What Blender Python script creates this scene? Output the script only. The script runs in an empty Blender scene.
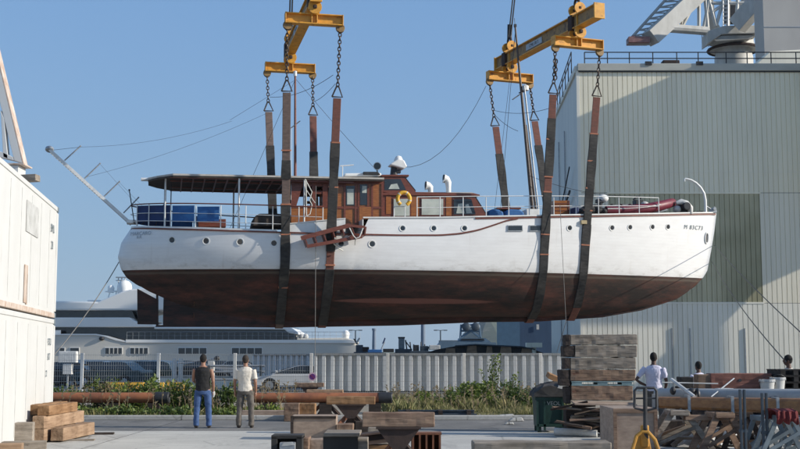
HAZE=0.0001; EXPO=0.5
import bpy, bmesh, math, random
from mathutils import Vector, Matrix
R = math.radians
random.seed(7)
scene = bpy.context.scene
COL = scene.collection
# ------------------------------------------------------------------ camera model (used to read positions off the photograph)
F = 1200.0; CAMH = 1.72; TH = math.atan(132.5/F)
def ray(px, py):
    u = (px-400)/F; v = (224.5-py)/F
    return Vector((u, math.cos(TH)-v*math.sin(TH), math.sin(TH)+v*math.cos(TH)))
def W(px, py, y):                      # world point at depth y
    d = ray(px, py); t = y/d.y
    return Vector((d.x*t, y, CAMH+d.z*t))
def G(px, py):                         # world point on the ground
    d = ray(px, py); t = -CAMH/d.z
    return Vector((d.x*t, d.y*t, 0))
# ------------------------------------------------------------------ mesh builder
LR={'wheelhouse_frame','bulwark','shelter_side','pane','window','window_frame','window_blind','wheelhouse_door','side_screen','cabin_panel','cabin_door','shelter_rail','corner_bracket','shelter_post','shelter_header','shelter_bar','toe_rail','rubbing_strake','cap_rail','rub_shade_line','locker_slats'}
class MB:
    def __init__(s): s.v=[]; s.f=[]
    def add(s, vs, fs):
        o=len(s.v); s.v += [tuple(v) for v in vs]; s.f += [tuple(i+o for i in f) for f in fs]; return s
    def box(s, c, d, M=None):
        c=Vector(c); vs=[]
        for x in (-.5,.5):
            for y in (-.5,.5):
                for z in (-.5,.5):
                    p=Vector((x*d[0],y*d[1],z*d[2]))
                    if M is not None: p = M @ p
                    vs.append(c+p)
        return s.add(vs, [(0,1,3,2),(4,6,7,5),(0,4,5,1),(2,3,7,6),(0,2,6,4),(1,5,7,3)])
    def bar(s, p, q, w, h, up=(0,0,1)):
        p=Vector(p); q=Vector(q); z=(q-p); L=z.length; z.normalize()
        up=Vector(up); x=z.cross(up)
        if x.length<1e-4: x=z.cross(Vector((0,1,0)))
        x.normalize(); y=x.cross(z)
        M=Matrix((x,z,y)).transposed()
        return s.box((p+q)/2,(w,L,h),M)
    def tube(s, pts, r, n=8, cap=True, flat=1.0):
        pts=[Vector(p) for p in pts]; k=len(pts)
        rs = r if isinstance(r,(list,tuple)) else [r]*k
        d0=(pts[1]-pts[0]).normalized()
        a=d0.cross(Vector((0,0,1)))
        if a.length<1e-3: a=Vector((1,0,0))
        a.normalize(); vs=[]
        for i,p in enumerate(pts):
            d=(pts[min(i+1,k-1)]-pts[max(i-1,0)]).normalized()
            a=(a-d*a.dot(d)); a.normalize(); b=d.cross(a)
            for j in range(n):
                t=2*math.pi*j/n
                vs.append(p+a*math.cos(t)*rs[i]+b*math.sin(t)*rs[i]*flat)
        fs=[(i*n+j,i*n+(j+1)%n,(i+1)*n+(j+1)%n,(i+1)*n+j) for i in range(k-1) for j in range(n)]
        if cap: fs += [tuple(range(n)), tuple((k-1)*n+j for j in range(n))]
        return s.add(vs,fs)
    def loft(s, secs, n=16):           # secs: (centre, rx, ry) horizontal ellipses
        vs=[]
        for c,rx,ry in secs:
            for j in range(n):
                t=2*math.pi*j/n
                vs.append((c[0]+rx*math.cos(t), c[1]+ry*math.sin(t), c[2]))
        k=len(secs)
        fs=[(i*n+j,i*n+(j+1)%n,(i+1)*n+(j+1)%n,(i+1)*n+j) for i in range(k-1) for j in range(n)]
        fs += [tuple(range(n)), tuple((k-1)*n+j for j in range(n))]
        return s.add(vs,fs)
    def prism(s, poly, vec):
        n=len(poly); vec=Vector(vec); poly=[Vector(p) for p in poly]
        vs=poly+[p+vec for p in poly]
        fs=[tuple(range(n)),tuple(range(2*n-1,n-1,-1))]+[(i,(i+1)%n,(i+1)%n+n,i+n) for i in range(n)]
        return s.add(vs,fs)
    def torus(s, c, R_, r, axis=(0,0,1), n=14, m=6, sx=1.0, xdir=None):
        ax=Vector(axis).normalized(); c=Vector(c)
        a = Vector(xdir) if xdir else ax.cross(Vector((0,0,1)))
        if a.length<1e-3: a=Vector((1,0,0))
        a=(a-ax*a.dot(ax)).normalized(); b=ax.cross(a)
        vs=[]
        for i in range(n):
            t=2*math.pi*i/n; e=a*math.cos(t)*sx+b*math.sin(t)
            o=(a*math.cos(t)+b*math.sin(t))
            for j in range(m):
                q=2*math.pi*j/m
                vs.append(c+e*R_+o*math.cos(q)*r+ax*math.sin(q)*r)
        fs=[(i*m+j,i*m+(j+1)%m,((i+1)%n)*m+(j+1)%m,((i+1)%n)*m+j) for i in range(n) for j in range(m)]
        return s.add(vs,fs)
    def ball(s, c, r, n=12, m=8):
        if not isinstance(r,(tuple,list)): r=(r,r,r)
        vs=[(c[0],c[1],c[2]-r[2])]
        for i in range(1,m):
            p=-math.pi/2+math.pi*i/m
            for j in range(n):
                t=2*math.pi*j/n
                vs.append((c[0]+r[0]*math.cos(p)*math.cos(t),c[1]+r[1]*math.cos(p)*math.sin(t),c[2]+r[2]*math.sin(p)))
        vs.append((c[0],c[1],c[2]+r[2])); L=len(vs)-1
        fs=[(0,1+(j+1)%n,1+j) for j in range(n)]
        for i in range(m-2):
            for j in range(n):
                fs.append((1+i*n+j,1+i*n+(j+1)%n,1+(i+1)*n+(j+1)%n,1+(i+1)*n+j))
        fs += [(L,1+(m-2)*n+j,1+(m-2)*n+(j+1)%n) for j in range(n)]
        return s.add(vs,fs)
    def lathe(s, prof, c=(0,0,0), n=20, M=None):
        vs=[]; c=Vector(c)
        for r,z in prof:
            for j in range(n):
                t=2*math.pi*j/n; p=Vector((r*math.cos(t),r*math.sin(t),z))
                if M is not None: p=M@p
                vs.append(c+p)
        k=len(prof)
        fs=[(i*n+j,i*n+(j+1)%n,(i+1)*n+(j+1)%n,(i+1)*n+j) for i in range(k-1) for j in range(n)]
        fs += [tuple(range(n)), tuple((k-1)*n+j for j in range(n))]
        return s.add(vs,fs)
    def build(s, name, mat, parent=None, smooth=False, bevel=0, loc=None, rz=0, normals=True):
        if name in LR and parent is not None:          # port and starboard pieces become parts of their own
            cen=lambda f: sum(s.v[i][1] for i in f)/len(f)
            halves=[[f for f in s.f if cen(f)<0],[f for f in s.f if cen(f)>=0]]
            if all(halves):
                out=[]
                for h in halves:
                    idx=sorted({i for f in h for i in f}); mp={i:k for k,i in enumerate(idx)}
                    q=MB(); q.v=[s.v[i] for i in idx]; q.f=[tuple(mp[i] for i in f) for f in h]
                    out.append(q._build(name,mat,parent,smooth,bevel,loc,rz,normals))
                return out[0]
        return s._build(name,mat,parent,smooth,bevel,loc,rz,normals)
    def _build(s, name, mat, parent=None, smooth=False, bevel=0, loc=None, rz=0, normals=True):
        me=bpy.data.meshes.new(name); me.from_pydata(s.v,[],s.f); me.update()
        if normals:
            bm=bmesh.new(); bm.from_mesh(me); bmesh.ops.recalc_face_normals(bm,faces=bm.faces[:]); bm.to_mesh(me); bm.free()
        me.materials.append(mat)
        if smooth:
            me.polygons.foreach_set('use_smooth',[True]*len(me.polygons)); 
            me.set_sharp_from_angle(angle=R(42))
        o=bpy.data.objects.new(name,me); COL.objects.link(o)
        if parent: o.parent=parent
        if loc is not None: o.location=loc
        o.rotation_euler.z=rz
        if bevel:
            b=o.modifiers.new('bevel','BEVEL'); b.width=bevel; b.segments=2; b.limit_method='ANGLE'
        return o
def tag(o,label=None,cat=None,group=None,kind=None):
    if label: o['label']=label
    if cat: o['category']=cat
    if group: o['group']=group
    if kind: o['kind']=kind
    return o
def thing(name,label,cat,loc=(0,0,0),rz=0,group=None):
    o=bpy.data.objects.new(name,None); COL.objects.link(o); o.empty_display_size=.3
    o.location=loc; o.rotation_euler=(0,0,rz)
    return tag(o,label,cat,group)
def copy_tree(o,parent=None):
    c=o.copy(); COL.objects.link(c)
    if parent: c.parent=parent
    for ch in list(o.children): copy_tree(ch,c)
    return c
# ------------------------------------------------------------------ materials
def newmat(name):
    m=bpy.data.materials.new(name); m.use_nodes=True
    nt=m.node_tree; b=nt.nodes['Principled BSDF']; return m,nt,b
def N(nt,t,**k):
    n=nt.nodes.new(t)
    for a,v in k.items():
        if a in n.inputs.keys(): n.inputs[a].default_value=v
        else: setattr(n,a,v)
    return n
def ramp(nt,src,stops):
    r=nt.nodes.new('ShaderNodeValToRGB'); e=r.color_ramp.elements
    while len(e)<len(stops): e.new(.5)
    for i,(p,c) in enumerate(stops):
        e[i].position=p; e[i].color=(c[0],c[1],c[2],1) if not isinstance(c,float) else (c,c,c,1)
    nt.links.new(src,r.inputs[0]); return r.outputs[0]
def mix(nt,fac,a,b,mode='MIX'):
    m=nt.nodes.new('ShaderNodeMix'); m.data_type='RGBA'; m.blend_type=mode
    for s,v in ((0,fac),(6,a),(7,b)):
        if hasattr(v,'links') or hasattr(v,'is_linked'): nt.links.new(v,m.inputs[s])
        else: m.inputs[s].default_value = v if s==0 else (v[0],v[1],v[2],1)
    return m.outputs[2]
def noise(nt,scale=5,stretch=(1,1,1),detail=6,rough=.6,coord='Object',seed=0):
    tc=nt.nodes.new('ShaderNodeTexCoord'); mp=nt.nodes.new('ShaderNodeMapping')
    mp.inputs['Scale'].default_value=stretch; mp.inputs['Location'].default_value=(seed*3.1,seed*1.7,seed)
    nt.links.new(tc.outputs[coord],mp.inputs[0])
    n=nt.nodes.new('ShaderNodeTexNoise'); n.inputs['Scale'].default_value=scale
    n.inputs['Detail'].default_value=detail; n.inputs['Roughness'].default_value=rough
    nt.links.new(mp.outputs[0],n.inputs['Vector']); return n.outputs[0]
def bump(nt,b,h,strength=.3,dist=.02):
    n=nt.nodes.new('ShaderNodeBump'); n.inputs['Strength'].default_value=strength; n.inputs['Distance'].default_value=dist
    nt.links.new(h,n.inputs['Height']); nt.links.new(n.outputs[0],b.inputs['Normal'])
def mat(name,c1,c2=None,rough=.7,scale=6,stretch=(1,1,1),metal=0,bmp=.15,spots=None,lo=.35,hi=.65,perobj=0,seed=0):
    """two-tone weathered material; spots=(colour, threshold, scale) adds dirt or rust patches"""
    m,nt,b=newmat(name)
    if c2 is None: c2=tuple(x*.75 for x in c1)
    nz=noise(nt,scale,stretch,seed=seed)
    c=ramp(nt,nz,[(lo,c2),(hi,c1)])
    if spots:
        sc,th,ss=spots[:3]; st=spots[3] if len(spots)>3 else (1,1,1)
        n2=noise(nt,ss,st,detail=9,rough=.7,seed=3+seed)
        f=ramp(nt,n2,[(th,0.0),(min(th+.12,1),1.0)])
        c=mix(nt,f,c,sc)
    if perobj:
        oi=nt.nodes.new('ShaderNodeObjectInfo')
        v=ramp(nt,oi.outputs['Random'],[(0,1-perobj),(1,1+perobj)])
        # ramp clamps above 1: use map range instead
        mr=nt.nodes.new('ShaderNodeMapRange'); nt.links.new(oi.outputs['Random'],mr.inputs[0])
        mr.inputs[3].default_value=1-perobj; mr.inputs[4].default_value=1+perobj
        h=nt.nodes.new('ShaderNodeHueSaturation'); nt.links.new(mr.outputs[0],h.inputs['Value']); nt.links.new(c,h.inputs['Color']); c=h.outputs[0]
    nt.links.new(c,b.inputs['Base Color']); b.inputs['Roughness'].default_value=rough; b.inputs['Metallic'].default_value=metal
    if bmp: bump(nt,b,nz,bmp)
    return m
def glass(name,c,rough=.08):
    m,nt,b=newmat(name); nz=noise(nt,1.5); c_=ramp(nt,nz,[(.3,tuple(x*.6 for x in c)),(.7,c)])
    nt.links.new(c_,b.inputs['Base Color']); b.inputs['Roughness'].default_value=rough; b.inputs['Specular IOR Level'].default_value=.8
    return m
M={}
M['white']=mat('white_paint',(.78,.78,.75),(.66,.66,.63),.4,3,bmp=.03)
M['white_metal']=mat('white_metal',(.72,.72,.70),(.6,.6,.58),.4,9,bmp=.03)
M['galv']=mat('galvanised',(.42,.44,.45),(.3,.31,.32),.45,12,metal=.5,bmp=.05)
M['dark']=mat('dark_metal',(.03,.032,.035),(.015,.015,.017),.55,8,bmp=.05)
M['black']=mat('black_rubber',(.022,.022,.022),(.012,.012,.012),.8,8,bmp=.05)
M['varnish']=mat('varnished_wood',(.36,.135,.036),(.21,.07,.02),.3,5,(1,1,7),bmp=.05)
M['redwood']=mat('dark_red_wood',(.19,.055,.03),(.11,.032,.02),.4,6,(1,1,5),bmp=.05)
M['teak']=mat('grey_deck_planks',(.3,.24,.17),(.22,.17,.12),.8,8,(.3,6,1))
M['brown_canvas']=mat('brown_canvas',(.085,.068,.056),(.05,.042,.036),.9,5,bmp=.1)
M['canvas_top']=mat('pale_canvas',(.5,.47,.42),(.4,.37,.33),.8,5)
M['blue_canvas']=mat('blue_canvas',(.028,.14,.36),(.02,.10,.28),.7,4,bmp=.2)
M['navy_canvas']=mat('navy_canvas',(.012,.035,.13),(.008,.025,.09),.7,4,bmp=.2)
M['maroon']=mat('maroon_rubber',(.17,.016,.033),(.12,.012,.025),.5,6,bmp=.05)
M['glass']=glass('dark_glass',(.03,.035,.04))
M['curtain']=mat('curtained_glass',(.5,.53,.47),(.36,.39,.35),.15,2.5,bmp=0)
M['yellow']=mat('yellow_steel',(.72,.35,.035),(.53,.25,.03),.5,4,spots=((.12,.05,.025),.57,5),bmp=.08)
M['yellow_dirty']=mat('dirty_yellow_steel',(.34,.20,.06),(.20,.13,.055),.6,4,spots=((.08,.05,.03),.52,4),bmp=.08)
M['rust']=mat('rusty_steel',(.20,.075,.035),(.11,.045,.025),.85,7,bmp=.3)
M['darkrust']=mat('dark_rusty_steel',(.055,.032,.024),(.035,.022,.018),.85,7,bmp=.3)
M['chain']=mat('worn_chain',(.10,.075,.06),(.05,.04,.035),.5,9,metal=.6)
M['strap']=mat('red_brown_webbing',(.20,.075,.055),(.13,.06,.045),.85,5,(1,1,3),bmp=.2)
M['strap_grey']=mat('grey_brown_webbing',(.17,.12,.10),(.11,.08,.07),.85,5,(1,1,3),bmp=.2)
M['sleeve']=mat('charcoal_sleeve',(.050,.047,.043),(.022,.021,.02),.8,4,(1,1,2.5),bmp=.3)
M['orange_tie']=mat('orange_tape',(.50,.20,.11),(.36,.14,.08),.7,8)
M['cable']=mat('steel_cable',(.06,.06,.06),(.03,.03,.03),.5,20,metal=.5,bmp=0)
M['rope']=mat('grey_rope',(.25,.24,.22),(.16,.15,.14),.9,20,bmp=0)
M['rope_white']=mat('white_rope',(.7,.7,.66),(.55,.55,.5),.9,20,bmp=0)
M['lifebuoy']=mat('yellow_lifebuoy',(.75,.42,.03),(.6,.32,.02),.6,5)
M['tyre']=mat('tyre_rubber',(.02,.02,.02),(.012,.012,.012),.9,9)
M['tar']=mat('bituminous_dark',(.03,.028,.026),(.018,.017,.016),.8,4)
def wood(name,c1,c2,axis=0,perobj=.12,spots=None,bmp=.5):
    st=[7,7,7]; st[axis]=.7
    m=mat(name,c1,c2,.88,2.2,tuple(st),bmp=bmp,spots=spots,perobj=perobj)
    nt=m.node_tree; b=nt.nodes['Principled BSDF']; src=b.inputs['Base Color'].links[0].from_socket
    st2=[26,26,26]; st2[axis]=.55
    f=ramp(nt,noise(nt,1.6,tuple(st2),5,.65,seed=8),[(.30,.75),(.40,0.0)])     # checks and splits along the grain
    c=mix(nt,f,src,tuple(x*.25 for x in c2))
    g=ramp(nt,noise(nt,2.3,(1,1,1),8,.7,seed=9),[(.35,(.62,.60,.58)),(.6,(1,1,1))])
    c=mix(nt,.8,c,g,'MULTIPLY'); nt.links.new(c,b.inputs['Base Color']); b.inputs['Specular IOR Level'].default_value=.2
    return m
ROUGH=bpy.data.textures.new('wood_wobble','CLOUDS'); ROUGH.noise_scale=.16; ROUGH.noise_depth=2
def rough(o,s=.022):
    """hand-sawn, worn surface: knocks the straight edges off a timber"""
    a=o.modifiers.new('subd','SUBSURF'); a.subdivision_type='SIMPLE'; a.levels=3; a.render_levels=4
    d=o.modifiers.new('wear','DISPLACE'); d.texture=ROUGH; d.texture_coords='GLOBAL'; d.strength=s; d.mid_level=.5
    return o
M['timber_tan']=wood('sawn_tan_timber',(.40,.275,.18),(.27,.175,.11))
M['timber_grey']=wood('weathered_grey_timber',(.37,.32,.265),(.21,.18,.145),spots=((.07,.055,.045),.6,3,(1,2,2)))
M['timber_brown']=wood('stained_brown_timber',(.31,.215,.15),(.17,.11,.08),spots=((.12,.04,.025),.58,2,(1,2,2)))
M['timber_dark']=wood('dark_creosoted_timber',(.07,.055,.048),(.035,.028,.024))
M['timber_red']=wood('faded_red_timber',(.25,.115,.09),(.16,.075,.06),spots=((.3,.24,.2),.62,2.5,(1,2,2)))
M['timber_orange']=wood('orange_timber',(.36,.215,.115),(.23,.125,.06))
M['ply']=mat('weathered_plywood',(.34,.26,.20),(.23,.17,.13),.85,4,(1,1,3),spots=((.1,.06,.04),.62,4),bmp=.3)
M['pallet_blue']=mat('pale_blue_pallet',(.22,.32,.33),(.13,.19,.2),.85,5)
M['skin']=mat('tanned_skin',(.30,.155,.10),(.25,.125,.08),.55,6,bmp=.02)
M['skin_dark']=mat('brown_skin',(.11,.055,.035),(.09,.045,.03),.55,6,bmp=.02)
M['hair']=mat('black_hair',(.012,.009,.007),(.006,.005,.004),.9,40,bmp=.4)
M['hair_grey']=mat('grey_brown_hair',(.045,.034,.027),(.025,.018,.014),.9,40,bmp=.4)
M['jeans']=mat('blue_denim',(.05,.10,.24),(.03,.07,.17),.85,9,bmp=.3)
M['greytrouser']=mat('grey_brown_cotton',(.13,.115,.10),(.085,.075,.065),.9,9,bmp=.3)
M['blacktop']=mat('black_cotton',(.012,.012,.013),(.007,.007,.008),.9,9,bmp=.3)
M['whiteshirt']=mat('white_cotton',(.62,.58,.51),(.52,.48,.42),.9,5,bmp=.4)
M['lilacshirt']=mat('pale_lilac_cotton',(.66,.64,.74),(.55,.53,.64),.9,5,bmp=.4)
M['shoe']=mat('dark_leather',(.04,.03,.025),(.02,.016,.014),.6,9)
M['green_bin']=mat('dark_green_steel',(.012,.05,.037),(.008,.034,.026),.5,4,spots=((.05,.035,.02),.64,5))
M['tarp_dark']=mat('dark_tarpaulin',(.055,.052,.05),(.025,.024,.023),.7,3,bmp=.5)
M['pt_yellow']=mat('orange_yellow_paint',(.48,.24,.03),(.34,.16,.02),.5,6,spots=((.1,.06,.03),.66,7))
M['bluegrey_steel']=mat('blue_grey_steel',(.06,.08,.10),(.04,.055,.07),.5,6,metal=.3)
M['bluegrey_light']=mat('pale_blue_grey_steel',(.17,.21,.23),(.11,.14,.16),.6,6,spots=((.12,.06,.03),.62,6))
M['redcloth']=mat('dark_red_cloth',(.16,.015,.015),(.09,.01,.01),.9,5,bmp=.5)
M['plastic_white']=mat('white_plastic',(.58,.58,.56),(.42,.42,.40),.5,4)
def leafmat(name,c1,c2,c3):
    m,nt,b=newmat(name)
    g=nt.nodes.new('ShaderNodeNewGeometry')
    c=ramp(nt,g.outputs['Random Per Island'],[(0,c1),(.55,c2),(1,c3)])
    nt.links.new(c,b.inputs['Base Color']); b.inputs['Roughness'].default_value=.6
    tr=nt.nodes.new('ShaderNodeBsdfTranslucent'); nt.links.new(c,tr.inputs[0])
    ms=nt.nodes.new('ShaderNodeMixShader'); ms.inputs[0].default_value=.3
    nt.links.new(b.outputs[0],ms.inputs[1]); nt.links.new(tr.outputs[0],ms.inputs[2])
    nt.links.new(ms.outputs[0],nt.nodes['Material Output'].inputs[0])
    return m
M['leaf']=leafmat('shrub_leaves',(.06,.10,.018),(.11,.16,.025),(.20,.24,.045))
M['leaf_dk']=leafmat('dark_shrub_leaves',(.04,.07,.014),(.065,.11,.018),(.13,.17,.035))
M['leaf_br']=leafmat('brownish_leaves',(.10,.07,.03),(.13,.11,.035),(.10,.14,.03))
M['grass']=leafmat('grass_blades',(.12,.14,.04),(.22,.21,.08),(.34,.29,.14))
M['stem']=mat('plant_stem',(.10,.08,.04),(.06,.05,.03),.9,9)
def text_mesh(s,size,name='lettering',shear=0,extrude=.002):
    c=bpy.data.curves.new(name,'FONT'); c.body=s; c.space_character=1.25 if 'registration' in name else 1.0; c.size=size; c.shear=shear; c.extrude=extrude
    c.align_x='CENTER'; c.align_y='CENTER'
    o=bpy.data.objects.new(name,c); COL.objects.link(o)
    dg=bpy.context.evaluated_depsgraph_get(); me=bpy.data.meshes.new_from_object(o.evaluated_get(dg))
    bpy.data.objects.remove(o); return me
def text(s,size,matl,parent,loc,rot,name='lettering',shear=0):
    me=text_mesh(s,size,name,shear); me.materials.clear(); me.materials.append(matl)
    o=bpy.data.objects.new(name,me); COL.objects.link(o); o.parent=parent; o.location=loc; o.rotation_euler=rot; return o
# ================================================================== THE YACHT
BA=R(11.0); BO=W(118,256,46.7); BO.z=0
RzI=Matrix.Rotation(-BA,3,'Z'); Rz=Matrix.Rotation(BA,3,'Z')
def Pb(px,py,yb):
    o=RzI@(Vector((0,0,CAMH))-BO); d=RzI@ray(px,py); t=(yb-o.y)/d.y
    return o+d*t
def toB(p): return RzI@(Vector(p)-BO)
def fromB(p): return Rz@Vector(p)+BO
LB=25.0; HB=2.45
def bS(u):
    if u<.42: t=(.42-u)/.42; return HB*max(0,1-t**2.7)**.55
    if u>.5: t=(u-.5)/.5; return max(.05,HB*(1-t**2.35))
    return HB
def bW(u):
    if u<.46: t=(.46-u)/.46; return .97*HB*max(0,1-t**2.1)**.72
    if u>.46: t=(u-.46)/.54; return max(.04,.97*HB*(1-t**1.85))
    return .97*HB
def Ps(px,py,inset=0.0,side=-1):       # point on the starboard sheer plane
    yb=-HB
    for _ in range(6):
        p=Pb(px,py,yb); yb=-(max(0.0,bS(min(max(p.x/LB,0),1)))-inset)
    p=Pb(px,py,yb)
    if side>0: p=Vector((p.x,-p.y,p.z))
    return p
def curve(pxs, f=Ps):
    pts=sorted([(q.x,q.z) for q in (f(*p) for p in pxs)])
    def g(x):
        if x<=pts[0][0]: return pts[0][1]
        for i in range(len(pts)-1):
            a,b=pts[i],pts[i+1]
            if x<=b[0]: 
                t=(x-a[0])/(b[0]-a[0]+1e-9); return a[1]*(1-t)+b[1]*t
        return pts[-1][1]
    return g
rubz=curve([(134,226.8),(170,228),(230,230),(282,231.7),(330,233.2),(362,233.8),(400,234.6),(440,234.6),(460,233),(478,229.5),(495,224),(508,219.5),(520,217.6),(600,216.2),(660,215.3),(714,214.5)])
topz=curve([(134,225.2),(230,228.2),(281,229.8),(283,224.6),(345,218.8),(363,218.2),(440,218),(520,216.6),(600,215.2),(660,214.3),(714,213.2)])
wlz0=Ps(170,268.5).z; wlz1=Ps(640,275).z; wlx0=Ps(170,268.5).x; wlx1=Ps(640,275).x
def wlz(x): return wlz0+(wlz1-wlz0)*(x-wlx0)/(wlx1-wlx0)
C0=lambda px,py: Pb(px,py,0)
keelz=curve([(160,326.5),(282,327.6),(330,326.8),(400,325.6),(450,323.8),(480,322.3),(530,322),(563,320.5),(602,317.5),(641.6,310.5),(676,299.5),(695,286.5)],C0)
canz=curve([(158,292.5),(166,298),(180,305),(200,311),(230,316.5),(265,320.5),(310,321.5),(360,320.5),(420,318.5),(480,317.5),(530,317.5),(563,316.8),(602,314.8),(641.6,309.2),(676,299),(695,286.5)],C0)
stern=[C0(157,292.5),C0(137.8,285.4),C0(126.7,277.5),C0(121,268.5),C0(117.8,256),C0(121.3,241),C0(130.5,226.8)]
stem=[C0(695,286.5),C0(702.5,278),C0(706.8,271),C0(710.5,252),C0(713.8,232),C0(716,213.5)]
def prof(pts,v):
    # parametrised by height fraction
    z0,z1=pts[0].z,pts[-1].z; z=z0+(z1-z0)*v
    for i in range(len(pts)-1):
        a,b=pts[i],pts[i+1]
        if z<=b.z+1e-6: 
            t=(z-a.z)/(b.z-a.z+1e-9); return a.x*(1-t)+b.x*t
    return pts[-1].x
def hull_pt(u,v):
    xs=prof(stern,v); xe=prof(stem,v); x=xs+(xe-xs)*u
    x0=prof(stern,0)+(prof(stem,0)-prof(stern,0))*u
    z0=canz(x0) if 0<u<1 else (stern[0].z if u<=0 else stem[0].z)
    x1=prof(stern,1)+(prof(stem,1)-prof(stern,1))*u
    if u<1: z1=rubz(x1)
    else: z1=stem[-1].z
    zt=topz(x1) if x1>Ps(362,218).x else z1
    z1=zt
    z=z0+(z1-z0)*v
    vw=min(.95,max(.05,(wlz(x)-z0)/(z1-z0)))
    if v>=vw:
        t=(v-vw)/(1-vw); t=t**.8; b=bW(u)*(1-t)+bS(u)*t
        b+= .05*math.sin(math.pi*t)*min(1,u*5,(1-u)*3)
    else:
        s=v/vw
        e=.42+ (1.15*(max(0,(.42-u)/.42))**1.3) + .35*max(0,(u-.65)/.35)
        g=s**e
        b=.10+(bW(u)-.10)*g if bW(u)>.1 else bW(u)*g
        b=min(b,bW(u))
    return Vector((x,-b,z))
NU,NV=110,30
us=[0.5-0.5*math.cos(math.pi*i/NU) for i in range(NU+1)]
us=[.6*a+.4*i/NU for i,a in enumerate(us)]
vs_=[(j/NV)**1.15 for j in range(NV+1)]
def hull_mesh():
    mb=MB(); grid=[[hull_pt(u,v) for v in vs_] for u in us]
    for side in (1,-1):
        V=[]; Fs=[]
        for i,c in enumerate(grid):
            for p in c: V.append((p.x,p.y*side,p.z))
        n=NV+1
        for i in range(NU):
            for j in range(NV):
                q=(i*n+j,(i+1)*n+j,(i+1)*n+j+1,i*n+j+1)
                Fs.append(q if side==1 else q[::-1])
        mb.add(V,Fs)
    return mb
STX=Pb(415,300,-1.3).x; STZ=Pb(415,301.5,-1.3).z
def hull_material():
    m,nt,b=newmat('hull_paint')
    tc=nt.nodes.new('ShaderNodeTexCoord'); sp=nt.nodes.new('ShaderNodeSeparateXYZ'); nt.links.new(tc.outputs['Object'],sp.inputs[0])
    def math_(op,a,b_):
        n=nt.nodes.new('ShaderNodeMath'); n.operation=op
        for i,v in enumerate((a,b_)):
            if isinstance(v,(int,float)): n.inputs[i].default_value=v
            else: nt.links.new(v,n.inputs[i])
        return n.outputs[0]
    k=(wlz1-wlz0)/(wlx1-wlx0)
    line=math_('ADD',math_('MULTIPLY',sp.outputs[0],k),wlz0-k*wlx0)
    h=math_('SUBTRACT',sp.outputs[2],line)         # height above the paint line
    nA=noise(nt,1.2,(1,1,3),8); nB=noise(nt,6,(.25,1,2.2),8,.7,seed=2); nC=noise(nt,1.1,(.45,1,1.6),10,.74,seed=5)
    white=ramp(nt,nA,[(.3,(.74,.73,.71)),(.6,(.80,.795,.775))])
    grime=ramp(nt,nB,[(.62,0.0),(.80,.22)])
    white=mix(nt,grime,white,(.42,.40,.36))
    dr=noise(nt,2.6,(1.6,1,.10),6,.65,seed=14)
    white=mix(nt,ramp(nt,dr,[(.60,0.0),(.76,.28)]),white,(.44,.38,.30))
    sc=noise(nt,3.2,(.4,1,.9),9,.75,seed=17)
    lowf=ramp(nt,h,[(.0,.55),(.55,.0)])
    white=mix(nt,math_('MULTIPLY',ramp(nt,sc,[(.50,0.0),(.64,1.0)]),lowf),white,(.36,.33,.29))
    # plank seams
    zz=math_('FRACT',math_('MULTIPLY',sp.outputs[2],7.5),0)
    seam=ramp(nt,zz,[(0,.28),(.05,0.0),(.95,0.0),(1,.28)])
    white=mix(nt,math_('MULTIPLY',seam,.8),white,(.40,.39,.36))
    red=ramp(nt,nC,[(.42,(.016,.010,.008)),(.55,(.062,.023,.016)),(.67,(.125,.040,.026))])
    red=mix(nt,ramp(nt,nB,[(.5,0.0),(.75,.55)]),red,(.045,.035,.025))
    # weedy band just below the line
    w=math_('ADD',h,math_('MULTIPLY',math_('SUBTRACT',nB,.5),.6))
    band=ramp(nt,math_('ADD',w,1.0),[(.45,0.0),(.78,.45),(.93,.65),(.97,0.0)])
    red=mix(nt,band,red,(.052,.032,.022))
    scum=ramp(nt,math_('ADD',math_('ADD',h,1.0),math_('MULTIPLY',math_('SUBTRACT',nB,.5),.10)),[(.80,0.0),(.87,.5),(.93,0.0)])
    red=mix(nt,scum,red,(.15,.13,.10))
    # long streak low amidships: sunlight on the bilge painted as lighter red
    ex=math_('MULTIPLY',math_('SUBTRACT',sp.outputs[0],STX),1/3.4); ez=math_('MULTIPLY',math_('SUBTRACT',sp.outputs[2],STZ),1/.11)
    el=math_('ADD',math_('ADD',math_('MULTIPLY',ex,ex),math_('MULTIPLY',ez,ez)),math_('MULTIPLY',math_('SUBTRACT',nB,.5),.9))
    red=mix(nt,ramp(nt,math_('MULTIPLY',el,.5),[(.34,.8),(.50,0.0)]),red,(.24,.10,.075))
    # low red strip along the keel
    f=ramp(nt,math_('ADD',h,.5),[(.497,0.0),(.503,1.0)])
    nt.links.new(mix(nt,f,red,white),b.inputs['Base Color'])
    r=ramp(nt,f,[(0,.8),(1,.38)]); nt.links.new(r,b.inputs['Roughness'])
    bump(nt,b,math_('ADD',math_('MULTIPLY',nA,.5),math_('MULTIPLY',seam,-.6)),.12,.03)
    return m
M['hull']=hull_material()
yacht=thing('motor_yacht','long white classic wooden motor yacht with red brown bottom hanging in slings above the yard','yacht',BO,BA)
hull=hull_mesh().build('hull',M['hull'],yacht,smooth=True)
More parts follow.
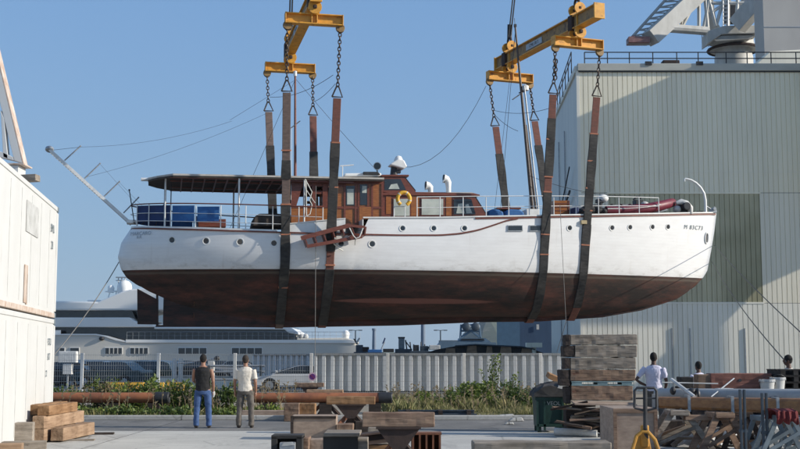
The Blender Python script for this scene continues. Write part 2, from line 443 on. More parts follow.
# ---- keel and rudder
kx=[C0(p,320).x for p in (163,182,200,240,282,330,400,480,540,602,641,676,688)]
mb=MB()
top=[(x,canz(x)+ (.22 if x<19 else .10)) for x in kx]; bot=[(x,keelz(x)) for x in kx]
mb.prism([(x,-.11,z) for x,z in top]+[(x,-.11,z) for x,z in reversed(bot)],(0,.22,0))
mb.build('keel',M['hull'],yacht,bevel=.03)
rd=[C0(137.2,288.6),C0(155.8,298.6),C0(158.5,298.6),C0(158.5,324.6),C0(137.4,324.3)]
MB().prism([(p.x,-.05,p.z) for p in rd],(0,.10,0)).build('rudder',M['hull'],yacht,bevel=.02)
a=C0(157.2,292); c=C0(157.2,325.5)
MB().tube([(a.x,0,a.z+.1),(c.x,0,c.z)],.045,10).box((C0(160.5,325.6).x,0,C0(160,325.9).z),(.35,.14,.07)).build('rudder_stock',M['darkrust'],yacht)
pr=MB(); pc=C0(194,308)
for k in range(3):
    A=k*2*math.pi/3+.4
    for s in (0,):
        pr.prism([Vector((pc.x-.02,math.cos(A+d)*r_,pc.z+math.sin(A+d)*r_)) for d,r_ in ((-.1,.05),(-.45,.3),(-.25,.42),(.1,.44),(.35,.3),(.1,.05))],(.04,.03,.02))
pr.tube([(pc.x-.12,0,pc.z),(pc.x+.12,0,pc.z)],.06,10)
pr.build('propeller',mat('bronze',(.12,.06,.035),(.07,.035,.02),.7,8,metal=.3),yacht)
# ---- deck, bulwarks, rails along the sheer
xg0,xg1=Ps(345.5,219).x,Ps(362.5,219).x; xb0=Ps(282,224).x
xend=prof(stem,1)
def ub(x): 
    x0,x1=prof(stern,1),xend
    return min(max((x-x0)/(x1-x0),0),1)
def bx_(x): return bS(ub(x))
def xr(a,b,n): return [a+(b-a)*i/n for i in range(n+1)]
def ribbon(xs,off,za,zb,mb,ins=0.0):   # vertical strip following the sheer, both sides, with thickness
    for s in (-1,1):
        V=[];Fs=[]
        for x in xs:
            b=max(bx_(x)-ins,0.01)
            V += [(x,s*(b+off),za(x)),(x,s*(b+off),zb(x)),(x,s*max(b-.05,0),zb(x)),(x,s*max(b-.05,0),za(x))]
        for i in range(len(xs)-1):
            for j in range(4): Fs.append((i*4+j,i*4+(j+1)%4,(i+1)*4+(j+1)%4,(i+1)*4+j))
        Fs += [(0,1,2,3),tuple(4*(len(xs)-1)+j for j in range(4))]
        mb.add(V,Fs)
    return mb
def deckmesh(xs,z,ins,name,m):
    V=[];Fs=[]
    for x in xs:
        b=max(bx_(x)-ins,.005); V+=[(x,-b,z(x)),(x,0,z(x)+.05),(x,b,z(x))]
    for i in range(len(xs)-1):
        for j in (0,1): Fs.append((i*3+j,i*3+j+1,i*3+j+4,i*3+j+3))
    mb=MB().add(V,Fs); return mb.build(name,m,yacht)
xs0=prof(stern,1)
aftx=[xs0+.02+ (xg1-xs0)*((i/50)**1.7) for i in range(51)]
deckmesh(aftx,lambda x:rubz(x)-.02,.03,'aft_deck',M['teak'])
fwdx=xr(xg1+.02,xend-.05,60)
deckmesh(fwdx,lambda x:topz(x)-.03,.02,'foredeck',M['teak'])
V=[(xg1,-bx_(xg1)+.01,rubz(xg1)-.05),(xg1,bx_(xg1)-.01,rubz(xg1)-.05),(xg1,bx_(xg1)-.01,topz(xg1)-.02),(xg1,-bx_(xg1)+.01,topz(xg1)-.02)]
MB().prism(V,(.04,0,0)).build('deck_step',M['white'],yacht)
mb=MB(); ribbon([x for x in aftx if x<=xb0],.012,lambda x:rubz(x)-.03,lambda x:rubz(x)+.075,mb)
mb.build('toe_rail',M['white'],yacht)
mb=MB(); bwx=xr(xb0,xg0,12); ribbon(bwx,0.0,lambda x:rubz(x)-.05,lambda x:topz(x),mb); mb.build('bulwark',M['white'],yacht)
mb=MB(); ribbon([x for x in aftx]+xr(xg1+.1,Ps(518,217).x,24),.035,lambda x:rubz(x)-.055,lambda x:rubz(x)+.005,mb,ins=0)
mb.build('rubbing_strake',M['redwood'],yacht)
mb=MB(); ribbon(bwx,.03,lambda x:topz(x)+.001,lambda x:topz(x)+.035,mb); ribbon(fwdx,.04,lambda x:topz(x)+.002,lambda x:topz(x)+.05,mb)
mb.build('cap_rail',M['white'],yacht)
mb=MB(); ribbon([x for x in fwdx if x>Ps(470,217).x],.028,lambda x:topz(x)-.075,lambda x:topz(x)-.012,mb); mb.build('rub_shade_line',M['redwood'],yacht)  # rub strip in dark wood, put in for the shadow under the cap rail
# ---- hull fittings
def hull_surf(px,py):
    yb=-HB; best=None
    for _ in range(12):
        p=Pb(px,py,yb)
        # find v with z at station x
        lo,hi=0,1
        for _ in range(18):
            v=(lo+hi)/2; xs=prof(stern,v); xe=prof(stem,v); u=min(max((p.x-xs)/(xe-xs),0.001),.999); h=hull_pt(u,v)
            if h.z<p.z: lo=v
            else: hi=v
        yb=.5*yb+.5*h.y
    e=.12
    a=Vector((p.x+e,0,0)); u2=min(max((p.x+e-xs)/(xe-xs),0.001),.999); h2=hull_pt(u2,v)
    h3=hull_pt(u,min(v+.04,1))
    n=(h2-h).cross(h3-h); n.normalize()
    if n.y>0: n=-n
    return Vector((p.x,h.y,p.z)),n
def mat_to(n,up=(0,0,1)):
    z=n.normalized(); x=Vector(up).cross(z).normalized(); y=z.cross(x); return Matrix((x,y,z)).transposed()
def porthole(px,py,r=.115):
    p,n=hull_surf(px,py)
    for s in (1,-1):
        q=Vector((p.x,p.y*s,p.z)); nn=Vector((n.x,n.y*s,n.z)); Mx=mat_to(nn)
        f=MB().lathe([(r,-.03),(r,.008),(r+.01,.016),(r+.036,.016),(r+.042,-.03)],q,22,Mx)
        # open ring: remove cap faces
        f.f=[k for k in f.f if len(k)<=4]
        fo=f.build('porthole',M['white'],yacht,smooth=True)
        MB().lathe([(r,-.02),(r,.008)],q,22,Mx).build('glass',M['glass'],fo)
for px,py in ((172,240),(206,241),(240,242),(274,243.2),(341,243.6),(372,244)): porthole(px,py,.105)
for px,py in ((402.5,228.3),(433.6,228.3),(464.3,228.3),(569.6,228),(612,227.8),(630,227.3),(652.4,227),(668,226.9)): porthole(px,py,.092)
for px0,px1 in ((507.5,522.5),(529.5,541)):
    a,n=hull_surf(px0,228.2); b,n2=hull_surf(px1,228.2)
    for s in (1,-1):
        A=Vector((a.x,a.y*s,a.z)); B=Vector((b.x,b.y*s,b.z)); o=Vector((0,-.02*s,0))
        f=MB().bar(A+o,B+o,.03,.24).build('hull_window',M['galv'],yacht)
        MB().bar(A+o*1.4+Vector((.03,0,0)),B+o*1.4-Vector((.03,0,0)),.03,.18).build('glass',M['glass'],f)
p,n=hull_surf(583,222.3); MB().box(p+n*.05,(.24,.14,.15)).build('side_light',mat('cream_lamp_box',(.5,.4,.22),(.4,.3,.16),.6),yacht,bevel=.01)
p,n=hull_surf(706.5,238)
for s in (1,-1):
    q=Vector((p.x,p.y*s,p.z)); nn=Vector((n.x,n.y*s,n.z))
    MB().torus(q+nn*.01,.10,.035,nn,16,8,sx=2.3,xdir=(0,0,1)).build('hawse_pipe',M['white_metal'],yacht,smooth=True)
    MB().bar(q+nn*.0-Vector((0,0,.17)),q+nn*.0+Vector((0,0,.17)),.09,.03,up=nn).build('hawse_hole',M['dark'],yacht)
p,n=hull_surf(693.5,227.6); Mx=mat_to(n)
text('M 83C73',.25,M['bluegrey_light'],yacht,p+n*.014,Mx.to_euler(),'registration_lettering',shear=.1)
p,n=hull_surf(141,233.6); Mx=mat_to(n)
text('MARCARO',.2,M['galv'],yacht,p+n*.02,Mx.to_euler(),'stern_name')
p,n=hull_surf(139.7,237.2); Mx=mat_to(n)
text('B.R.',.16,M['galv'],yacht,p+n*.02,Mx.to_euler(),'stern_port_name')
# ---- superstructure helpers
def bx(pxs,w,name,m,parent=None,bevel=.0,w2=None):
    """prism through the boat: outline read on the starboard plane y=-w, closed at y=+w"""
    pts=[Pb(px,py,-w) for px,py in pxs]
    return MB().prism([(p.x,-w,p.z) for p in pts],(0,2*w,0)).build(name,m,parent or yacht,bevel=bevel)
def panel(pxs,w,t,mb,both=True):
    pts=[Pb(px,py,-w) for px,py in pxs]
    for s in ((1,-1) if both else (1,)):
        mb.prism([(p.x,-s*(w+t),p.z) for p in pts],(0,s*(t+.02),0))
    return mb
def rect(x0,y0,x1,y1): return [(x0,y0),(x1,y0),(x1,y1),(x0,y1)]
# awning over the aft deck
wA=1.95
cano=[Pb(151,173.6,-wA),Pb(165,173.4,-wA),Pb(345,176.6,-wA)]
z0=cano[1].z; x0=Pb(147.5,174,-wA).x; x1=cano[1].x+.2; x2=Pb(384,176.2,-wA).x; zr=cano[2].z
def awning(z_off,th,m,name,ex=0):
    V=[];Fs=[]; xs=[x0,x0+.35,x1+.1]+xr(x1+.6,x2,10)
    for i,x in enumerate(xs):
        w=(.55,1.25,wA)[i] if i<3 else wA
        w+=ex; t=(x-x1)/(x2-x1); z=z0+(zr-z0)*max(t,0)+z_off
        for k in range(9):
            y=-w+2*w*k/8; V.append((x,y,z+.10*(1-(y/w)**2)))
        for k in range(9):
            y=-w+2*w*k/8; V.append((x,y,z+.10*(1-(y/w)**2)-th))
    n=18
    for i in range(len(xs)-1):
        for k in range(8):
            Fs.append((i*n+k,i*n+k+1,(i+1)*n+k+1,(i+1)*n+k)); Fs.append((i*n+9+k,i*n+10+k,(i+1)*n+10+k,(i+1)*n+9+k))
        Fs.append((i*n,(i+1)*n,(i+1)*n+9,i*n+9)); Fs.append((i*n+8,(i+1)*n+8,(i+1)*n+17,i*n+17))
    for i in (0,len(xs)-1):
        for k in range(8): Fs.append((i*n+k,i*n+k+1,i*n+10+k,i*n+9+k))
    return MB().add(V,Fs).build(name,m,yacht)
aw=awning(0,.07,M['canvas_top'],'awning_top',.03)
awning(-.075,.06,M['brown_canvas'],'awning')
mb=MB()
for i in range(1,16):
    x=x1+(x2-x1-1.3)*i/16; z=z0+(zr-z0)*(x-x1)/(x2-x1)-.155
    mb.box((x,0,z),(.05,2*wA-.1,.05))
for y in (-1.85,-.9,.9,1.85): mb.box(((x1+x2)/2-.6,y,(z0+zr)/2-.17),((x2-x1)-1.2,.05,.05))
mb.build('awning_beam',M['redwood'],yacht)
mb=MB(); e=Pb(147.5,175,-.3); mb.tube([(e.x-.25,0,z0+.03),(e.x+.1,0,z0+.03)],.07,8); mb.build('stern_light',M['white_metal'],yacht)
for px,top,base in ((164.6,175,225),(238.5,175.8,227.5),(304,177,226)):
    for s in (-1,1):
        b=Pb(px,base,-1.9); b2=bx_(b.x)
        yb=min(1.9,b2-.08); MB().tube([(b.x,s*yb,rubz(b.x)-.02),(b.x,s*yb,Pb(px,top,-1.9).z-.03)],.035,8).build('awning_post',M['white_metal'],yacht)
a=Pb(163,205,-.6); MB().tube([(a.x-.4,.3,rubz(a.x)),(a.x+.05,.3,z0-.9),(a.x+.05,.3,z0-.05)],.025,6).tube([(a.x+.3,-.4,rubz(a.x)),(a.x+.3,-.4,z0-.05)],.02,6).tube([(a.x+.05,.3,z0-.9),(a.x-.8,.3,rubz(a.x)+.3)],.02,6).build('stern_frame',M['dark'],yacht)
# rails aft
def rails(pxlist,pytop,lines,name,inset=.10,r=.02,zb=rubz,close_stern=False):
    st=[Ps(px,pytop(px),inset) for px in pxlist]
    for s in (-1,1):
        for p in st:
            y=s*max(bx_(p.x)-inset,.05)
            MB().tube([(p.x,y,zb(p.x)-.02),(p.x,y,p.z)],r,6).build('stanchion',M['white_metal'],yacht)
    xs=xr(st[0].x,st[-1].x,24)
    zt=lambda x:[q for q in [st[0].z+(st[-1].z-st[0].z)*(x-st[0].x)/(st[-1].x-st[0].x)]][0]
    for fr,rr,m in lines:
        for s in (-1,1):
            pts=[(x,s*max(bx_(x)-inset,.05),zb(x)+(zt(x)-zb(x))*fr) for x in xs]
            if close_stern: 
                pts=[(xs[0]*1.0-(.25)*(1-(k/5)**2), s*max(bx_(xs[0])-inset,.05)*k/5, pts[0][2]) for k in range(5)]+pts
            MB().tube(pts,rr,6).build('guard_rail',m,yacht)
rails([137,149,171,196,221,246,273,299,323],lambda p:203.2+(p-137)*.022,[(1,.026,M['redwood']),(.62,.013,M['white_metal']),(.3,.013,M['white_metal'])],'rail',close_stern=True)
rails([417,440,463,486,508.5,529,553.5,575.6,598,618.5,638.5,658],lambda p:197+(p-417)*.004,[(1,.018,M['white_metal']),(.5,.014,M['white_metal'])],'rail',zb=topz)
rails([394,405],lambda p:206.5,[(1,.02,M['white_metal'])],'rail',zb=topz)
# blue canvas dodgers
for x0_,x1_,m,t in ((137.5,170.5,'navy_canvas',204.6),(172.5,194.5,'blue_canvas',205),(197.5,219.5,'blue_canvas',206.2)):
    for s in (-1,1):
        V=[];n=8
        for i in range(n+1):
            px=x0_+(x1_-x0_)*i/n; p=Ps(px,t,.16); q=Ps(px,221,.16); y=s*max(bx_(p.x)-.16,.05)
            V+=[(p.x,y,p.z),(p.x,y-.02*s,p.z),(p.x,y-.02*s,q.z),(p.x,y,q.z)]
        Fs=[(i*4+j,i*4+(j+1)%4,(i+1)*4+(j+1)%4,(i+1)*4+j) for i in range(n) for j in range(4)]+[(0,1,2,3),(4*n,4*n+1,4*n+2,4*n+3)]
        MB().add(V,Fs).build('canvas_dodger',M[m],yacht)
# deck furniture under the awning
bx(rect(198,219,226,227),.9,'deck_bench',M['redwood'],bevel=.02)
mb=MB(); pts=[Pb(x,y,-.8) for x,y in ((252,226),(254,217),(259,213.5),(278,213.5),(292,215),(292,226))]
mb.prism([(p.x,-.8,p.z) for p in pts],(0,1.5,0)); mb.build('covered_deck_table',M['brown_canvas'],yacht,bevel=.05)
# deckhouse: open shelter behind, closed wheelhouse ahead
wD=1.55
def wall(pxs,name,m,w=wD,t=.05):
    return panel(pxs,w,t,MB()).build(name,m,yacht)
wall(rect(291,207.5,330,226),'shelter_side',M['varnish'])
wall(rect(291,205.8,331,208),'shelter_rail',M['redwood'],t=.07)
wall([(291,184),(303,184),(296,207),(291,207)],'corner_bracket',M['redwood'])
for a_,b_ in ((312,316),(322.5,327.5)): wall(rect(a_,183,b_,208),'shelter_post',M['redwood'])
wall(rect(291,178.6,346,186.5),'shelter_header',M['redwood'],t=.03)
wall(rect(316,191,322.5,194),'shelter_bar',M['redwood'],t=.03)
ca=bx([(329,179),(383,179),(383,226),(329,226)],wD,'wheelhouse',M['varnish'],bevel=.02)
mb=MB(); panel(rect(329,180.2,383,184),wD,.02,mb); panel(rect(329,206.5,383,208.8),wD,.03,mb)
for x_ in (331,344.5,355.5,358.5,368,372,382): panel(rect(x_-.9,184,x_+.9,226),wD,.035,mb)
mb.build('wheelhouse_frame',M['redwood'],yacht)
for x_0,x_1,t,b in ((345.8,354.6,186,205.5),(360,367,184.5,205)):
    f=panel(rect(x_0,t,x_1,b),wD,.025,MB()).build('window',M['glass'],yacht)
f=panel(rect(347,189,353.5,204.5),wD,.03,MB()).build('window_blind',M['curtain'],yacht)
panel(rect(362,186,366.5,193),wD,.032,MB()).build('window_blind',M['curtain'],yacht)
wall(rect(359,207,371,226),'wheelhouse_door',M['varnish'],t=.045)
# forward raised windscreen section
wP=1.45
bx([(382.5,191.8),(382.5,176.2),(403.5,176.2),(416,192),(416,194)],wP,'windscreen_house',M['redwood'])
bx([(381.5,176.4),(381.5,174.6),(409,174.6),(409,176.4)],wP+.06,'windscreen_roof',M['redwood'],bevel=.01)
mb=MB(); panel([(384.5,190),(384.5,179),(400.5,179),(406,190)],wP,.012,mb); mb.build('side_screen',M['glass'],yacht)
mb=MB(); panel([(388.5,189),(391,184.5),(397,183.5),(399.5,189)],wP,.016,mb); mb.build('window_blind',M['curtain'],yacht)
mb=MB(); a=Pb(404.6,177.3,-wP); b=Pb(415.2,190.7,-wP)
for k in range(3):
    y0=-wP+.08+k*.95
    MB().prism([(a.x+.03,y0,a.z),(a.x+.03,y0+.85,a.z),(b.x+.03,y0+.85,b.z),(b.x+.03,y0,b.z)],(.02,0,.02)).build('windscreen',M['glass'],yacht)
# roof gear
rb=bx([(344,176.4),(345,173.2),(381,172.6),(382,176.4)],.9,'life_raft',M['white'],bevel=.04)
bx([(363.5,174.4),(363.5,171.6),(378,171.6),(380.5,174.4)],1.0,'roof_hatch',M['dark'],bevel=.02)
a=Pb(342.5,174,-.9); mb=MB(); mb.tube([(a.x,-.9,a.z-.1),(a.x,-.9,a.z+.32)],.02,6).tube([(a.x-.1,-.9,a.z+.32),(a.x+.45,-.9,a.z+.38)],.025,6); mb.build('roof_antenna',M['white_metal'],yacht)
# radar
a=Pb(395,175,-.3); b=Pb(395,165.5,-.3)
mb=MB(); mb.tube([(a.x-.05,-.3,a.z-.1),(b.x-.05,-.3,b.z)],[.17,.11],10).box((a.x+.05,-.3,(a.z+b.z)/2-.05),(.34,.25,.14)); rp=mb.build('radar_pedestal',M['dark'],yacht)
l=Pb(388.5,165.8,-.3); r_=Pb(406,167,-.3); t=Pb(400,161,-.3)
mb=MB(); mb.prism([(l.x,-.6,l.z),(l.x+.05,-.6,l.z+.06),(t.x-.12,-.6,t.z+.06),(t.x+.12,-.6,t.z),(r_.x,-.6,r_.z-.02),(r_.x-.15,-.6,r_.z-.12)],(0,.6,0))
mb.build('radar_scanner',M['white'],yacht,bevel=.05)
q=Pb(398.5,160,-.3); MB().lathe([(.02,-.2),(.17,-.16),(.19,0),(.12,.14),(.03,.18)],(q.x,-.3,q.z),14).build('satellite_dome',M['white'],yacht,smooth=True)
# searchlight
q=Pb(377.5,166.2,-.5); d=Vector((-.35,-1,-.05)).normalized(); Mx=mat_to(d)
s_=MB().lathe([(.04,-.16),(.12,-.12),(.16,.03),(.165,.06),(.14,.06)],(q.x,-.5,q.z),18,Mx).build('searchlight',M['white'],yacht,smooth=True)
MB().lathe([(.14,.0),(.14,.066)],(q.x,-.5,q.z),18,Mx).build('lens',M['glass'],s_)
MB().tube([(q.x,-.45,q.z-.14),(q.x,-.45,q.z-.4)],.025,6).build('searchlight_post',M['dark'],yacht)
# forward coachroof
wC=1.42
bx([(383,217.5),(383,195),(474,195.6),(486.5,215),(486.5,217.5)],wC,'coachroof',M['redwood'])
bx([(382,195.2),(382,192.6),(400,191.6),(474,193.2),(480,194.6),(480,195.8)],wC+.07,'coachroof_top',M['redwood'],bevel=.012)
bx([(384,192.4),(384,191.8),(472,192.3),(476,193.6)],wC-.2,'coachroof_canvas',M['canvas_top'])
mb=MB(); panel(rect(386,196,391,214),wC,.02,mb); mb.build('cabin_door',M['varnish'],yacht)
for x_0,x_1,t,b,mm in ((393.5,409.5,199,216,'curtain'),(421.5,443,199,215,'curtain'),(453.5,471,199.5,214.5,'glass')):
    sh=4.5 if mm=='glass' else 0
    f=panel([(x_0-1,t-1),(x_1+1,t-1),(x_1+1+sh,b+1),(x_0-1,b+1)],wC,.03,MB()).build('window_frame',M['redwood'],yacht)
    panel([(x_0,t),(x_1,t),(x_1+sh,b),(x_0,b)],wC,.045,MB()).build('pane',M[mm],f)
mb=MB(); panel([(456,213.5),(458,204),(462,203.5),(464.5,213.5)],wC,.05,mb); panel([(466,213.5),(465,205),(468,204),(472,213.5)],wC,.05,mb); mb.build('window_blind',M['curtain'],yacht)
for r_4 in (rect(411,196,419,216),rect(446,197,451.5,216)): panel(r_4,wC,.015,MB()).build('cabin_panel',M['varnish'],yacht)
mb=MB(); a=Pb(475,196.5,-wC); b=Pb(486,214,-wC)
for k in range(3):
    y0=-wC+.08+k*.93
    MB().prism([(a.x+.03,y0,a.z),(a.x+.03,y0+.82,a.z),(b.x+.03,y0+.82,b.z),(b.x+.03,y0,b.z)],(.02,0,.02)).build('front_window',M['glass'],yacht)
# cowl vents
def cowl(px,base,top,r,y=-.8):
    a=Pb(px,base,y); b=Pb(px,top,y); h=b.z-a.z
    pts=[(a.x,y,a.z-.1),(a.x,y,a.z+h*.35),(a.x-.01,y,a.z+h*.62),(a.x-.08,y,a.z+h*.82),(a.x-.2,y,a.z+h*.86)]
    rs=[r*.75,r*.75,r*.95,r*1.1,r*1.35]
    o=MB().tube(pts,rs,14).build('cowl_vent',M['white'],yacht,smooth=True)
    e=Vector(pts[-1]); MB().tube([e-Vector((-.03,0,0)),e-Vector((.012,0,0))],r*1.2,14).build('vent_mouth',M['dark'],o)
cowl(448.5,193,176.5,.14); cowl(430.5,193,184.5,.14)
# blue covered hatches and wood locker on the foredeck
for a_,b_ in ((488.5,504),(506,524.5)):
    pts=[Pb(x,y,-.9) for x,y in ((a_,217),(a_+.6,210.5),(a_+4,209),(b_-5,209.6),(b_-.6,212),(b_,217))]
    MB().prism([(p.x,-.9,p.z) for p in pts],(0,1.7,0)).build('covered_skylight',M['blue_canvas'],yacht,bevel=.05)
bx(rect(497,207.4,521,209),.5,'skylight_lid',M['redwood'])
lk=bx(rect(553.5,200.5,569.5,216.5),.55,'deck_locker',M['varnish'],bevel=.01)
mb=MB()
for yy in (203.6,207,210.5): panel(rect(555,yy-.35,568.5,yy+.35),.55,.02,mb)
panel(rect(568.2,200.5,569.5,216.5),.55,.02,mb); panel(rect(553.5,200.5,554.6,216.5),.55,.02,mb)
mb.build('locker_slats',M['redwood'],lk)
# masts
def sp(a,b,ra,rb,name,m,y=0.0,y2=None):
    p=Pb(a[0],a[1],y); q=Pb(b[0],b[1],y if y2 is None else y2)
    return MB().tube([p,q],[ra,rb],12).build(name,m,yacht,smooth=True),p,q
spar=mat('spar_grey_brown',(.095,.068,.052),(.05,.036,.028),.5,5,(1,1,4))
mo,p,q=sp((533,216),(515.2,26),.085,.04,'foremast',spar)
MB().tube([q,q+Vector((-.03,0,.35))],.012,6).box(q+Vector((0,0,.02)),(.1,.1,.12)).build('mast_head_light',M['dark'],mo)
x_=Pb(520.5,91,0); MB().tube([Pb(512.5,99.5,-.6),Pb(529,88,.6)],.022,6).build('spreader',M['dark'],mo)
MB().lathe([(.02,-.15),(.15,-.1),(.15,.08),(.05,.14)],Pb(525.3,88,0),12).build('mast_radar',M['white'],mo,smooth=True)
MB().bar(Pb(519,93,0),Pb(525.3,90,0),.05,.05).build('radar_bracket',M['dark'],mo)
sp((538.5,211),(524.2,86),.04,.035,'derrick_boom',M['galv'],-.35)
sp((536,211),(526,125),.05,.04,'stay_spar',spar,.3)
bx(rect(526.5,209,539.5,216.5),.45,'mast_step',M['white'],bevel=.02)
mo,p,q=sp((295.2,178),(295.2,76),.06,.04,'mizzen_mast',M['redwood'])
MB().lathe([(.02,-.12),(.07,-.1),(.07,.1),(.02,.12)],q+Vector((0,0,.1)),10).build('mast_light',M['white'],mo,smooth=True)
MB().tube([Pb(291,128,-.4),Pb(300,121,.4)],.02,6).build('spreader',M['dark'],mo)
# accommodation ladder frame by the mizzen (white ropes and frame at px 304-312)
mb=MB(); a=[Pb(x,y,-2.0) for x,y in ((305,179),(312,192),(309.5,200),(312,205),(310,214),(307,216))]
mb.tube(a,.02,6).tube([Pb(306,180,-2),Pb(306.5,216,-2)],.022,6).tube([Pb(305,188,-2),Pb(315,203,-2)],.015,6).build('hoisting_tackle',M['rope_white'],yacht)
# stem head, windlass, bow davit
pts=[]
a=Pb(706,214,-.15)
for x,y in ((705.8,215),(705.3,200),(704,193.5),(700.5,187.5),(696,183),(691,180),(685.5,178.6),(684.3,179.2),(684.6,181.5)): pts.append(Pb(x,y,-.15))
MB().tube(pts,[.06,.058,.056,.054,.05,.045,.04,.035,.03],10).build('bow_davit',M['white'],yacht,smooth=True)
mb=MB(); q=Pb(713,211.5,0)
mb.tube([Pb(706,206,-.1),Pb(711.5,209.5,-.1),Pb(713.5,211.5,-.1)],.03,6).box(q,(.22,.3,.12)).tube([q-Vector((0,.2,-.1)),q+Vector((0,.2,.1))],.07,10)
mb.tube([Pb(714.5,206.5,0),Pb(714,213,0)],.02,6).build('bow_roller',M['galv'],yacht)
mb=MB()
for px_ in (693,698,701.5): p=Pb(px_,212.3,-.08); MB().lathe([(.06,-.15),(.06,.0),(.08,.03),(.04,.05)],(p.x,-.08,p.z),10).build('bollard',M['dark'],yacht,smooth=True)
p=Pb(682,207.5,-.3); mb=MB(); mb.box((p.x,-.3,p.z-.08),(.42,.5,.42)).tube([(p.x,-.85,p.z),(p.x,.2,p.z)],.17,12); mb.build('windlass',M['dark'],yacht,bevel=.02)
mb=MB(); mb.tube([Pb(676,203,-.6),Pb(681,201.5,-.6),Pb(686,203.5,-.6),Pb(690,208,-.6),Pb(690.5,214,-.6)],[.07,.12,.14,.14,.10],10).build('covered_hose',M['plastic_white'],yacht,smooth=True)
MB().ball(Pb(677,209.3,-.5),(.17,.17,.17)).build('fender',M['plastic_white'],yacht,smooth=True); MB().ball(Pb(688.5,209,-.35),(.16,.16,.18)).build('fender',M['plastic_white'],yacht,smooth=True)
# mizzen stays, antenna wires and forestay
def wire(a,b,r=.012,sag=0,m='cable',n=10,parent=yacht,name='stay'):
    a=Vector(a); b=Vector(b); pts=[a.lerp(b,i/n)+Vector((0,0,-sag*4*(i/n)*(1-i/n))) for i in range(n+1)]
    return MB().tube(pts,r,5).build(name,M[m],parent)
wire(Pb(295,78,0),Pb(378,172,-.3),.008,.05); wire(Pb(295,80,0),Pb(230,228,1.6),.008)
wire(Pb(295,80,0),Pb(230,120,0),.006); 
wire(Pb(515.5,30,0),Pb(500,214,-1.6),.010); wire(Pb(515.5,30,0),Pb(494,214,1.8),.008); wire(Pb(516,34,0),Pb(712,212,0),.006,1.2) if False else None
wire(Pb(524,88,-.35),Pb(533,160,-.5),.008); wire(Pb(530,176,-.3),Pb(640,196,-.1),.010,.25)
wire(Pb(391,165,-.3),Pb(486,86,1.0),.010,1.2,name='antenna_wire')
wire(Pb(291.5,128,-.4),Pb(291,200,-1.9),.01,m='rope_white'); 
# ---- hinged passerelle sticking out astern
a=Pb(131,224,0.2); b=Pb(50,150.5,.2)
mb=MB()
for y in (-.02,.42): mb.bar((a.x,y,a.z),(b.x,y,b.z),.05,.11)
pas=mb.build('passerelle',M['white_metal'],yacht)
mb=MB()
for i in range(1,34):
    p=a.lerp(b,i/34); mb.bar((p.x,0,p.z),(p.x,.4,p.z),.05,.03)
mb.build('passerelle_slat',M['teak'],pas)
nrm=(b-a).cross(Vector((0,1,0))).normalized(); nrm = nrm if nrm.z>0 else -nrm
MB().ball((b.x-.02,.2,b.z+.05),(.17,.3,.13)).build('passerelle_fender',M['galv'],pas,smooth=True)
for (x_0,y_0),(x_1,y_1) in (((64.5,160.5),(80.5,146)),((84.5,178.5),(100,163.5)),((104,196.5),(119.5,181.5)),((123.5,213),(138.5,197.5))):
    p=Pb(x_0,y_0,0); q=Pb(x_1,y_1,0); MB().tube([p,q],.028,6).ball(q,.035,6,4).build('passerelle_stanchion',M['galv'],pas)
wire(Pb(54,150,0),Pb(80.5,147,0),.007,parent=pas,name='hand_line'); wire(Pb(80.5,147,0),Pb(232,121,0.5),.005,.25,parent=pas,name='hand_line'); wire(Pb(86,177,0),Pb(265,114,1.),.005,.2,parent=pas,name='hand_line')
wire(Pb(100,164,0),Pb(137,205,0),.004,parent=pas,name='hand_line'); wire(Pb(119,182,0),Pb(150,214,0),.004,parent=pas,name='hand_line')
MB().tube([Pb(134.5,224,-.3),Pb(129.3,190,-.3)],.022,6).ball(Pb(129.3,190,-.3),.04,6,4).build('ensign_staff',M['dark'],yacht)
a=Pb(132,222,0); MB().box((a.x,0.1,a.z),(.4,.7,.12)).build('passerelle_mount',M['white'],yacht)
# ================================================================== things carried on the yacht
def bthing(name,label,cat,p,group=None):
    p=fromB(p); return thing(name,label,cat,p,BA,group)
def blocal(p,o): return toB(p)-toB(o.location)
# lifebuoy (horseshoe) on the rail
p=Ps(403.6,199,.02); t=bthing('lifebuoy','yellow horseshoe lifebuoy hung on the white rail beside the cabin','lifebuoy',(p.x,p.y-.03,p.z))
pts=[]
for i in range(17):
    A=R(-60)+R(300)*i/16; pts.append((.245*math.cos(A),0,.245*math.sin(A)*1.05))
MB().tube(pts,.075,10).build('foam_ring',M['lifebuoy'],t,smooth=True)
for i in (2,6,10,14):
    c=Vector(pts[i]); c2=Vector(pts[i+1]); MB().tube([c.lerp(c2,.2),c.lerp(c2,.75)],.079,10).build('tape_band',M['whiteshirt'],t)
# inflatable tender
o=Pb(578,216,-.9); t=bthing('inflatable_dinghy','maroon inflatable dinghy lying on the foredeck behind the rail','dinghy',o)
def L(px,py,y): q=Pb(px,py,y); return q-o
pts=[L(606,210.5,-.95),L(625,210.3,-.95),L(645,209,-.95),L(658,206.3,-.85),L(668,203.8,-.55),L(672,202.6,-.2)]
mid=L(673,202.2,0)
tube=[tuple(q) for q in pts]; tube2=[(q[0],2*(-o.y)-q[1]+0, q[2]) for q in reversed(pts)]
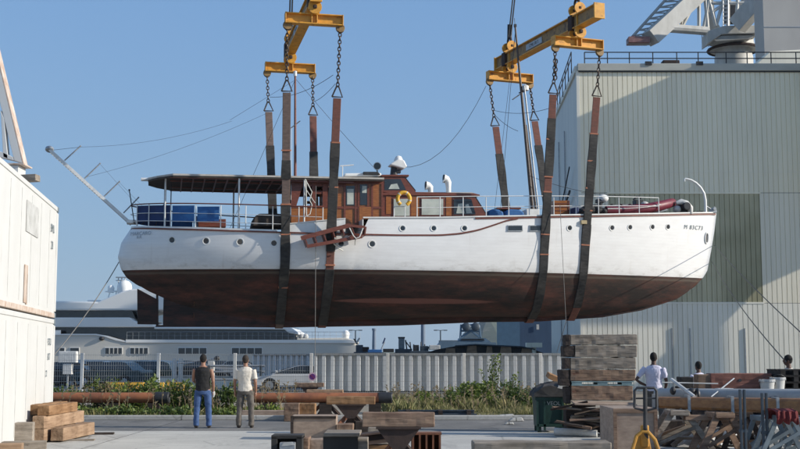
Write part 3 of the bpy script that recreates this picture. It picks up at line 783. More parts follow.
# mirror about boat centre line
tube2=[(q.x,-(q.y+o.y)-o.y,q.z) for q in reversed(pts)]
MB().tube(tube+tube2,[.2,.22,.22,.21,.2,.19]+[.19,.2,.21,.22,.22,.2],14).build('buoyancy_tube',M['maroon'],t,smooth=True)
MB().tube([(q[0],q[1]-.19,q[2]+.05) for q in tube[:4]]+[(tube[4][0]+.05,tube[4][1]-.15,tube[4][2]+.03)],.025,6).build('rubbing_strip',M['rope_white'],t)
q=[L(606,215,-.7),L(606,212,-.7),L(665,207,-.7),L(668,210,-.7),L(645,216,-.7)]
MB().prism([(v.x,v.y,v.z) for v in q],(0,1.4,0)).build('floor_hull',M['galv'],t)
q=[L(606,207.3,-.8),L(606,215,-.8),L(608,215,-.8),L(608,207.3,-.8)]
MB().prism(q,(0,1.55,0)).build('transom',M['dark'],t)
q=L(603,198.5,-.6); ob=MB().ball(tuple(q),(.24,.2,.17)).build('outboard_cowl',M['white'],t,smooth=True)
MB().tube([q+Vector((-.12,0,-.1)),q+Vector((-.22,0,-.65))],[.13,.07],8).box(q+Vector((-.15,0,-.12)),(.3,.26,.16)).build('outboard_leg',M['dark'],t,bevel=.02)
q=L(638,201.5,-.5); MB().box(q+Vector((0,0,-.1)),(.35,.4,.3)).tube([q+Vector((-.2,0,.05)),q+Vector((-.05,0,.2)),q+Vector((.15,0,.15))],.05,8).build('steering_console',M['dark'],t,bevel=.03)
MB().ball(q+Vector((.22,-.1,-.12)),(.2,.2,.12)).build('folded_cushion',M['plastic_white'],t,smooth=True)
mb=MB()
for i in range(6): q=L(612+i*9,205.2,-.93); mb.ball(q+Vector((0,0,.03)),(.08,.05,.03),6,4)
mb.build('grab_handle',M['black'],t)
# covered heap beside the dinghy
o2=Pb(588,216,-.7); t=bthing('covered_outboard_gear','black tarpaulin over gear on the foredeck beside the maroon dinghy','deck gear',o2)
mb=MB(); 
for dx,dz,r in ((-.32,.12,.25),(0,.2,.33),(.3,.22,.33),(.55,.16,.25)): mb.ball((dx,0,dz),(r,.55,r*.8),12,8)
tc=mb.build('tarpaulin',M['black'],t,smooth=True)
MB().box((-.62,-.1,.16),(.2,.6,.3)).build('blue_bag',M['navy_canvas'],t,bevel=.04)
# boarding steps hung outside
o3=Pb(325,236,-3.0); t=bthing('boarding_steps','dark red wooden boarding steps hung against the white hull amidships','boarding ladder',o3)
def L3(px,py,y): return Pb(px,py,y)-o3
for y in (-3.25,-2.65):
    s1=[L3(301,238.3,y),L3(350,225.2,y)]; 
    MB().bar(s1[0],s1[1],.05,.16).bar(L3(350,225.6,y),L3(365,227.2,y),.05,.10).build('stringer',M['redwood'],t)
for y in (-3.25,-2.65): MB().bar(L3(307,246.5,y),L3(362,236.5,y),.05,.13).build('stringer',M['redwood'],t)
for i in range(6):
    px=304+i*9.2; py=238-i*2.5; a=L3(px,py+.5,-2.95); b=L3(px+3,py+9.0-i*.0,-2.95)
    MB().bar(a,b,.6,.045,up=(b-a).cross(Vector((0,1,0)))).build('tread',M['redwood'],t)
MB().bar(L3(348,236,-2.95),L3(365,228,-2.95),.02,.02).build('strut',M['redwood'],t)
a=L3(350,236.5,-2.95); b=L3(364,236,-2.95); MB().bar(a,b,.6,.05).build('platform',M['redwood'],t)
MB().bar(L3(364.8,227.5,-2.95),L3(363.4,236.6,-2.95),.6,.05,up=(1,0,0)).build('end_board',M['redwood'],t)
mb=MB(); mb.tube([L3(349.5,228,-3.3),L3(353.5,236,-3.35),L3(356,238.5,-3.35),L3(359.5,237,-3.35),L3(363,228,-3.3)],.022,6).tube([L3(355.5,238,-3.3),L3(355,245,-3.0)],.018,6)
mb.tube([L3(335,238,-3.3),L3(334,244,-2.9),L3(338,248,-2.7),L3(343,250.5,-2.6)],.022,6).build('sling_rope',M['rope_white'],t)
# ================================================================== LIFTING GEAR
def chain(p,q,m,parent,link=.15,name='chain'):
    p=Vector(p); q=Vector(q); L=(q-p).length; n=max(2,int(L/(link*.74))); d=(q-p)/L; mb=MB()
    for i in range(n):
        c=p.lerp(q,(i+.5)/n)
        side=d.cross(Vector((0,1,0))).normalized() if i%2 else d.cross(Vector((1,0,0))).normalized()
        mb.torus(c,link*.30,link*.13,side,10,5,sx=1.6,xdir=d)
    return mb.build(name,m,parent,smooth=True)
def frame(label,nc,fc,ext_n,ext_f,near_ends,far_ends,hookx):
    """nc/fc: world centres of near/far cross beams. ends: list of ring pixels."""
    nc=Vector(nc); fc=Vector(fc); zb=(nc.z+fc.z)/2; nc.z=fc.z=zb
    ax=(nc-fc); ln=ax.length; ax.normalize(); cr=Vector((-ax.y,ax.x,0)); cr = cr if cr.x>0 else -cr
    t=thing('spreader_frame',label,'lifting frame',(fc.x,fc.y,zb))
    rzang=math.atan2(ax.y,ax.x)
    o=Vector(t.location)
    up=.86
    A=fc-ax*ext_f-o; B=nc+ax*ext_n-o; A.z=B.z=up
    mb=MB()  # main beam: I section with boxed ends
    mb.bar(A+Vector((0,0,.25)),B+Vector((0,0,.25)),.42,.05).bar(A-Vector((0,0,.25)),B-Vector((0,0,.25)),.42,.05)
    main=mb.build('main_beam',M['yellow'],t,bevel=.01)
    MB().bar(A,B,.24,.45).build('web',M['yellow_dirty'],main)
    MB().bar(B-ax*.03,B+ax*.05,.46,.62).build('end_plate',M['yellow'],main,bevel=.01); MB().bar(A-ax*.05,A+ax*.03,.46,.62).build('end_plate',M['yellow'],main,bevel=.01)
    for c,k in ((nc,0),(fc,1)):
        c=c-o; E=1.08
        mb=MB(); mb.bar(c-cr*E+Vector((0,0,.18)),c+cr*E+Vector((0,0,.18)),.34,.045).bar(c-cr*E-Vector((0,0,.18)),c+cr*E-Vector((0,0,.18)),.34,.045).bar(c-cr*E,c+cr*E,.06,.33)
        for s in (-1,1): mb.bar(c+cr*(s*E-.02),c+cr*(s*E+.02),.36,.42)
        for s in (-.1,.1): mb.bar(c+cr*(s-.02),c+cr*(s+.02),.32,.33)
        cb=mb.build('cross_beam',M['yellow'],t,bevel=.008)
        # hanger plates between main beam and cross beam
        mb=MB()
        for s in (-.25,.25):
            q=c+ax*0; Mx=mat_to(ax)
            mb.lathe([(.05,-.03),(.26,-.03),(.26,.03),(.05,.03)],q+ax*s+Vector((0,0,.42)),16,Mx)
            mb.bar(q+ax*s+Vector((0,0,.2)),q+ax*s+Vector((0,0,1.35)),.34,.05,up=ax)
            mb.lathe([(.06,-.03),(.25,-.03),(.25,.03),(.06,.03)],q+ax*s+Vector((0,0,1.38)),16,Mx)
        mb.build('hanger_plate',M['yellow'],t,bevel=.005)
        MB().bar(c-ax*.36+Vector((0,0,.42)),c+ax*.36+Vector((0,0,.42)),.14,.14).bar(c-ax*.2-cr*.24+Vector((0,0,.86)),c-ax*.2+cr*.24+Vector((0,0,.86)),.34,.62).bar(c-ax*.3+Vector((0,0,1.4)),c+ax*.3+Vector((0,0,1.4)),.12,.12).build('pin_block',M['darkrust'],t,bevel=.03)
        top=c+Vector((0,0,1.75))
        MB().torus(c+Vector((0,0,1.62)),.17,.055,cr,16,8,sx=1.3,xdir=(0,0,1)).build('shackle',M['darkrust'],t,smooth=True)
        hk=Vector(hookx)-o
        for s in (-.05,.05): MB().tube([c+cr*s+Vector((0,0,1.75)),hk+cr*s],.035,6).tube([c+cr*s+Vector((0,0,1.75)),c+cr*s*1.3+Vector((0,0,2.1))+(hk-c)*.02],.06,6).build('hoist_cable',M['cable'],t)
        for s,px in zip((-1,1),(near_ends,far_ends)[k]):
            e=c+cr*s*(E-.08)
            MB().lathe([(.03,-.06),(.17,-.06),(.17,.06),(.03,.06)],e-Vector((0,0,.27)),14,mat_to(ax)).build('end_lug',M['yellow_dirty'],t,bevel=.01)
    MB().torus(Vector(hookx)-o,.4,.14,(0,1,0),20,8).build('crane_hook_ring',M['darkrust'],t,smooth=True)
    # worn data placard on the main beam
    mid=A.lerp(B,.42); nrm=cr if cr.y<0 else -cr
    pl=MB().bar(mid-ax*.75+(-cr)*.135,mid+ax*.75+(-cr)*.135,.02,.26).bar(mid-ax*.75+cr*.135,mid+ax*.75+cr*.135,.02,.26).build('placard',M['galv'],main)
    for k_,s in ((0,1),(1,-1)):
        n=(-cr if s==1 else cr); x=Vector((0,0,1)).cross(n)
        me=Matrix((x,Vector((0,0,1)),n)).transposed().to_euler()
        text('CMU 30 T',.2,M['chain'],pl,mid+n*.148,me,'placard_lettering')
    ends={}
    for c,k in ((nc,0),(fc,1)):
        for j,s in enumerate((-1,1)): ends[(k,j)]=c+cr*s*(1.0)-Vector((0,0,.3))
    return t,ends
def atz(px,py,y): return W(px,py,y)
yn,yf=44.0,51.6
na=W(314,18.5,yn); fa=W(290,69,yf)
aft,ea=frame('yellow lifting frame over the stern half, its near cross beam highest',na,fa,.5,.45,None or (0,0),(0,0),W(300,-300,48))
nf=W(577.5,42.5,47.0); ff=W(509.8,78,52.9)
fwd,ef=frame('long yellow lifting frame over the bow half carrying a grey placard',nf,ff,1.75,1.15,(0,0),(0,0),W(545,-290,50))
# slings -------------------------------------------------------------
def hull_section(x):
    pts=[]
    for j in range(0,41):
        v=j/40; xs=prof(stern,v); xe=prof(stem,v); u=(x-xs)/(xe-xs)
        if 0<=u<=1: p=hull_pt(u,v); pts.append((p.y,p.z))
    pts.append((-.13,keelz(x))); return pts
def lower_chain(pts):
    pts=sorted(set(pts)); ch=[]
    for p in pts:
        while len(ch)>=2 and (ch[-1][0]-ch[-2][0])*(p[1]-ch[-2][1])-(ch[-1][1]-ch[-2][1])*(p[0]-ch[-2][0])<=0: ch.pop()
        ch.append(p)
    return ch
def belt_ribbon(path,w,th,a0,a1,mb,wob=0,seed=0,back=.004):
    rnd=random.Random(seed)
    # path: list of (x,y,z) local boat; a0,a1 arc range
    P=[Vector(p) for p in path]; s=[0]
    for i in range(1,len(P)): s.append(s[-1]+(P[i]-P[i-1]).length)
    T=s[-1]
    def at(t):
        t=min(max(t,0),T)
        for i in range(len(P)-1):
            if t<=s[i+1]: 
                k=(t-s[i])/(s[i+1]-s[i]+1e-9); return P[i].lerp(P[i+1],k),(P[i+1]-P[i]).normalized()
        return P[-1],(P[-1]-P[-2]).normalized()
    n=max(2,int((a1-a0)/.12)); V=[];Fs=[]
    for i in range(n+1):
        t=a0+(a1-a0)*i/n; c,_=at(t); _,d1=at(t-.05); _,d2=at(t+.05); d=(d1+d2).normalized()
        ax=Vector((1,0,0)); nn=d.cross(ax).normalized(); ax=nn.cross(d).normalized()
        ww=w*(1+wob*.55*math.sin(t*3.1+seed)*math.sin(t*1.3+1)); tt=th*(1+wob*2*(.5+.5*math.sin(t*6.7+seed))); tw=wob*.35*math.sin(t*4.3+seed*2)
        a=ax*math.cos(tw)+nn*math.sin(tw)
        for q in (c-a*ww/2+nn*.005, c-a*ww*.46+nn*tt, c+a*ww*.46+nn*tt, c+a*ww/2+nn*.005, c+a*ww*.46-nn*back, c-a*ww*.46-nn*back): V.append(q)
    for i in range(n):
        for j in range(6): Fs.append((i*6+j,i*6+(j+1)%6,(i+1)*6+(j+1)%6,(i+1)*6+j))
    Fs+= [tuple(range(6)),tuple(6*n+j for j in range(6))]
    return mb.add(V,Fs)
def sling(label,ne,fe,ny,fy,spec,xk,xr_=None):
    """ne/fe = near and far chain tops (world); ny/fy ring pixel rows"""
    t=thing('lifting_sling',label,'lifting sling',BO,BA,'slings carrying the hanging yacht')
    N0=toB(ne); F0=toB(fe)
    def ringz(e,row):
        lo,hi=0,30
        # world z at depth e.y giving pixel row
        return W(400,row,e.y).z
    Nz=ringz(ne,ny); Fz=ringz(fe,fy)
    xm=xk
    sec=hull_section(xm)
    S=[]
    for y,z in sec:
        S.append((y-.025 if abs(y)>.3 else y,z-.02)); S.append((-(y-.025) if abs(y)>.3 else -y,z-.02))
    # chain leans towards the hull
    def lean(P0,Pz,side):
        b=max(abs(p[0]) for p in S); tot=P0.z-(wlz(xm)+.8); k=(P0.z-Pz)/tot
        y=P0.y+(side*b-P0.y)*k; x=P0.x+(xm-P0.x)*k
        return Vector((x,y,Pz))
    Nr=lean(N0,Nz,-1); Fr=lean(F0,Fz,1)
    ch=lower_chain(S+[(Nr.y,Nr.z),(Fr.y,Fr.z)])
    path=[]
    for y,z in ch:
        zz=max(0,min(1,(z-(wlz(xm)+.8))/(Nr.z-(wlz(xm)+.8))))
        xx= xm+((Nr.x if y<0 else Fr.x)-xm)*zz
        path.append((xx,y,z))
    Lt=sum((Vector(path[i+1])-Vector(path[i])).length for i in range(len(path)-1))
    belt_ribbon(path,.31,.02,.06,Lt-.06,MB()).build('belt',M[spec.get('belt','strap')],t) if False else None
    mb=belt_ribbon(path,.31,.02,.05,Lt-.05,MB()); bo=mb.build('belt',M[spec.get('belt','strap')],t)
    for i,(a,b,mm) in enumerate(spec['sleeves']):
        a_=a if a>=0 else Lt+a; b_=b if b>0 else Lt+b
        belt_ribbon(path,.37,.045,a_,b_,MB(),.16,seed=i+int(xm*10),back=.035).build('sleeve',M[mm],t)
    for a in spec['ties']:
        a_=a if a>=0 else Lt+a
        belt_ribbon(path,.385,.055,a_,a_+.05,MB(),back=.042).build('tie',M['orange_tie'],t)
    # triangular ring, shackle and chain at both ends
    for P0,Pr,nm in ((N0,Nr,'near'),(F0,Fr,'far')):
        d=(P0-Pr).normalized(); a=Vector((1,0,0)); a=(a-d*a.dot(d)).normalized()
        q=[Pr-a*.2,Pr+a*.2,Pr+d*.42+a*.03,Pr+d*.42-a*.03]
        MB().tube(q+[q[0],q[0].lerp(q[1],.1)],.03,8).build('triangle_ring',M['chain'],t,smooth=True)
        chain(Pr+d*.40,P0-d*.02,M['chain'],t,.18)
        if nm=='near' and spec.get('bunch'):
            chain(Pr+d*.55+a*.07,Pr+d*1.35+a*.06,M['chain'],t,.19,name='spare_chain')
        MB().torus(P0-Vector((0,0,.02)),.11,.04,(0,1,0),12,6).build('shackle',M['darkrust'],t,smooth=True)
    return t
Wl=lambda t,e: Vector(t.location)+e
A=lambda k: ea[k]; Fd=lambda k: ef[k]
def xat(px,py,yb=-2.3): return Pb(px,py,yb).x
sling('aftmost sling, its belt passing behind the stern canopy posts to a far belt',A((0,0)),A((1,0)),88,112,
      dict(belt='strap_grey',sleeves=[(2.6,3.3,'sleeve'),(4.3,7.0,'sleeve'),(7.0,9.5,'sleeve'),(-5.2,-1.6,'sleeve')],ties=[2.2,4.25,5.4,7.6]),xat(285.5,240))
sling('dark sleeved sling beside the wheelhouse crossing the boarding steps',A((0,1)),A((1,1)),94,116,
      dict(belt='strap',sleeves=[(1.7,5.9,'sleeve'),(6.6,9.5,'sleeve'),(-5.2,-1.7,'sleeve')],ties=[1.7,3.4,5.0,6.4]),xat(330,240))
sling('forward sling beside the foremast with red belt between two dark sleeves',Fd((0,0)),Fd((1,0)),92,126,
      dict(belt='strap',sleeves=[(1.0,3.3,'sleeve'),(3.9,6.2,'sleeve'),(6.2,9.6,'sleeve'),(-5.3,-1.3,'sleeve')],ties=[1.8,3.3,3.9,5.6,6.4],bunch=True),xat(545,240))
sling('foremost sling under the bow beside the maroon dinghy',Fd((0,1)),Fd((1,1)),95,121,
      dict(belt='strap',sleeves=[(1.55,5.2,'sleeve'),(5.2,8.8,'sleeve'),(-5.0,-1.2,'sleeve')],ties=[1.5,2.6,3.7,4.6,6.0]),xat(588,240))
# loose sleeve ends hanging off two belts
def rag(label,px,py,y,pts,m='sleeve'):
    p=W(px,py,y); o=thing('hanging_sleeve_flap',label,'fabric flap',p)
    MB().tube([Vector(q) for q in pts],[.05]+[.09]*(len(pts)-2)+[.03],8,flat=.5).build('flap',M[m],o,smooth=True)
# ================================================================== SUN AND SKY
SUN=Vector((.93,-.17,.41)).normalized()
w=bpy.data.worlds.new('World'); scene.world=w; w.use_nodes=True; nt=w.node_tree
sky=nt.nodes.new('ShaderNodeTexSky'); sky.sky_type='NISHITA'; sky.sun_disc=False
sky.sun_elevation=math.asin(SUN.z); sky.sun_rotation=math.atan2(SUN.x,SUN.y)
sky.altitude=0; sky.air_density=1.0; sky.dust_density=.45; sky.ozone_density=2.0
tcw=nt.nodes.new('ShaderNodeTexCoord'); spw=nt.nodes.new('ShaderNodeSeparateXYZ'); nt.links.new(tcw.outputs['Generated'],spw.inputs[0])
rw=ramp(nt,spw.outputs[2],[(0,.90),(.16,.80),(.36,.62),(.75,.15)])
rc=ramp(nt,spw.outputs[2],[(0,(1.66,2.36,3.28)),(.35,(1.25,2.25,3.9))])
for i_,k_ in enumerate(((1.25,1.90,2.68),(.72,1.62,3.2))):
    nt.nodes[-1].color_ramp.elements[i_].color=(k_[0],k_[1],k_[2],1)
skc=mix(nt,rw,sky.outputs[0],rc)
nt.links.new(skc,nt.nodes['Background'].inputs[0]); nt.nodes['Background'].inputs[1].default_value=.135
sl=bpy.data.lights.new('sun','SUN'); sl.energy=4.0; sl.angle=R(.55); sl.color=(1,.93,.82)
so=bpy.data.objects.new('sun',sl); COL.objects.link(so); so.rotation_euler=SUN.to_track_quat('Z','Y').to_euler(); so.location=(40,-20,40)
# ================================================================== GROUND
def flat(name,x0,x1,y0,y1,z,m,nx=1,ny=1,kind='structure'):
    V=[(x0+(x1-x0)*i/nx,y0+(y1-y0)*j/ny,z) for j in range(ny+1) for i in range(nx+1)]
    Fs=[(j*(nx+1)+i,j*(nx+1)+i+1,(j+1)*(nx+1)+i+1,(j+1)*(nx+1)+i) for j in range(ny) for i in range(nx)]
    o=MB().add(V,Fs).build(name,m); o['kind']=kind; return o
def ground_mat(name,c1,c2,c3,s=1.0,bm=.3):
    m,nt,b=newmat(name)
    a=noise(nt,.35*s,(1,1,1),8,.62); d=noise(nt,14,(1,1,1),6,.7,seed=2); e=noise(nt,1.1*s,(1,.35,1),9,.75,seed=4); g=noise(nt,70,(1,1,1),3,.7,seed=6)
    c=ramp(nt,a,[(.35,c2),(.62,c1)]); c=mix(nt,ramp(nt,e,[(.54,0.0),(.66,.8)]),c,c3)
    c=mix(nt,.35,c,ramp(nt,d,[(.3,(.5,.5,.5)),(.7,(1,1,1))]),'MULTIPLY')
    c=mix(nt,ramp(nt,g,[(.62,0.0),(.70,.5)]),c,tuple(x*.45 for x in c2))
    # slab joints, cracks and oil marks
    tc=nt.nodes.new('ShaderNodeTexCoord'); br=nt.nodes.new('ShaderNodeTexBrick'); nt.links.new(tc.outputs['Object'],br.inputs['Vector'])
    br.inputs['Scale'].default_value=1; br.inputs['Brick Width'].default_value=6; br.inputs['Row Height'].default_value=4.5; br.inputs['Mortar Size'].default_value=.02; br.offset=0
    c=mix(nt,br.outputs['Fac'],c,tuple(x*.4 for x in c2))
    vo=nt.nodes.new('ShaderNodeTexVoronoi'); vo.feature='DISTANCE_TO_EDGE'; vo.inputs['Scale'].default_value=.45
    nt.links.new(tc.outputs['Object'],vo.inputs['Vector']); c=mix(nt,ramp(nt,vo.outputs['Distance'],[(.0,.65),(.012,0.0)]),c,tuple(x*.5 for x in c2))
    c=mix(nt,ramp(nt,noise(nt,.9,(1,.6,1),7,.6,seed=11),[(.60,0.0),(.68,.6)]),c,tuple(x*.55 for x in c2))
    nt.links.new(c,b.inputs['Base Color']); b.inputs['Roughness'].default_value=.9; bump(nt,b,d,bm,.02); return m
M['concrete']=ground_mat('yard_concrete',(.50,.49,.45),(.41,.40,.37),(.30,.29,.27))
M['asphalt']=ground_mat('worn_asphalt',(.185,.18,.17),(.13,.128,.122),(.24,.23,.215))
M['carpark']=ground_mat('car_park_asphalt',(.20,.195,.185),(.15,.148,.14),(.10,.10,.10),.4)
M['dirt']=ground_mat('dusty_ground',(.34,.30,.24),(.24,.21,.16),(.16,.14,.10))
flat('ground',-3000,3000,-60,3500,-.9,M['dirt'])          # sea bed / far land sheet below the quay
flat('yard',-60,60,-30,150,-.012,M['dirt'])
q=MB().box((0,44.9,-.46),(120,210,.88)).build('quay',M['concrete']); q['kind']='structure'
flat('concrete_apron',-45,45,-25,28.4,.0,M['concrete'])
flat('road',-45,45,28.4,33.3,-.004,M['asphalt'])
flat('car_park',-60,60,57,100,-.006,M['carpark'])
k=MB().box((-3.5,33.45,.055),(38,.24,.13)).build('kerb',M['concrete'],bevel=.02); k['kind']='structure'
m,nt,b=newmat('sea_water'); b.inputs['Base Color'].default_value=(.02,.05,.07,1); b.inputs['Roughness'].default_value=.12
bump(nt,b,noise(nt,.5,(1,2,1),8),.6,.15); M['sea']=m
s_=flat('water',-3000,3000,150,3400,-.6,M['sea'])
# low wall/kerb blocks behind the men
# hill and far shore
def hill(label,pts,y,depth,m,name='hill'):
    V=[];Fs=[]; n=len(pts); rows=6
    for j in range(rows):
        f=(0,.35,.75,1,.7,0)[j]; yy=y+depth*j/5
        for px,py in pts:
            p=W(px,py,y+depth*.6); V.append((p.x,yy,max(-1.0,(p.z+1)*f*(1+.12*random.uniform(-1,1))-1)))
    for j in range(rows-1):
        for i in range(n-1): Fs.append((j*n+i,j*n+i+1,(j+1)*n+i+1,(j+1)*n+i))
    o=MB().add(V,Fs).build(name,m,smooth=False); o['kind']='structure'; return o
M['hillside']=mat('scrubby_hillside',(.085,.10,.055),(.05,.065,.035),.95,.02,spots=((.2,.18,.14),.6,.03),bmp=0)
pts=[(x,357-max(0,1)*h) for x,h in [(300,2),(340,4),(380,4.5),(420,5),(446,8),(455,15),(463,22),(470,28),(478,33),(488,36),(500,38),(520,41),(540,42),(580,40),(640,30),(720,12),(800,5)]]
hill('',pts,1300,500,M['hillside'])
pts=[(x,357-h) for x,h in [(-500,7),(-200,9),(0,6),(120,7),(220,5),(330,4.6),(420,5.5),(520,5),(700,6),(1100,9),(1500,5)]]
hill('',pts,2600,500,M['hillside'],'far_shore')
# haze
hm=bpy.data.materials.new('haze'); hm.use_nodes=True; nt=hm.node_tree; nt.nodes.remove(nt.nodes['Principled BSDF'])
pv=nt.nodes.new('ShaderNodeVolumePrincipled'); pv.inputs['Color'].default_value=(.70,.82,1,1); pv.inputs['Density'].default_value=HAZE
nt.links.new(pv.outputs[0],nt.nodes['Material Output'].inputs['Volume'])
if HAZE>0:
    hz=MB().box((0,1500,64),(6400,3700,131.8)).build('haze',hm); hz['kind']='stuff'; tag(hz,'thin pale blue air haze over the harbour','haze')
# ================================================================== WAREHOUSE
yw=62.0
PW=lambda px,py,y=yw: W(px,py,y)
xw=PW(580.5,200).x; zt=PW(600,71).z; zp=PW(600,63.8).z; XR=44.0; yb2=80.0
wh=thing('warehouse','large warehouse clad in grey green ribbed sheet with rooftop railing','warehouse',(xw,yw,0))
def clad_mat(name,c1,c2,pal=.08,st=None):
    m,nt,b=newmat(name)
    a=noise(nt,.8,(1,1,.15),7,.65); d=noise(nt,.12,(1,1,1),4,seed=2); s2=noise(nt,5,(1,1,.06),6,.7,seed=5)
    c=ramp(nt,a,[(.3,c2),(.65,c1)]); 
    c=mix(nt,ramp(nt,s2,[(.55,0.0),(.75,.4)]),c,tuple(x*.6 for x in c2))
    if st: c=mix(nt,ramp(nt,d,[(.42,0.0),(.6,.55)]),c,st)
    # each sheet slightly different
    tc=nt.nodes.new('ShaderNodeTexCoord'); sp_=nt.nodes.new('ShaderNodeSeparateXYZ'); nt.links.new(tc.outputs['Object'],sp_.inputs[0])
    q=nt.nodes.new('ShaderNodeMath'); q.operation='MULTIPLY'; q.inputs[1].default_value=1/1.04; nt.links.new(sp_.outputs[0],q.inputs[0])
    fl=nt.nodes.new('ShaderNodeMath'); fl.operation='FLOOR'; nt.links.new(q.outputs[0],fl.inputs[0])
    wn=nt.nodes.new('ShaderNodeTexWhiteNoise'); wn.noise_dimensions='1D'; nt.links.new(fl.outputs[0],wn.inputs['W'])
    mr=nt.nodes.new('ShaderNodeMapRange'); mr.inputs[3].default_value=1-pal; mr.inputs[4].default_value=1+pal; nt.links.new(wn.outputs[0],mr.inputs[0])
    h=nt.nodes.new('ShaderNodeHueSaturation'); nt.links.new(mr.outputs[0],h.inputs['Value']); nt.links.new(c,h.inputs['Color'])
    nt.links.new(h.outputs[0],b.inputs['Base Color']); b.inputs['Roughness'].default_value=.55; return m
M['clad_up']=clad_mat('grey_green_cladding',(.88,.81,.62),(.81,.745,.57),.05)
M['clad_lo']=clad_mat('pale_beige_cladding',(.86,.82,.70),(.77,.74,.63),.06)
M['clad_mid']=clad_mat('pale_green_cladding',(.86,.80,.64),(.78,.725,.58),.05)
M['translucent']=clad_mat('weathered_translucent_sheet',(.58,.53,.35),(.43,.40,.265),.12,(.15,.14,.06))
def sheet(x0,x1,z0,z1,y,name,m,pitch=.259,groove=.042,d=.04,parent=wh):
    """ribbed cladding: flat pans with narrow recessed grooves"""
    x=x0; prof_=[]
    i0=math.floor((x0)/pitch); k=i0
    while k*pitch<x1:
        a=k*pitch
        for q,dy in ((a,0),(a+pitch-groove,0),(a+pitch-groove*.75,d),(a+pitch-groove*.25,d),(a+pitch,0)):
            if x0-1e-6<=q<=x1+1e-6: prof_.append((q,dy))
        k+=1
    if prof_[0][0]>x0+.001: prof_.insert(0,(x0,0))
    if prof_[-1][0]<x1-.001: prof_.append((x1,0))
    V=[];Fs=[]
    for q,dy in prof_: V += [(q,y+dy,z0),(q,y+dy,z1)]
    for i in range(len(prof_)-1): Fs.append((2*i,2*i+2,2*i+3,2*i+1))
    return MB().add(V,Fs).build(name,m,parent,normals=False)
W0=XR-xw
z193=PW(700,193).z; z303=PW(700,303).z; xa=PW(690,250).x-xw-4.2; xb_=PW(761.5,250).x-xw
sheet(0,W0,z193+.02,zt,0,'upper_cladding',M['clad_up'])
sheet(0,xa,z303,z193,.012,'middle_cladding',M['clad_mid'])
sheet(xa,xb_,z303,z193,.012,'translucent_panel',M['translucent'])
sheet(xb_,W0,z303,z193,.012,'middle_cladding',M['clad_mid'])
sheet(0,W0,-.1,z303-.02,.0,'lower_cladding',M['clad_lo'])
for zz in (PW(600,172).z,): MB().box((W0/2,-.004,zz),(W0-.1,.012,.035)).build('sheet_lap',M['clad_mid'],wh)
MB().box(((xa+xb_)/2,-.004,z193),(xb_-xa+.1,.03,.09)).build('panel_flashing',M['clad_up'],wh)
MB().box(((xa+xb_)/2,-.004,z303),(xb_-xa+.1,.03,.09)).build('panel_flashing',M['clad_lo'],wh)
MB().box((W0/2,.9,zt/2),(W0-.1,1.6,zt-.1)).build('inner_wall',M['dark'],wh)
MB().box((W0/2+.0,.1,(zt+zp)/2),(W0+.1,.45,zp-zt)).build('parapet',mat('pale_parapet',(.5,.49,.42),(.42,.41,.36),.7,2,(.3,1,1),spots=((.2,.15,.1),.68,2)),wh,bevel=.02)
MB().box((W0/2,-.02,zt-.03),(W0,.10,.07)).build('drip_edge',M['dark'],wh)
MB().box((-.03,.12,zt/2),(.16,.26,zt)).build('corner_flashing',M['clad_lo'],wh)
# left side wall, receding
M['side_clad']=clad_mat('pale_side_cladding',(.70,.69,.62),(.63,.62,.56),.03)
sx=W(551,300,yb2).x-xw
def sidey(f): return Vector((-.04+(sx+.04)*f,.2+(yb2-yw-.2)*f,0))
V=[];Fs=[];n=60
for i in range(n+1):
    p=sidey(i/n); o_=.03 if i%2 else 0
    V+=[(p.x-o_,p.y,-.1),(p.x-o_,p.y,zt+.1)]
for i in range(n): Fs.append((2*i,2*i+1,2*i+3,2*i+2))
MB().add(V,Fs).build('side_wall',M['side_clad'],wh)
MB().prism([(0,.3,zt-.05),(W0,.3,zt-.05),(W0,yb2-yw,zt-.05),(sx,yb2-yw,zt-.05)],(0,0,.08)).build('roof',M['galv'],wh)
a=sidey(0);b=sidey(1); MB().bar(a+Vector((0,0,zt+.15)),b+Vector((0,0,zt+.15)),.25,.35).build('side_parapet',M['clad_lo'],wh)
# roof railing
zr0=zp; zr1=PW(600,51.5).z
mb=MB(); xs=[PW(x,60).x-xw for x in (585,608,630,653.5,677.5,699,727,748,772,797,822,848,875,902)]
xs=[x for x in xs if x<W0]
for fr in (1,.5): mb.tube([(xs[0],.15,zr0+(zr1-zr0)*fr),(W0,.15,zr0+(zr1-zr0)*fr)],.03,6)
rl=mb.build('railing',M['dark'],wh)
for x in xs: MB().tube([(x,.15,zr0-.05),(x,.15,zr1)],.03,6).build('railing_post',M['dark'],rl)
mb=MB(); a=sidey(0)+Vector((-.25,.3,0)); b=sidey(1)
for fr in (1,.5):
    mb.tube([a+Vector((0,0,zr0+(zr1-zr0)*fr+.1)),b+Vector((0,0,zr0+(zr1-zr0)*fr+.1))],.03,6)
for i in range(10):
    p=a.lerp(b,i/9); mb.tube([p+Vector((0,0,zt)),p+Vector((0,0,zr1+.1))],.028,6)
mb.build('side_railing',M['dark'],wh)
mb=MB(); 
for x in (648,699): p=PW(x,62); mb.box((p.x-xw,-.1,p.z-.1),(.35,.15,.2))
mb.build('gutter_bracket',M['dark'],wh)
MB().box((PW(674,60).x-xw,.9,zp+.15),(.9,.6,.45)).build('roof_vent',M['darkrust'],wh,bevel=.05)
for px in (672,690,745): 
    p=PW(px,340); MB().box((p.x-xw,-.03,p.z-1.5),(.05,.05,4.2)).build('downpipe',M['galv'],wh)
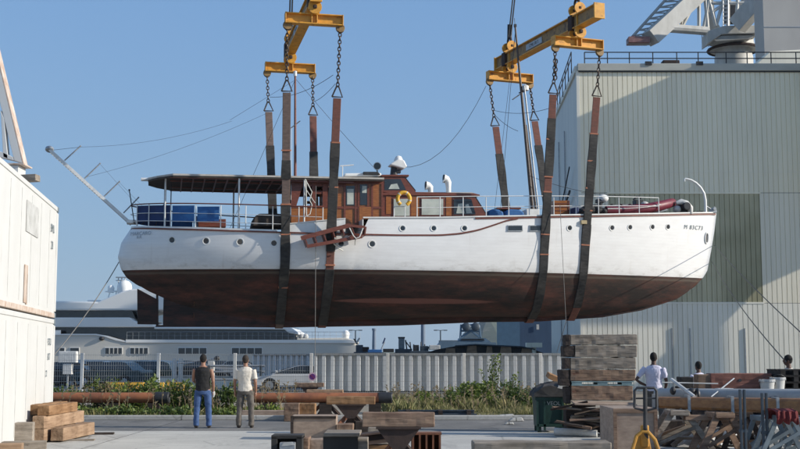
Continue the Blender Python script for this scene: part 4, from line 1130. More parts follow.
# conduit + bracket on the side wall (tv aerial)
for i,px in enumerate((567,573)): 
    MB().tube([sidey(.35+.2*i)+Vector((-.1,0,2)),sidey(.35+.2*i)+Vector((-.1,0,zt-2))],.04,5).build('conduit',M['galv'],wh)
MB().bar(sidey(.1)+Vector((-.3,0,10.6)),sidey(.65)+Vector((-.3,0,9.2)),.1,.1).bar(sidey(.1)+Vector((-.3,0,11.9)),sidey(.5)+Vector((-.3,0,9.6)),.06,.06).build('cable_bracket',M['dark'],wh)
# raised hall on columns to the right of the yard (unseen, added and shaped to throw the slanting shade on the cladding)
xh=22.2; zsh=W(675,75.6,yw).z+.45*(xh-W(675,75.6,yw).x)
hl=thing('shade_hall','unseen grey hall on steel columns, added to shade the warehouse cladding','hall',(xh,57,0))
MB().box((5,3.6,(zsh+11.3)/2),(10,3.8,zsh-11.3)).build('shade_hall_body',M['clad_up'],hl)
for y in (2.0,5.3):
    for x in (.4,9.5): MB().box((x,y,5.65),(.5,.45,11.3)).build('column',M['galv'],hl)
for a_,b_ in ((2.0,5.3),): MB().bar((.4,a_,1.0),(.4,b_,11.0),.5,.35).build('shade_hall_brace',M['galv'],hl)
# ================================================================== CRANE AND TOWER BEHIND
yc=104.0
PC=lambda px,py,y=yc: W(px,py,y)
M['crane_white']=mat('dirty_white_crane_paint',(.55,.54,.50),(.42,.41,.37),.6,1.2,(1,1,.4),spots=((.22,.13,.08),.62,1.5),bmp=.1)
M['crane_grey']=mat('grey_crane_paint',(.40,.40,.38),(.30,.30,.28),.6,1.2,spots=((.15,.10,.07),.62,1.5),bmp=.1)
o=PC(733.5,50); o.z=0
cr_=thing('harbour_crane','big grey harbour crane with lattice jib rising behind the warehouse roof','crane',o)
z_=lambda py: PC(733,py).z
r1=(PC(753.5,50).x-PC(714,50).x)/2
mb=MB().lathe([(r1*.95,0),(r1*.95,z_(58)),(r1*.88,z_(53)),(r1*.88,z_(50))],(0,0,0),28); mb.build('pedestal',M['crane_white'],cr_,smooth=True)
MB().lathe([(r1*.95,z_(50.5)),(r1*1.24,z_(50)),(r1*1.24,z_(48.6)),(r1*1.05,z_(47.5)),(r1*1.0,z_(40)),(r1*.92,z_(37.5))],(0,0,0),28).build('slew_ring',M['crane_white'],cr_,smooth=True)
MB().torus((0,0,z_(50)),r1*1.26,.13,(0,0,1),28,6).build('walkway_edge',M['darkrust'],cr_)
def pc3(px,py,dy=0): q=W(px,py,yc+dy); return q-o
# machinery deck
mb=MB(); pts=[pc3(708,43.5,-3),(pc3(722,34,-3)),pc3(760,33,-3),pc3(760,25,-3),pc3(724,25.5,-3),pc3(708,31,-3)]
mb.prism(pts,(0,2.2,0)); mb.build('machinery_deck',M['crane_white'],cr_,bevel=.05)
mb=MB(); mb.prism([pc3(711,38,-2.8),pc3(723,35.5,-2.8),pc3(755,35,-2.8),pc3(750,38.5,-2.8),pc3(716,41,-2.8)],(0,1.8,0)); mb.build('deck_underside',M['crane_grey'],cr_)
# counterweight arm rising right, jib to the left
def boxbeam(a,b,w,h,name,m): return MB().bar(a,b,w,h).build(name,m,cr_,bevel=.03)
boxbeam(pc3(737,26,-3.5),pc3(772,-14,-6),1.0,1.5,'luffing_arm',M['crane_white'])
boxbeam(pc3(733,20,2.5),pc3(768,-20,2),.8,1.2,'luffing_arm',M['crane_grey'])
# main jib girder: lower box chord
jb=boxbeam(pc3(650,38.5,-3),pc3(716,-22,-1),1.5,1.35,'jib_girder',M['crane_white'])
mb=MB(); T0=pc3(628,41.5,-3); T1=pc3(676,-12,-1)
mb.tube([T0,T1],.13,8); mb.tube([pc3(627.5,42.5,-3),pc3(650,43.5,-3)],.16,8)
for i in range(10):
    a=T0.lerp(T1,i/9.5); gl=pc3(650,38.5,-3).lerp(pc3(716,-22,-1),min(1,(i+.2)/10)); mb.tube([a,gl],.07,6)
    if i<9: b=T0.lerp(T1,(i+1)/9.5); g2=pc3(650,38.5,-3).lerp(pc3(716,-22,-1),min(1,(i+1.2)/10)); mb.tube([b,gl],.06,6)
mb.build('jib_lattice',M['rust'] if False else M['crane_grey'],cr_)
mb=MB(); mb.tube([pc3(628,40,-3),pc3(633,36,-3),pc3(640,40.5,-3)],.1,6).box(pc3(638,41,-3),(1.8,1.2,.5)); mb.build('jib_tip',mat('faded_pink_primer',(.33,.17,.15),(.22,.11,.1),.7,3),cr_)
# tie bars and A frame
mb=MB()
mb.tube([pc3(662,27.5,-3),pc3(708,31,-2)],.38,10)
for p_,q_ in (((681,29),(686,-6)),((681,29),(700,-8)),((699,30),(699,-6)),((703,31),(711,-10)),((716,26),(708,-4)),((708,30),(705,-4)),((716,26),(724,-2)),((712,3),(744,3)),((712,12),(730,0)),((728,26),(728,-6)),((736,26),(738,-6))): mb.tube([pc3(*p_,-2),pc3(*q_,-2)],.16,6)
mb.build('tie_bar',M['crane_white'],cr_)
mb=MB(); mb.prism([pc3(708,36,0),pc3(708,-10,0),pc3(712,-10,0),pc3(716,20,0),pc3(722,30,0)],(0,.6,0)); mb.build('tower_leg',M['crane_white'],cr_)
MB().box(pc3(731,14,0),(1.1,1.2,1.6)).build('cabin',M['dark'],cr_,bevel=.05)
mb=MB()
for i in range(7): mb.bar(pc3(723,24-i*4,-2.2),pc3(728,24-i*4,-2.2),.08,.08)
mb.tube([pc3(723,26,-2.2),pc3(723,-4,-2.2)],.05,5).tube([pc3(728,26,-2.2),pc3(728,-4,-2.2)],.05,5).build('ladder',M['galv'],cr_)
mb=MB()
for s in (-1,1):
    for i in range(5): 
        p=pc3(733.5+s*(r1*14.2+i*1.6),46.5,-1+i*.5)
        mb.tube([p,p+Vector((0,0,1.1))],.04,5)
mb.build('walkway_railing',M['galv'],cr_)
# concrete tower
yt=92.0
M['tower']=mat('stained_tower_concrete',(.52,.49,.44),(.44,.41,.37),.9,.25,(1,1,.5),spots=((.34,.26,.20),.64,.8,(1,1,.3)),bmp=.1)
a=W(764.5,50,yt)
tw=thing('concrete_tower','tall pale concrete tower behind the warehouse roof beside the crane','tower',(a.x,yt,0))
MB().box((7.3,1.2,16.5),(14.6,2.4,33)).build('shaft',M['tower'],tw)
for zz in (22.5,27.5): MB().box((7.3,-.01,zz),(14.62,.03,.06)).build('pour_joint',M['galv'],tw)
sh=thing('rooftop_cabin','dark glazed rooftop cabin on the warehouse roof below the tower','cabin',(W(786,60,70).x,70,zt))
q=W(786,60,70)
MB().prism([(-3.5,0,0),(-3.5,0,.9),(-1.0,0,W(770,51,70).z-zt),(4,0,W(790,46,70).z-zt),(4,0,0)],(0,3,0)).build('curved_cover',M['clad_mid'],sh,bevel=.1)
mb=MB()
for i in range(4): mb.box((.4+i*.95,-.03,1.25),(.8,.06,1.0))
mb.build('window',M['glass'],sh)
# ================================================================== SUPERYACHT ON THE QUAY BEYOND
ys=112.0
PS=lambda px,py: W(px,py,ys)
so_=PS(200,390); so_.z=-.5; so_.y=ys
sy=thing('superyacht','very large modern white superyacht moored beyond the car park','yacht',so_)
M['sy_hull']=mat('pearl_grey_gelcoat',(.60,.575,.51),(.56,.535,.48),.3,.3,bmp=0)
M['sy_white']=mat('white_gelcoat',(.84,.83,.79),(.80,.79,.75),.3,.3,bmp=0)
M['sy_dark']=glass('tinted_band',(.035,.04,.045),.1)
def sp3(px,py): return PS(px,py)-so_
def sprism(pxs,y0,dy,name,m,parent=None,bevel=0):
    pts=[sp3(x,y) for x,y in pxs]; pts=[(p.x,y0,p.z) for p in pts]
    return MB().prism(pts,(0,dy,0)).build(name,m,parent or sy,bevel=bevel)
sprism([(-120,334.6),(96,334.8),(106,336.5),(116,339.5),(124,341.5),(135,342),(330,342),(352,342.5),(359,346),(362,352),(356,396),(-120,396)],0,11,'hull',M['sy_hull'],bevel=.12)
sprism([(-120,333.8),(96,333.9),(107,335.7),(117,338.7),(126,341),(126,342.4),(116,340.4),(106,337.2),(96,335.3),(-120,335.2)],-.08,.3,'gunwale',M['sy_white'])
sprism([(126,339.6),(352,340),(357,342),(357,343.2),(126,342.6)],-.1,.4,'gunwale',M['sy_white'])
sprism([(250,341),(300,338),(345,337.4),(356,341),(356,343),(250,343)],1.5,8,'stern_cowling',M['sy_hull'],bevel=.1)
# main deck dark band
sprism([(-120,326),(290,326),(296,338),(296,341.5),(-120,341.5)],1.2,8.4,'main_deck_glazing',M['sy_dark'])
sprism([(-120,317.6),(129,317.4),(132,320),(139,323),(152.5,323.6),(153,327.2),(-120,327.2)],.3,10.2,'upper_deck_overhang',M['sy_white'],bevel=.08)
sprism([(153,327),(290,327),(297,332),(298,334.5),(288,333),(284,329.5),(153,329)],.5,9.6,'aft_deck_overhang',M['sy_white'],bevel=.08)
sprism([(-120,309.4),(127,309.4),(129,314),(131,318),(-120,318)],2.0,7,'upper_deck_glazing',M['sy_dark'])
sprism([(131,309.4),(150,309.4),(151,321),(140,322.5),(133,320)],2.2,6.6,'aft_screen',M['sy_dark'])
sprism([(-120,300),(60,300.6),(95,301.4),(104,297.5),(118,291.5),(128,288.6),(142,287.5),(168,288),(176,295),(178,309.8),(-120,309.8)],1.0,8.6,'sundeck_fairing',M['sy_white'],bevel=.15)
sprism([(60,330.2),(60,334),(-120,334),(-120,330.2)],.2,.1,'bulwark_line',M['sy_white'])
for x0_,x1_ in ((55,71),(86,104.5),(-20,0),(20,40)):
    pass
for x0_,x1_ in ((60,64.5),(70.5,79),(105.5,122),(130.5,147.8),(178.5,206.5),(232,262)):
    f=sprism([(x0_-.6,347.4),(x1_+.6,347.4),(x1_+.6,354.6),(x0_-.6,354.6)],-.05,.2,'window_frame',M['sy_white'])
    sprism([(x0_,348),(x1_,348),(x1_,354),(x0_,354)],-.08,.2,'pane',M['sy_dark'],f)
    if x1_-x0_>14: 
        k=4; mbx=MB()
        for i in range(1,k): 
            p=sp3(x0_+(x1_-x0_)*i/k,351); mbx.box((p.x,-.09,p.z),(.08,.04,.55))
        mbx.build('mullion',M['sy_hull'],f)
p=sp3(101.8,338.6); MB().ball((p.x,-.1,p.z),(.25,.2,.2)).build('fairlead',M['dark'],sy)
mb=MB()
for i in range(40): 
    p=sp3(126+i*6,340); mb.tube([(p.x,.3,p.z),(p.x,.3,p.z+.75)],.012,4)
p=sp3(126,340);q=sp3(352,340); mb.tube([(p.x,.3,p.z+.75),(q.x,.3,p.z+.75)],.02,4).tube([(p.x,.3,p.z+.4),(q.x,.3,p.z+.4)],.01,4).build('deck_railing',M['galv'],sy)
def dome(px,py,r,name='satellite_dome'):
    p=sp3(px,py); MB().lathe([(r*.8,-r*1.3),(r*.95,-r*.6),(r,0),(r*.9,r*.45),(r*.6,r*.8),(r*.1,r)],(p.x,4,p.z),18).build(name,M['sy_white'],sy,smooth=True)
dome(114.8,285,.72); dome(100.8,286,.33)
mb=MB(); a=sp3(106,274.6);b=sp3(117,274.6); mb.bar((a.x,4,a.z),(b.x,4,b.z),.3,.1)
for x_ in (108.5,112,115.5): c=sp3(x_,274.6); d=sp3(x_,289); mb.tube([(c.x,4,c.z),(d.x,4,d.z)],.05,5)
mb.tube([(a.x,4,a.z-.3),(b.x,4,b.z-.3)],.04,5).build('mast_bridge',M['galv'],sy)
c=sp3(104,289.5); mb=MB(); mb.bar((c.x-.8,4,c.z),(c.x+.9,4,c.z+.1),.6,.12).tube([(c.x-.4,4,c.z-.0),(c.x-.8,4,c.z-1.4)],.06,5).tube([(c.x+.2,4,c.z),(c.x+.1,4,c.z-1.2)],.06,5).build('radar_platform',M['sy_white'],sy)
mb=MB()
for x_ in (83,90): c=sp3(x_,300); mb.box((c.x,3,c.z),(.6,.6,.25))
mb.build('roof_fitting',M['sy_white'],sy,bevel=.05)
for x_ in (278,286,293,300,304): c=sp3(x_,336.4); MB().ball((c.x,2,c.z),(.28,.28,.3),8,6).build('life_raft_canister',M['plastic_white'],sy,smooth=True)
dome(344,333,.35)
# ================================================================== FENCE, HOARDING, CARS
yfn=56.0
zf=W(400,353.2,yfn).z
fx=[W(82+76.4*k,370,yfn).x for k in range(-1,8)]
fe=thing('mesh_fence','long white wire mesh fence with square white posts behind the shrubs','fence',(fx[0],yfn,0))
M['wire']=mat('galvanised_wire',(.5,.5,.48),(.4,.4,.38),.5,5,metal=.2,bmp=0)
for i,x in enumerate(fx):
    MB().box((x-fx[0],0,zf/2),(.15,.11,zf)).build('post',M['white_metal'],fe,bevel=.01)
for i in range(len(fx)-1):
    mb=MB(); a=fx[i]-fx[0]+.08; b=fx[i+1]-fx[0]-.08
    n=int((b-a)/.105)
    for k in range(1,n): mb.box((a+(b-a)*k/n,0,zf/2+.0),(.010,.010,zf-.02))
    for k in range(8): mb.box(((a+b)/2,-.012,.1+(zf-.18)*k/7),(b-a,.012,.014))
    mb.build('wire_panel',M['wire'],fe)
# corrugated hoarding / container row behind
M['hoard']=mat('white_corrugated_sheet',(.70,.72,.72),(.55,.57,.58),.45,2,(1,1,.3),bmp=.05)
def corr(xa,xb,y,h,pitch,depth,name,label,cat,z0=.1,m='hoard'):
    t=thing(name,label,cat,(xa,y,0)); V=[];Fs=[];prof_=[]
    L=xb-xa; k=0
    while k*pitch<L:
        for f,d in ((0,0),(.30,0),(.42,depth),(.80,depth),(.92,0)):
            q=k*pitch+f*pitch
            if q<=L: prof_.append((q,d))
        k+=1
    for q,d in prof_: V+=[(q,d,z0),(q,d,h)]
    for i in range(len(prof_)-1): Fs.append((2*i,2*i+2,2*i+3,2*i+1))
    MB().add(V,Fs).build('corrugated_sheet',M[m],t,normals=False)
    MB().box((L/2,depth/2,h+.03),(L,depth+.06,.08)).build('top_rail',M['galv'],t)
    MB().box((L/2,depth+.12,h/2),(L,.06,h-.05)).build('back_frame',M['bluegrey_steel'],t)
    return t
hx0=W(314,370,58.0).x
corr(hx0,W(566,370,58.0).x,58.0,W(400,354.6,58.0).z,.418,.16,'site_hoarding','white corrugated metal hoarding behind the right half of the fence','hoarding')
corr(W(252,370,66).x,W(311,370,66).x,66.0,W(400,355.2,66).z,.30,.14,'storage_container','narrow ribbed white container beyond the fence behind the parked white car','container')
# cars ---------------------------------------------------------------
def carmat(n,c): return mat(n,c,tuple(x*.92 for x in c),.25,2,bmp=0)
def car(name,label,loc,rz,c,kind='hatch',group='cars parked beyond the fence',s=1.0):
    t=thing(name,label,'car',loc,rz,group)
    bm_=carmat(name+'_paint',c)
    # side outline (x forward), z up
    if kind=='hatch': body=[(-2.0,.32),(-2.03,.62),(-1.95,.95),(1.15,.93),(1.85,.80),(2.02,.62),(2.02,.32)]; cab=[(-1.93,.93),(-1.72,1.36),(-1.4,1.46),(.25,1.46),(1.18,.93)]; hw=.86
    elif kind=='van': body=[(-2.5,.35),(-2.52,1.0),(-2.5,1.12),(1.7,1.12),(2.35,1.0),(2.5,.7),(2.5,.35)]; cab=[(-2.5,1.1),(-2.45,1.95),(-2.3,2.02),(.95,2.02),(1.2,1.92),(1.95,1.1)]; hw=.95
    elif kind=='cab': body=[(-1.7,.3),(-1.72,.85),(1.25,.84),(1.95,.70),(2.1,.55),(2.1,.3)]; cab=[(-1.72,.84),(-1.7,1.24),(-1.5,1.28),(-.15,1.28),(.15,1.22),(1.3,.84)]; hw=.85
    else: body=[(-2.2,.32),(-2.25,.85),(-2.15,.98),(1.0,.92),(1.95,.82),(2.2,.62),(2.2,.32)]; cab=[(-1.75,.95),(-1.2,1.40),(-.9,1.44),(.15,1.43),(1.05,.93)]; hw=.87
    # wheel arches cut into the outline
    wx=(-1.25,1.3) if kind!='van' else (-1.55,1.6)
    low=body[-1][1]; out=list(body)
    for w_ in reversed(sorted(wx)):
        for k in range(9):
            A=math.pi*k/8; out.append((w_+.38*math.cos(A),low-.02+.38*math.sin(A)))
    o=MB().prism([(x,-hw,z) for x,z in out],(0,2*hw,0)).build('body',bm_,t,bevel=.06)
    V=[(x,-hw*.97 if z<1.15 else -hw*.80,z) for x,z in cab]
    V2=[(x,-y,z) for x,y,z in V]; n=len(V)
    MB().add(V+V2,[tuple(range(n)),tuple(range(2*n-1,n-1,-1))]+[(i,(i+1)%n,(i+1)%n+n,i+n) for i in range(n)]).build('cabin',bm_,t,bevel=.04)
    # side windows
    c0=Vector((sum(x for x,z in cab)/n,0,sum(z for x,z in cab)/n)); zt_=max(z for x,z in cab)
    for s in (-1,1):
        P=[]
        for x,z in cab:
            xx=c0.x+(x-c0.x)*.88; zz=.06+ (cab[0][1]+ (z-cab[0][1])*.86); f=(zz-cab[0][1])/(zt_-cab[0][1])
            yy=hw*(.97-.17*f)+.012
            P.append(Vector((xx,s*yy,zz)))
        MB().prism(P,(0,-s*.02,0)).build('side_window',M['glass'],t)
    P=[]; a=cab[-1]; b=cab[-2]
    ax_=Vector((a[0]-.06,0,a[1]+.05)); bx2=Vector((b[0]+.04,0,b[1]-.03)); off=Vector((.03,0,.03))
    MB().prism([ax_+off+Vector((0,-hw*.86,0)),ax_+off+Vector((0,hw*.86,0)),bx2+off+Vector((0,hw*.72,0)),bx2+off+Vector((0,-hw*.72,0))],(-.02,0,-.02)).build('windscreen',M['glass'],t)
    for w_ in wx:
        for s in (-1,1):
            wo=MB().lathe([(.19,-.1),(.30,-.1),(.32,-.05),(.32,.05),(.30,.1),(.19,.1)],(w_,s*(hw-.1),.32),20,mat_to(Vector((0,1,0)))).build('wheel',M['tyre'],t,smooth=True)
            MB().lathe([(.03,-.085),(.2,-.085),(.2,.085),(.03,.085)],(w_,s*(hw-.08),.32),14,mat_to(Vector((0,1,0)))).build('rim',M['galv'],wo)
    for s in (-1,1):
        MB().box((body[-2][0]-.06,s*(hw-.22),.62),(.1,.28,.14)).build('headlight',M['plastic_white'],t,bevel=.02)
        MB().box((body[0][0]+.0,s*(hw-.14),.78),(.06,.16,.2)).build('tail_light',M['redcloth'],t,bevel=.01)
        MB().box((cab[-1][0]-.35,s*(hw+.08),1.0),(.12,.16,.11)).build('wing_mirror',bm_,t,bevel=.02)
    MB().box((body[-1][0]+.01,0,.45),(.06,1.3,.14)).build('bumper',M['dark'],t)
    return t
def at(px,y): return (W(px,370,y).x,y,0)
car('parked_car','white hatchback partly hidden by a fence post near the white container stack',at(83,74),R(180),(.6,.6,.58))
car('parked_car','dark blue green estate car parked behind the white fence post',at(112,70),R(165),(.03,.055,.06),'sedan')
car('parked_car','dark green saloon parked left of the yellow barrier',at(140,72),R(185),(.035,.06,.05),'hatch')
car('parked_car','black saloon half hidden at the end of the dark parked row',at(62,72),R(178),(.02,.02,.022),'sedan')
car('parked_car','dark grey hatchback farthest along the row of dark cars',at(165,86),R(170),(.06,.06,.065),'hatch')
car('parked_car','black hatchback parked behind the man in the black top',at(196,84),R(5),(.02,.022,.025),'hatch')
car('parked_car','silver grey saloon parked beyond the man in the pale shirt',at(244,88),R(0),(.3,.31,.32),'sedan')
car('parked_car','dark saloon parked between the two standing men',at(222,90),R(2),(.03,.035,.05),'sedan')
car('parked_car','white sloping fronted car beside the purple round sign',at(297,61.2),R(180),(.66,.67,.67),'cab')
# yellow barrier, pillar gantry, white boat trailer, utility post
b=thing('plastic_barrier','long yellow plastic barrier lying on the car park beyond the fence','barrier',at(146,62))
for k in range(4): MB().prism([(-2.0+k*1.02,-.2,0),(-1.05+k*1.02,-.2,0),(-1.1+k*1.02,-.12,.42),(-1.95+k*1.02,-.12,.42)],(0,.32,0)).build('barrier_section',M['lifebuoy'],b,bevel=.03)
t=thing('utility_cabinet','small white cabinet on a post behind the fence beside the containers','cabinet',at(68,58))
p=W(68,356,58); MB().box((0,0,p.z-.05),(.85,.4,.55)).build('cabinet_box',M['white_metal'],t,bevel=.03)
MB().box((.0,0,p.z-.62),(.4,.3,.5)).build('cabinet_base',M['white_metal'],t); MB().tube([(0,0,0),(0,0,p.z-.5)],.05,8).build('post',M['galv'],t)
MB().bar((.3,0,p.z-.42),(1.0,0,p.z-.42),.1,.1).build('side_arm',M['dark'],t)
t=thing('boat_trailer','white covered boat on a trailer parked in the car park','boat trailer',at(128,78))
MB().prism([(-3.6,-.9,.9),(-3.4,-.9,1.55),(2.2,-.9,1.5),(4.2,-.9,1.35),(2.6,-.9,.75),(-3.2,-.9,.7)],(0,1.8,0)).build('boat_cover',M['plastic_white'],t,bevel=.1)
MB().bar((-3.4,0,.5),(4.6,0,.5),.12,.12).box((-.8,0,.5),(.1,1.9,.1)).build('trailer_frame',M['galv'],t)
for s in (-1,1): MB().lathe([(.1,-.1),(.3,-.1),(.3,.1),(.1,.1)],(-.8,s,.3),16,mat_to(Vector((0,1,0)))).build('wheel',M['tyre'],t)
# people far off and a light gantry: slim white posts and a barrier arm
t=thing('barrier_gate','grey lifting barrier arm with dark counterweight beyond the fence','barrier gate',at(193,64))
p=W(217,358.5,64); q=W(178,363.5,64); o_=Vector(t.location)
MB().tube([q-o_,p-o_],.035,6).build('barrier_arm',M['galv'],t); MB().ball(p-o_,(.16,.12,.14)).build('counterweight',M['dark'],t,smooth=True)
MB().box((p.x-o_.x-.3,0,.75),(.35,.35,1.5)).build('barrier_cabinet',M['plastic_white'],t,bevel=.03)
t=thing('low_block_wall','pale low block wall across the car park behind the two men','wall',at(215,68))
MB().box((-.2,0,.25),(6.2,.3,.62)).build('block_course',M['clad_lo'],t); MB().box((-.2,0,.60),(6.3,.36,.08)).build('coping',M['concrete'],t)
for i,(px,y,c,lab) in enumerate(((180.0,66,'whiteshirt','figure in white standing far off beyond the fence by the pillars'),)):
    pass
for px,lab in ((186.5,'slim grey pillar beyond the fence, left one of the pair by the barrier'),(180.5,'slim pale pillar beyond the fence, right one of the pair by the barrier')):
    t=thing('bollard_pillar',lab.replace('left','right') if px>184 and False else lab,'pillar',at(px-6,67),0)
    MB().lathe([(.13,0),(.13,1.55),(.1,1.62)],(0,0,0),12).build('shaft',M['plastic_white'],t,smooth=True)
    MB().lathe([(.16,0),(.16,.2)],(0,0,0),12).build('foot',M['galv'],t)
t=thing('pipe_rack','grey steel rack of pipes beyond the fence behind the pale shirted man','pipe rack',at(234,63))
for z_ in (.55,.95,1.25): MB().tube([(-1.5,0,z_),(1.6,0,z_)],.06,8).build('pipe',M['galv'],t)
for x_ in (-1.3,1.4): MB().box((x_,0,.65),(.1,.3,1.3)).build('upright',M['bluegrey_steel'],t)
# round no parking sign
p=W(312.5,376.8,yfn-.14); t=thing('parking_sign','round purple and white no parking sign fixed to a fence post','sign',p)
Mx=mat_to(Vector((0,-1,0)))
MB().lathe([(.01,-.008),(.20,-.008),(.20,.008),(.01,.008)],(0,0,0),28,Mx).build('outer_ring',mat('pink_white_ring',(.70,.52,.60),(.62,.44,.52),.4,6),t)
MB().lathe([(.01,0),(.135,0),(.135,.012),(.01,.012)],(0,0,0),28,Mx).build('disc',mat('purple_disc',(.16,.035,.24),(.13,.03,.19),.4,6),t)
MB().bar((-.09,-.014,.09),(.09,-.014,-.09),.008,.035,up=(1,0,1)).build('diagonal_bar',mat('dull_red_bar',(.3,.04,.12),(.25,.035,.1),.4,6),t)
# ================================================================== BACKGROUND HARBOUR
def bgthing(name,label,cat,px,y): return thing(name,label,cat,(W(px,350,y).x,y,0))
yh=150.0
t=bgthing('blue_shed','dark blue harbour building beyond the fence below the yacht','building',520,118)
o_=Vector(t.location); a=W(497,350,118)-o_; b=W(545.5,321,118)-o_
M['blueshed']=mat('dark_blue_cladding',(.035,.075,.14),(.028,.06,.115),.6,2,(1,1,.2)); M['blueshed2']=mat('blue_cladding',(.06,.13,.21),(.05,.11,.18),.6,2)
MB().box((5,5,5.5),(12,10,11.0)).build('wall',M['blueshed'],t)
pa=W(455,330,112)-o_; 
MB().prism([(W(497,350,118).x-o_.x-.0,-.05,0),(W(520,350,118).x-o_.x,-.05,0),(W(520,350,118).x-o_.x,-.05,9.5),(W(497,350,118).x-o_.x,-.05,9.5)],(0,.04,0)).build('door',M['blueshed2'],t)
p=W(538,327,117.7)-o_; MB().box((p.x,-.12,p.z),(.25,.05,.5)).build('wall_sign',M['plastic_white'],t)
MB().box((5,5,11.05),(12.3,10.3,.25)).build('roof_edge',M['dark'],t)
# moored patrol boat
t=bgthing('patrol_boat','dark blue grey moored workboat with a lattice mast under the yacht','boat',470,140)
o_=Vector(t.location); o_=Vector(o_); P=lambda px,py,y=140: W(px,py,y)-o_
M['navygrey']=mat('blue_grey_paint',(.12,.19,.26),(.09,.15,.21),.5,2)
def pr(pxs,dy,name,m,y0=0,par=None): 
    pts=[P(x,y) for x,y in pxs]; return MB().prism([(p.x,y0,p.z) for p in pts],(0,dy,0)).build(name,m,par or t)
pr([(438,345),(441,341),(496,342.5),(500,357),(440,357)],6,'hull',M['navygrey'])
pr([(458,344),(460,338),(486,338),(494,344)],4,'superstructure',M['navygrey'],.8)
pr([(440,344),(440,340.2),(458,340.2),(458,344)],4,'foredeck_house',M['bluegrey_light'],.8)
pr([(461,340.5),(462,338.6),(484,338.6),(485,340.5)],.1,'window',M['sy_dark'],.7)
mb=MB()
for a,b in (((461,340),(462,324)),((482,340),(480,324)),((461,330.5),(481.5,330.5)),((463,324.5),(481,324.5)),((461,338),(472,330.5)),((482,338),(472,330.5)),((467,330),(467,322)),((476,330),(476,322))): mb.tube([P(*a)+Vector((0,2,0)),P(*b)+Vector((0,2,0))],.13,5)
mb.build('lattice_mast',M['navygrey'],t)
for x in (467,476.5): p=P(x,326.5); MB().lathe([(.1,-.2),(.5,-.06),(.52,.06),(.4,.15)],(p.x,1.8,p.z),12,mat_to(Vector((0,-1,.2)))).build('radar_dish',M['bluegrey_steel'],t,smooth=True)
# black barge with tan fenders
t=bgthing('fender_barge','long black barge top with tan fender boards showing above the hoarding','barge',489,78)
o_=Vector(t.location); P=lambda px,py,y=78: W(px,py,y)-o_
top=[(425,353.5),(437,349.5),(455,346.2),(475,344.8),(500,345.2),(522,347),(535,350),(546,354)]
pr(top+[(546,362),(425,362)],3,'deck_shell',M['tar'])
pr([(455,345.4),(475,344.0),(522,346.2),(535,349.2),(535,350.2),(522,347.4),(475,345.2),(455,346.6)],.3,'rail',M['bluegrey_steel'],-.2)
for a,b,ty in ((445,455,348.4),(466.5,476.5,345.8),(486,492,346.4),(500,511,346.4),(521,531,348.5)):
    pr([(a+1,ty),(b,ty),(b+.6,358),(a-1,358)],.12,'fender_board',M['timber_tan'],-.08)
q=P(535.5,345,77); MB().box((q.x,0,q.z),(1.0,.8,.3)).tube([(q.x,0,q.z-.6),(q.x,0,q.z)],.15,8).build('deck_box',M['clad_mid'],t)
# distant quay clutter, towers, lamps
def tower(px0,px1,py,y,label,m,base=357):
    a=W(px0,py,y); b=W(px1,py,y); t=thing('harbour_tower',label,'tower',((a.x+b.x)/2,y,0)); w_=abs(b.x-a.x)
    MB().lathe([(w_*.55,-.5),(w_*.5,a.z*.6),(w_*.42,a.z)],(0,0,0),14).build('shaft',m,t,smooth=True)
    MB().lathe([(w_*.55,a.z),(w_*.55,a.z+w_*.5)],(0,0,0),14).build('head',m,t)
M['towerblue']=mat('blue_grey_concrete',(.17,.21,.27),(.14,.18,.23),.8,.5)
tower(372.2,376.2,330.5,420,'slim grey harbour tower seen under the keel, left of the pair',M['towerblue'])
tower(420.8,425.4,315,420,'slim dark harbour tower seen under the keel, right of the pair',M['towerblue'])
def lamp(px,py,y,label):
    a=W(px,py,y); t=thing('quay_lamp',label,'lamp post',(a.x,y,0),0,'lamp posts on the far quay')
    MB().tube([(0,0,0),(0,0,a.z)],[.14,.08],8).build('post',M['bluegrey_steel'],t)
    for s in (-1,1): MB().bar((0,0,a.z),(s*.6,0,a.z+.05),.08,.08).box((s*.7,0,a.z+.02),(.5,.25,.12)).build('lamp_head',M['dark'],t)
lamp(440.5,330.5,170,'twin headed quay lamp post beside the moored workboat'); lamp(355.5,330.5,170,'twin headed quay lamp post above the superyacht stern'); lamp(498,300,150,'quay lamp post hidden behind the keel near the blue building') if False else None
def jumble(name,label,cat,items,px,y):
    t=thing(name,label,cat,(W(px,350,y).x,y,0)); o_=Vector(t.location)
    for nm,x0_,y0_,x1_,y1_,m in items:
        a=W(x0_,y0_,y)-o_; b=W(x1_,y1_,y)-o_
        MB().box(((a.x+b.x)/2,0,(a.z+b.z)/2),(abs(b.x-a.x),abs(b.x-a.x)*.7+.4,abs(a.z-b.z))).build(nm,M[m],t,bevel=.04)
    return t,o_
t,o_=jumble('fishing_boat','small dark fishing boat with a square wheelhouse beyond the hoarding','boat',[('hull',395,349,412,360,'bluegrey_steel'),('wheelhouse',398.5,337.5,404.5,349,'bluegrey_light'),('wheelhouse_top',398,337,405,338.5,'dark'),('white_drum',399.5,341,402,345,'plastic_white')],402,100)
MB().tube([W(407,351,100)-o_,W(405.5,340,100)-o_],.06,5).tube([W(412,350,100)-o_,W(406,342,100)-o_],.05,5).build('mast',M['dark'],t)
t,o_=jumble('quay_winch','dark deck winch and gear beyond the hoarding by the right tower','winch',[('drum',413,345,419,352,'dark'),('housing',420,346,428,353,'bluegrey_steel'),('base',410,351,430,359,'bluegrey_steel'),('white_box',429,345.2,440,350,'plastic_white')],420,96)
for i in range(6): MB().tube([W(411+i*3.3,352,96)-o_,W(410+i*3.7,342+(i%3)*2.3,96)-o_],.05,5).build('spar',M['dark'],t)
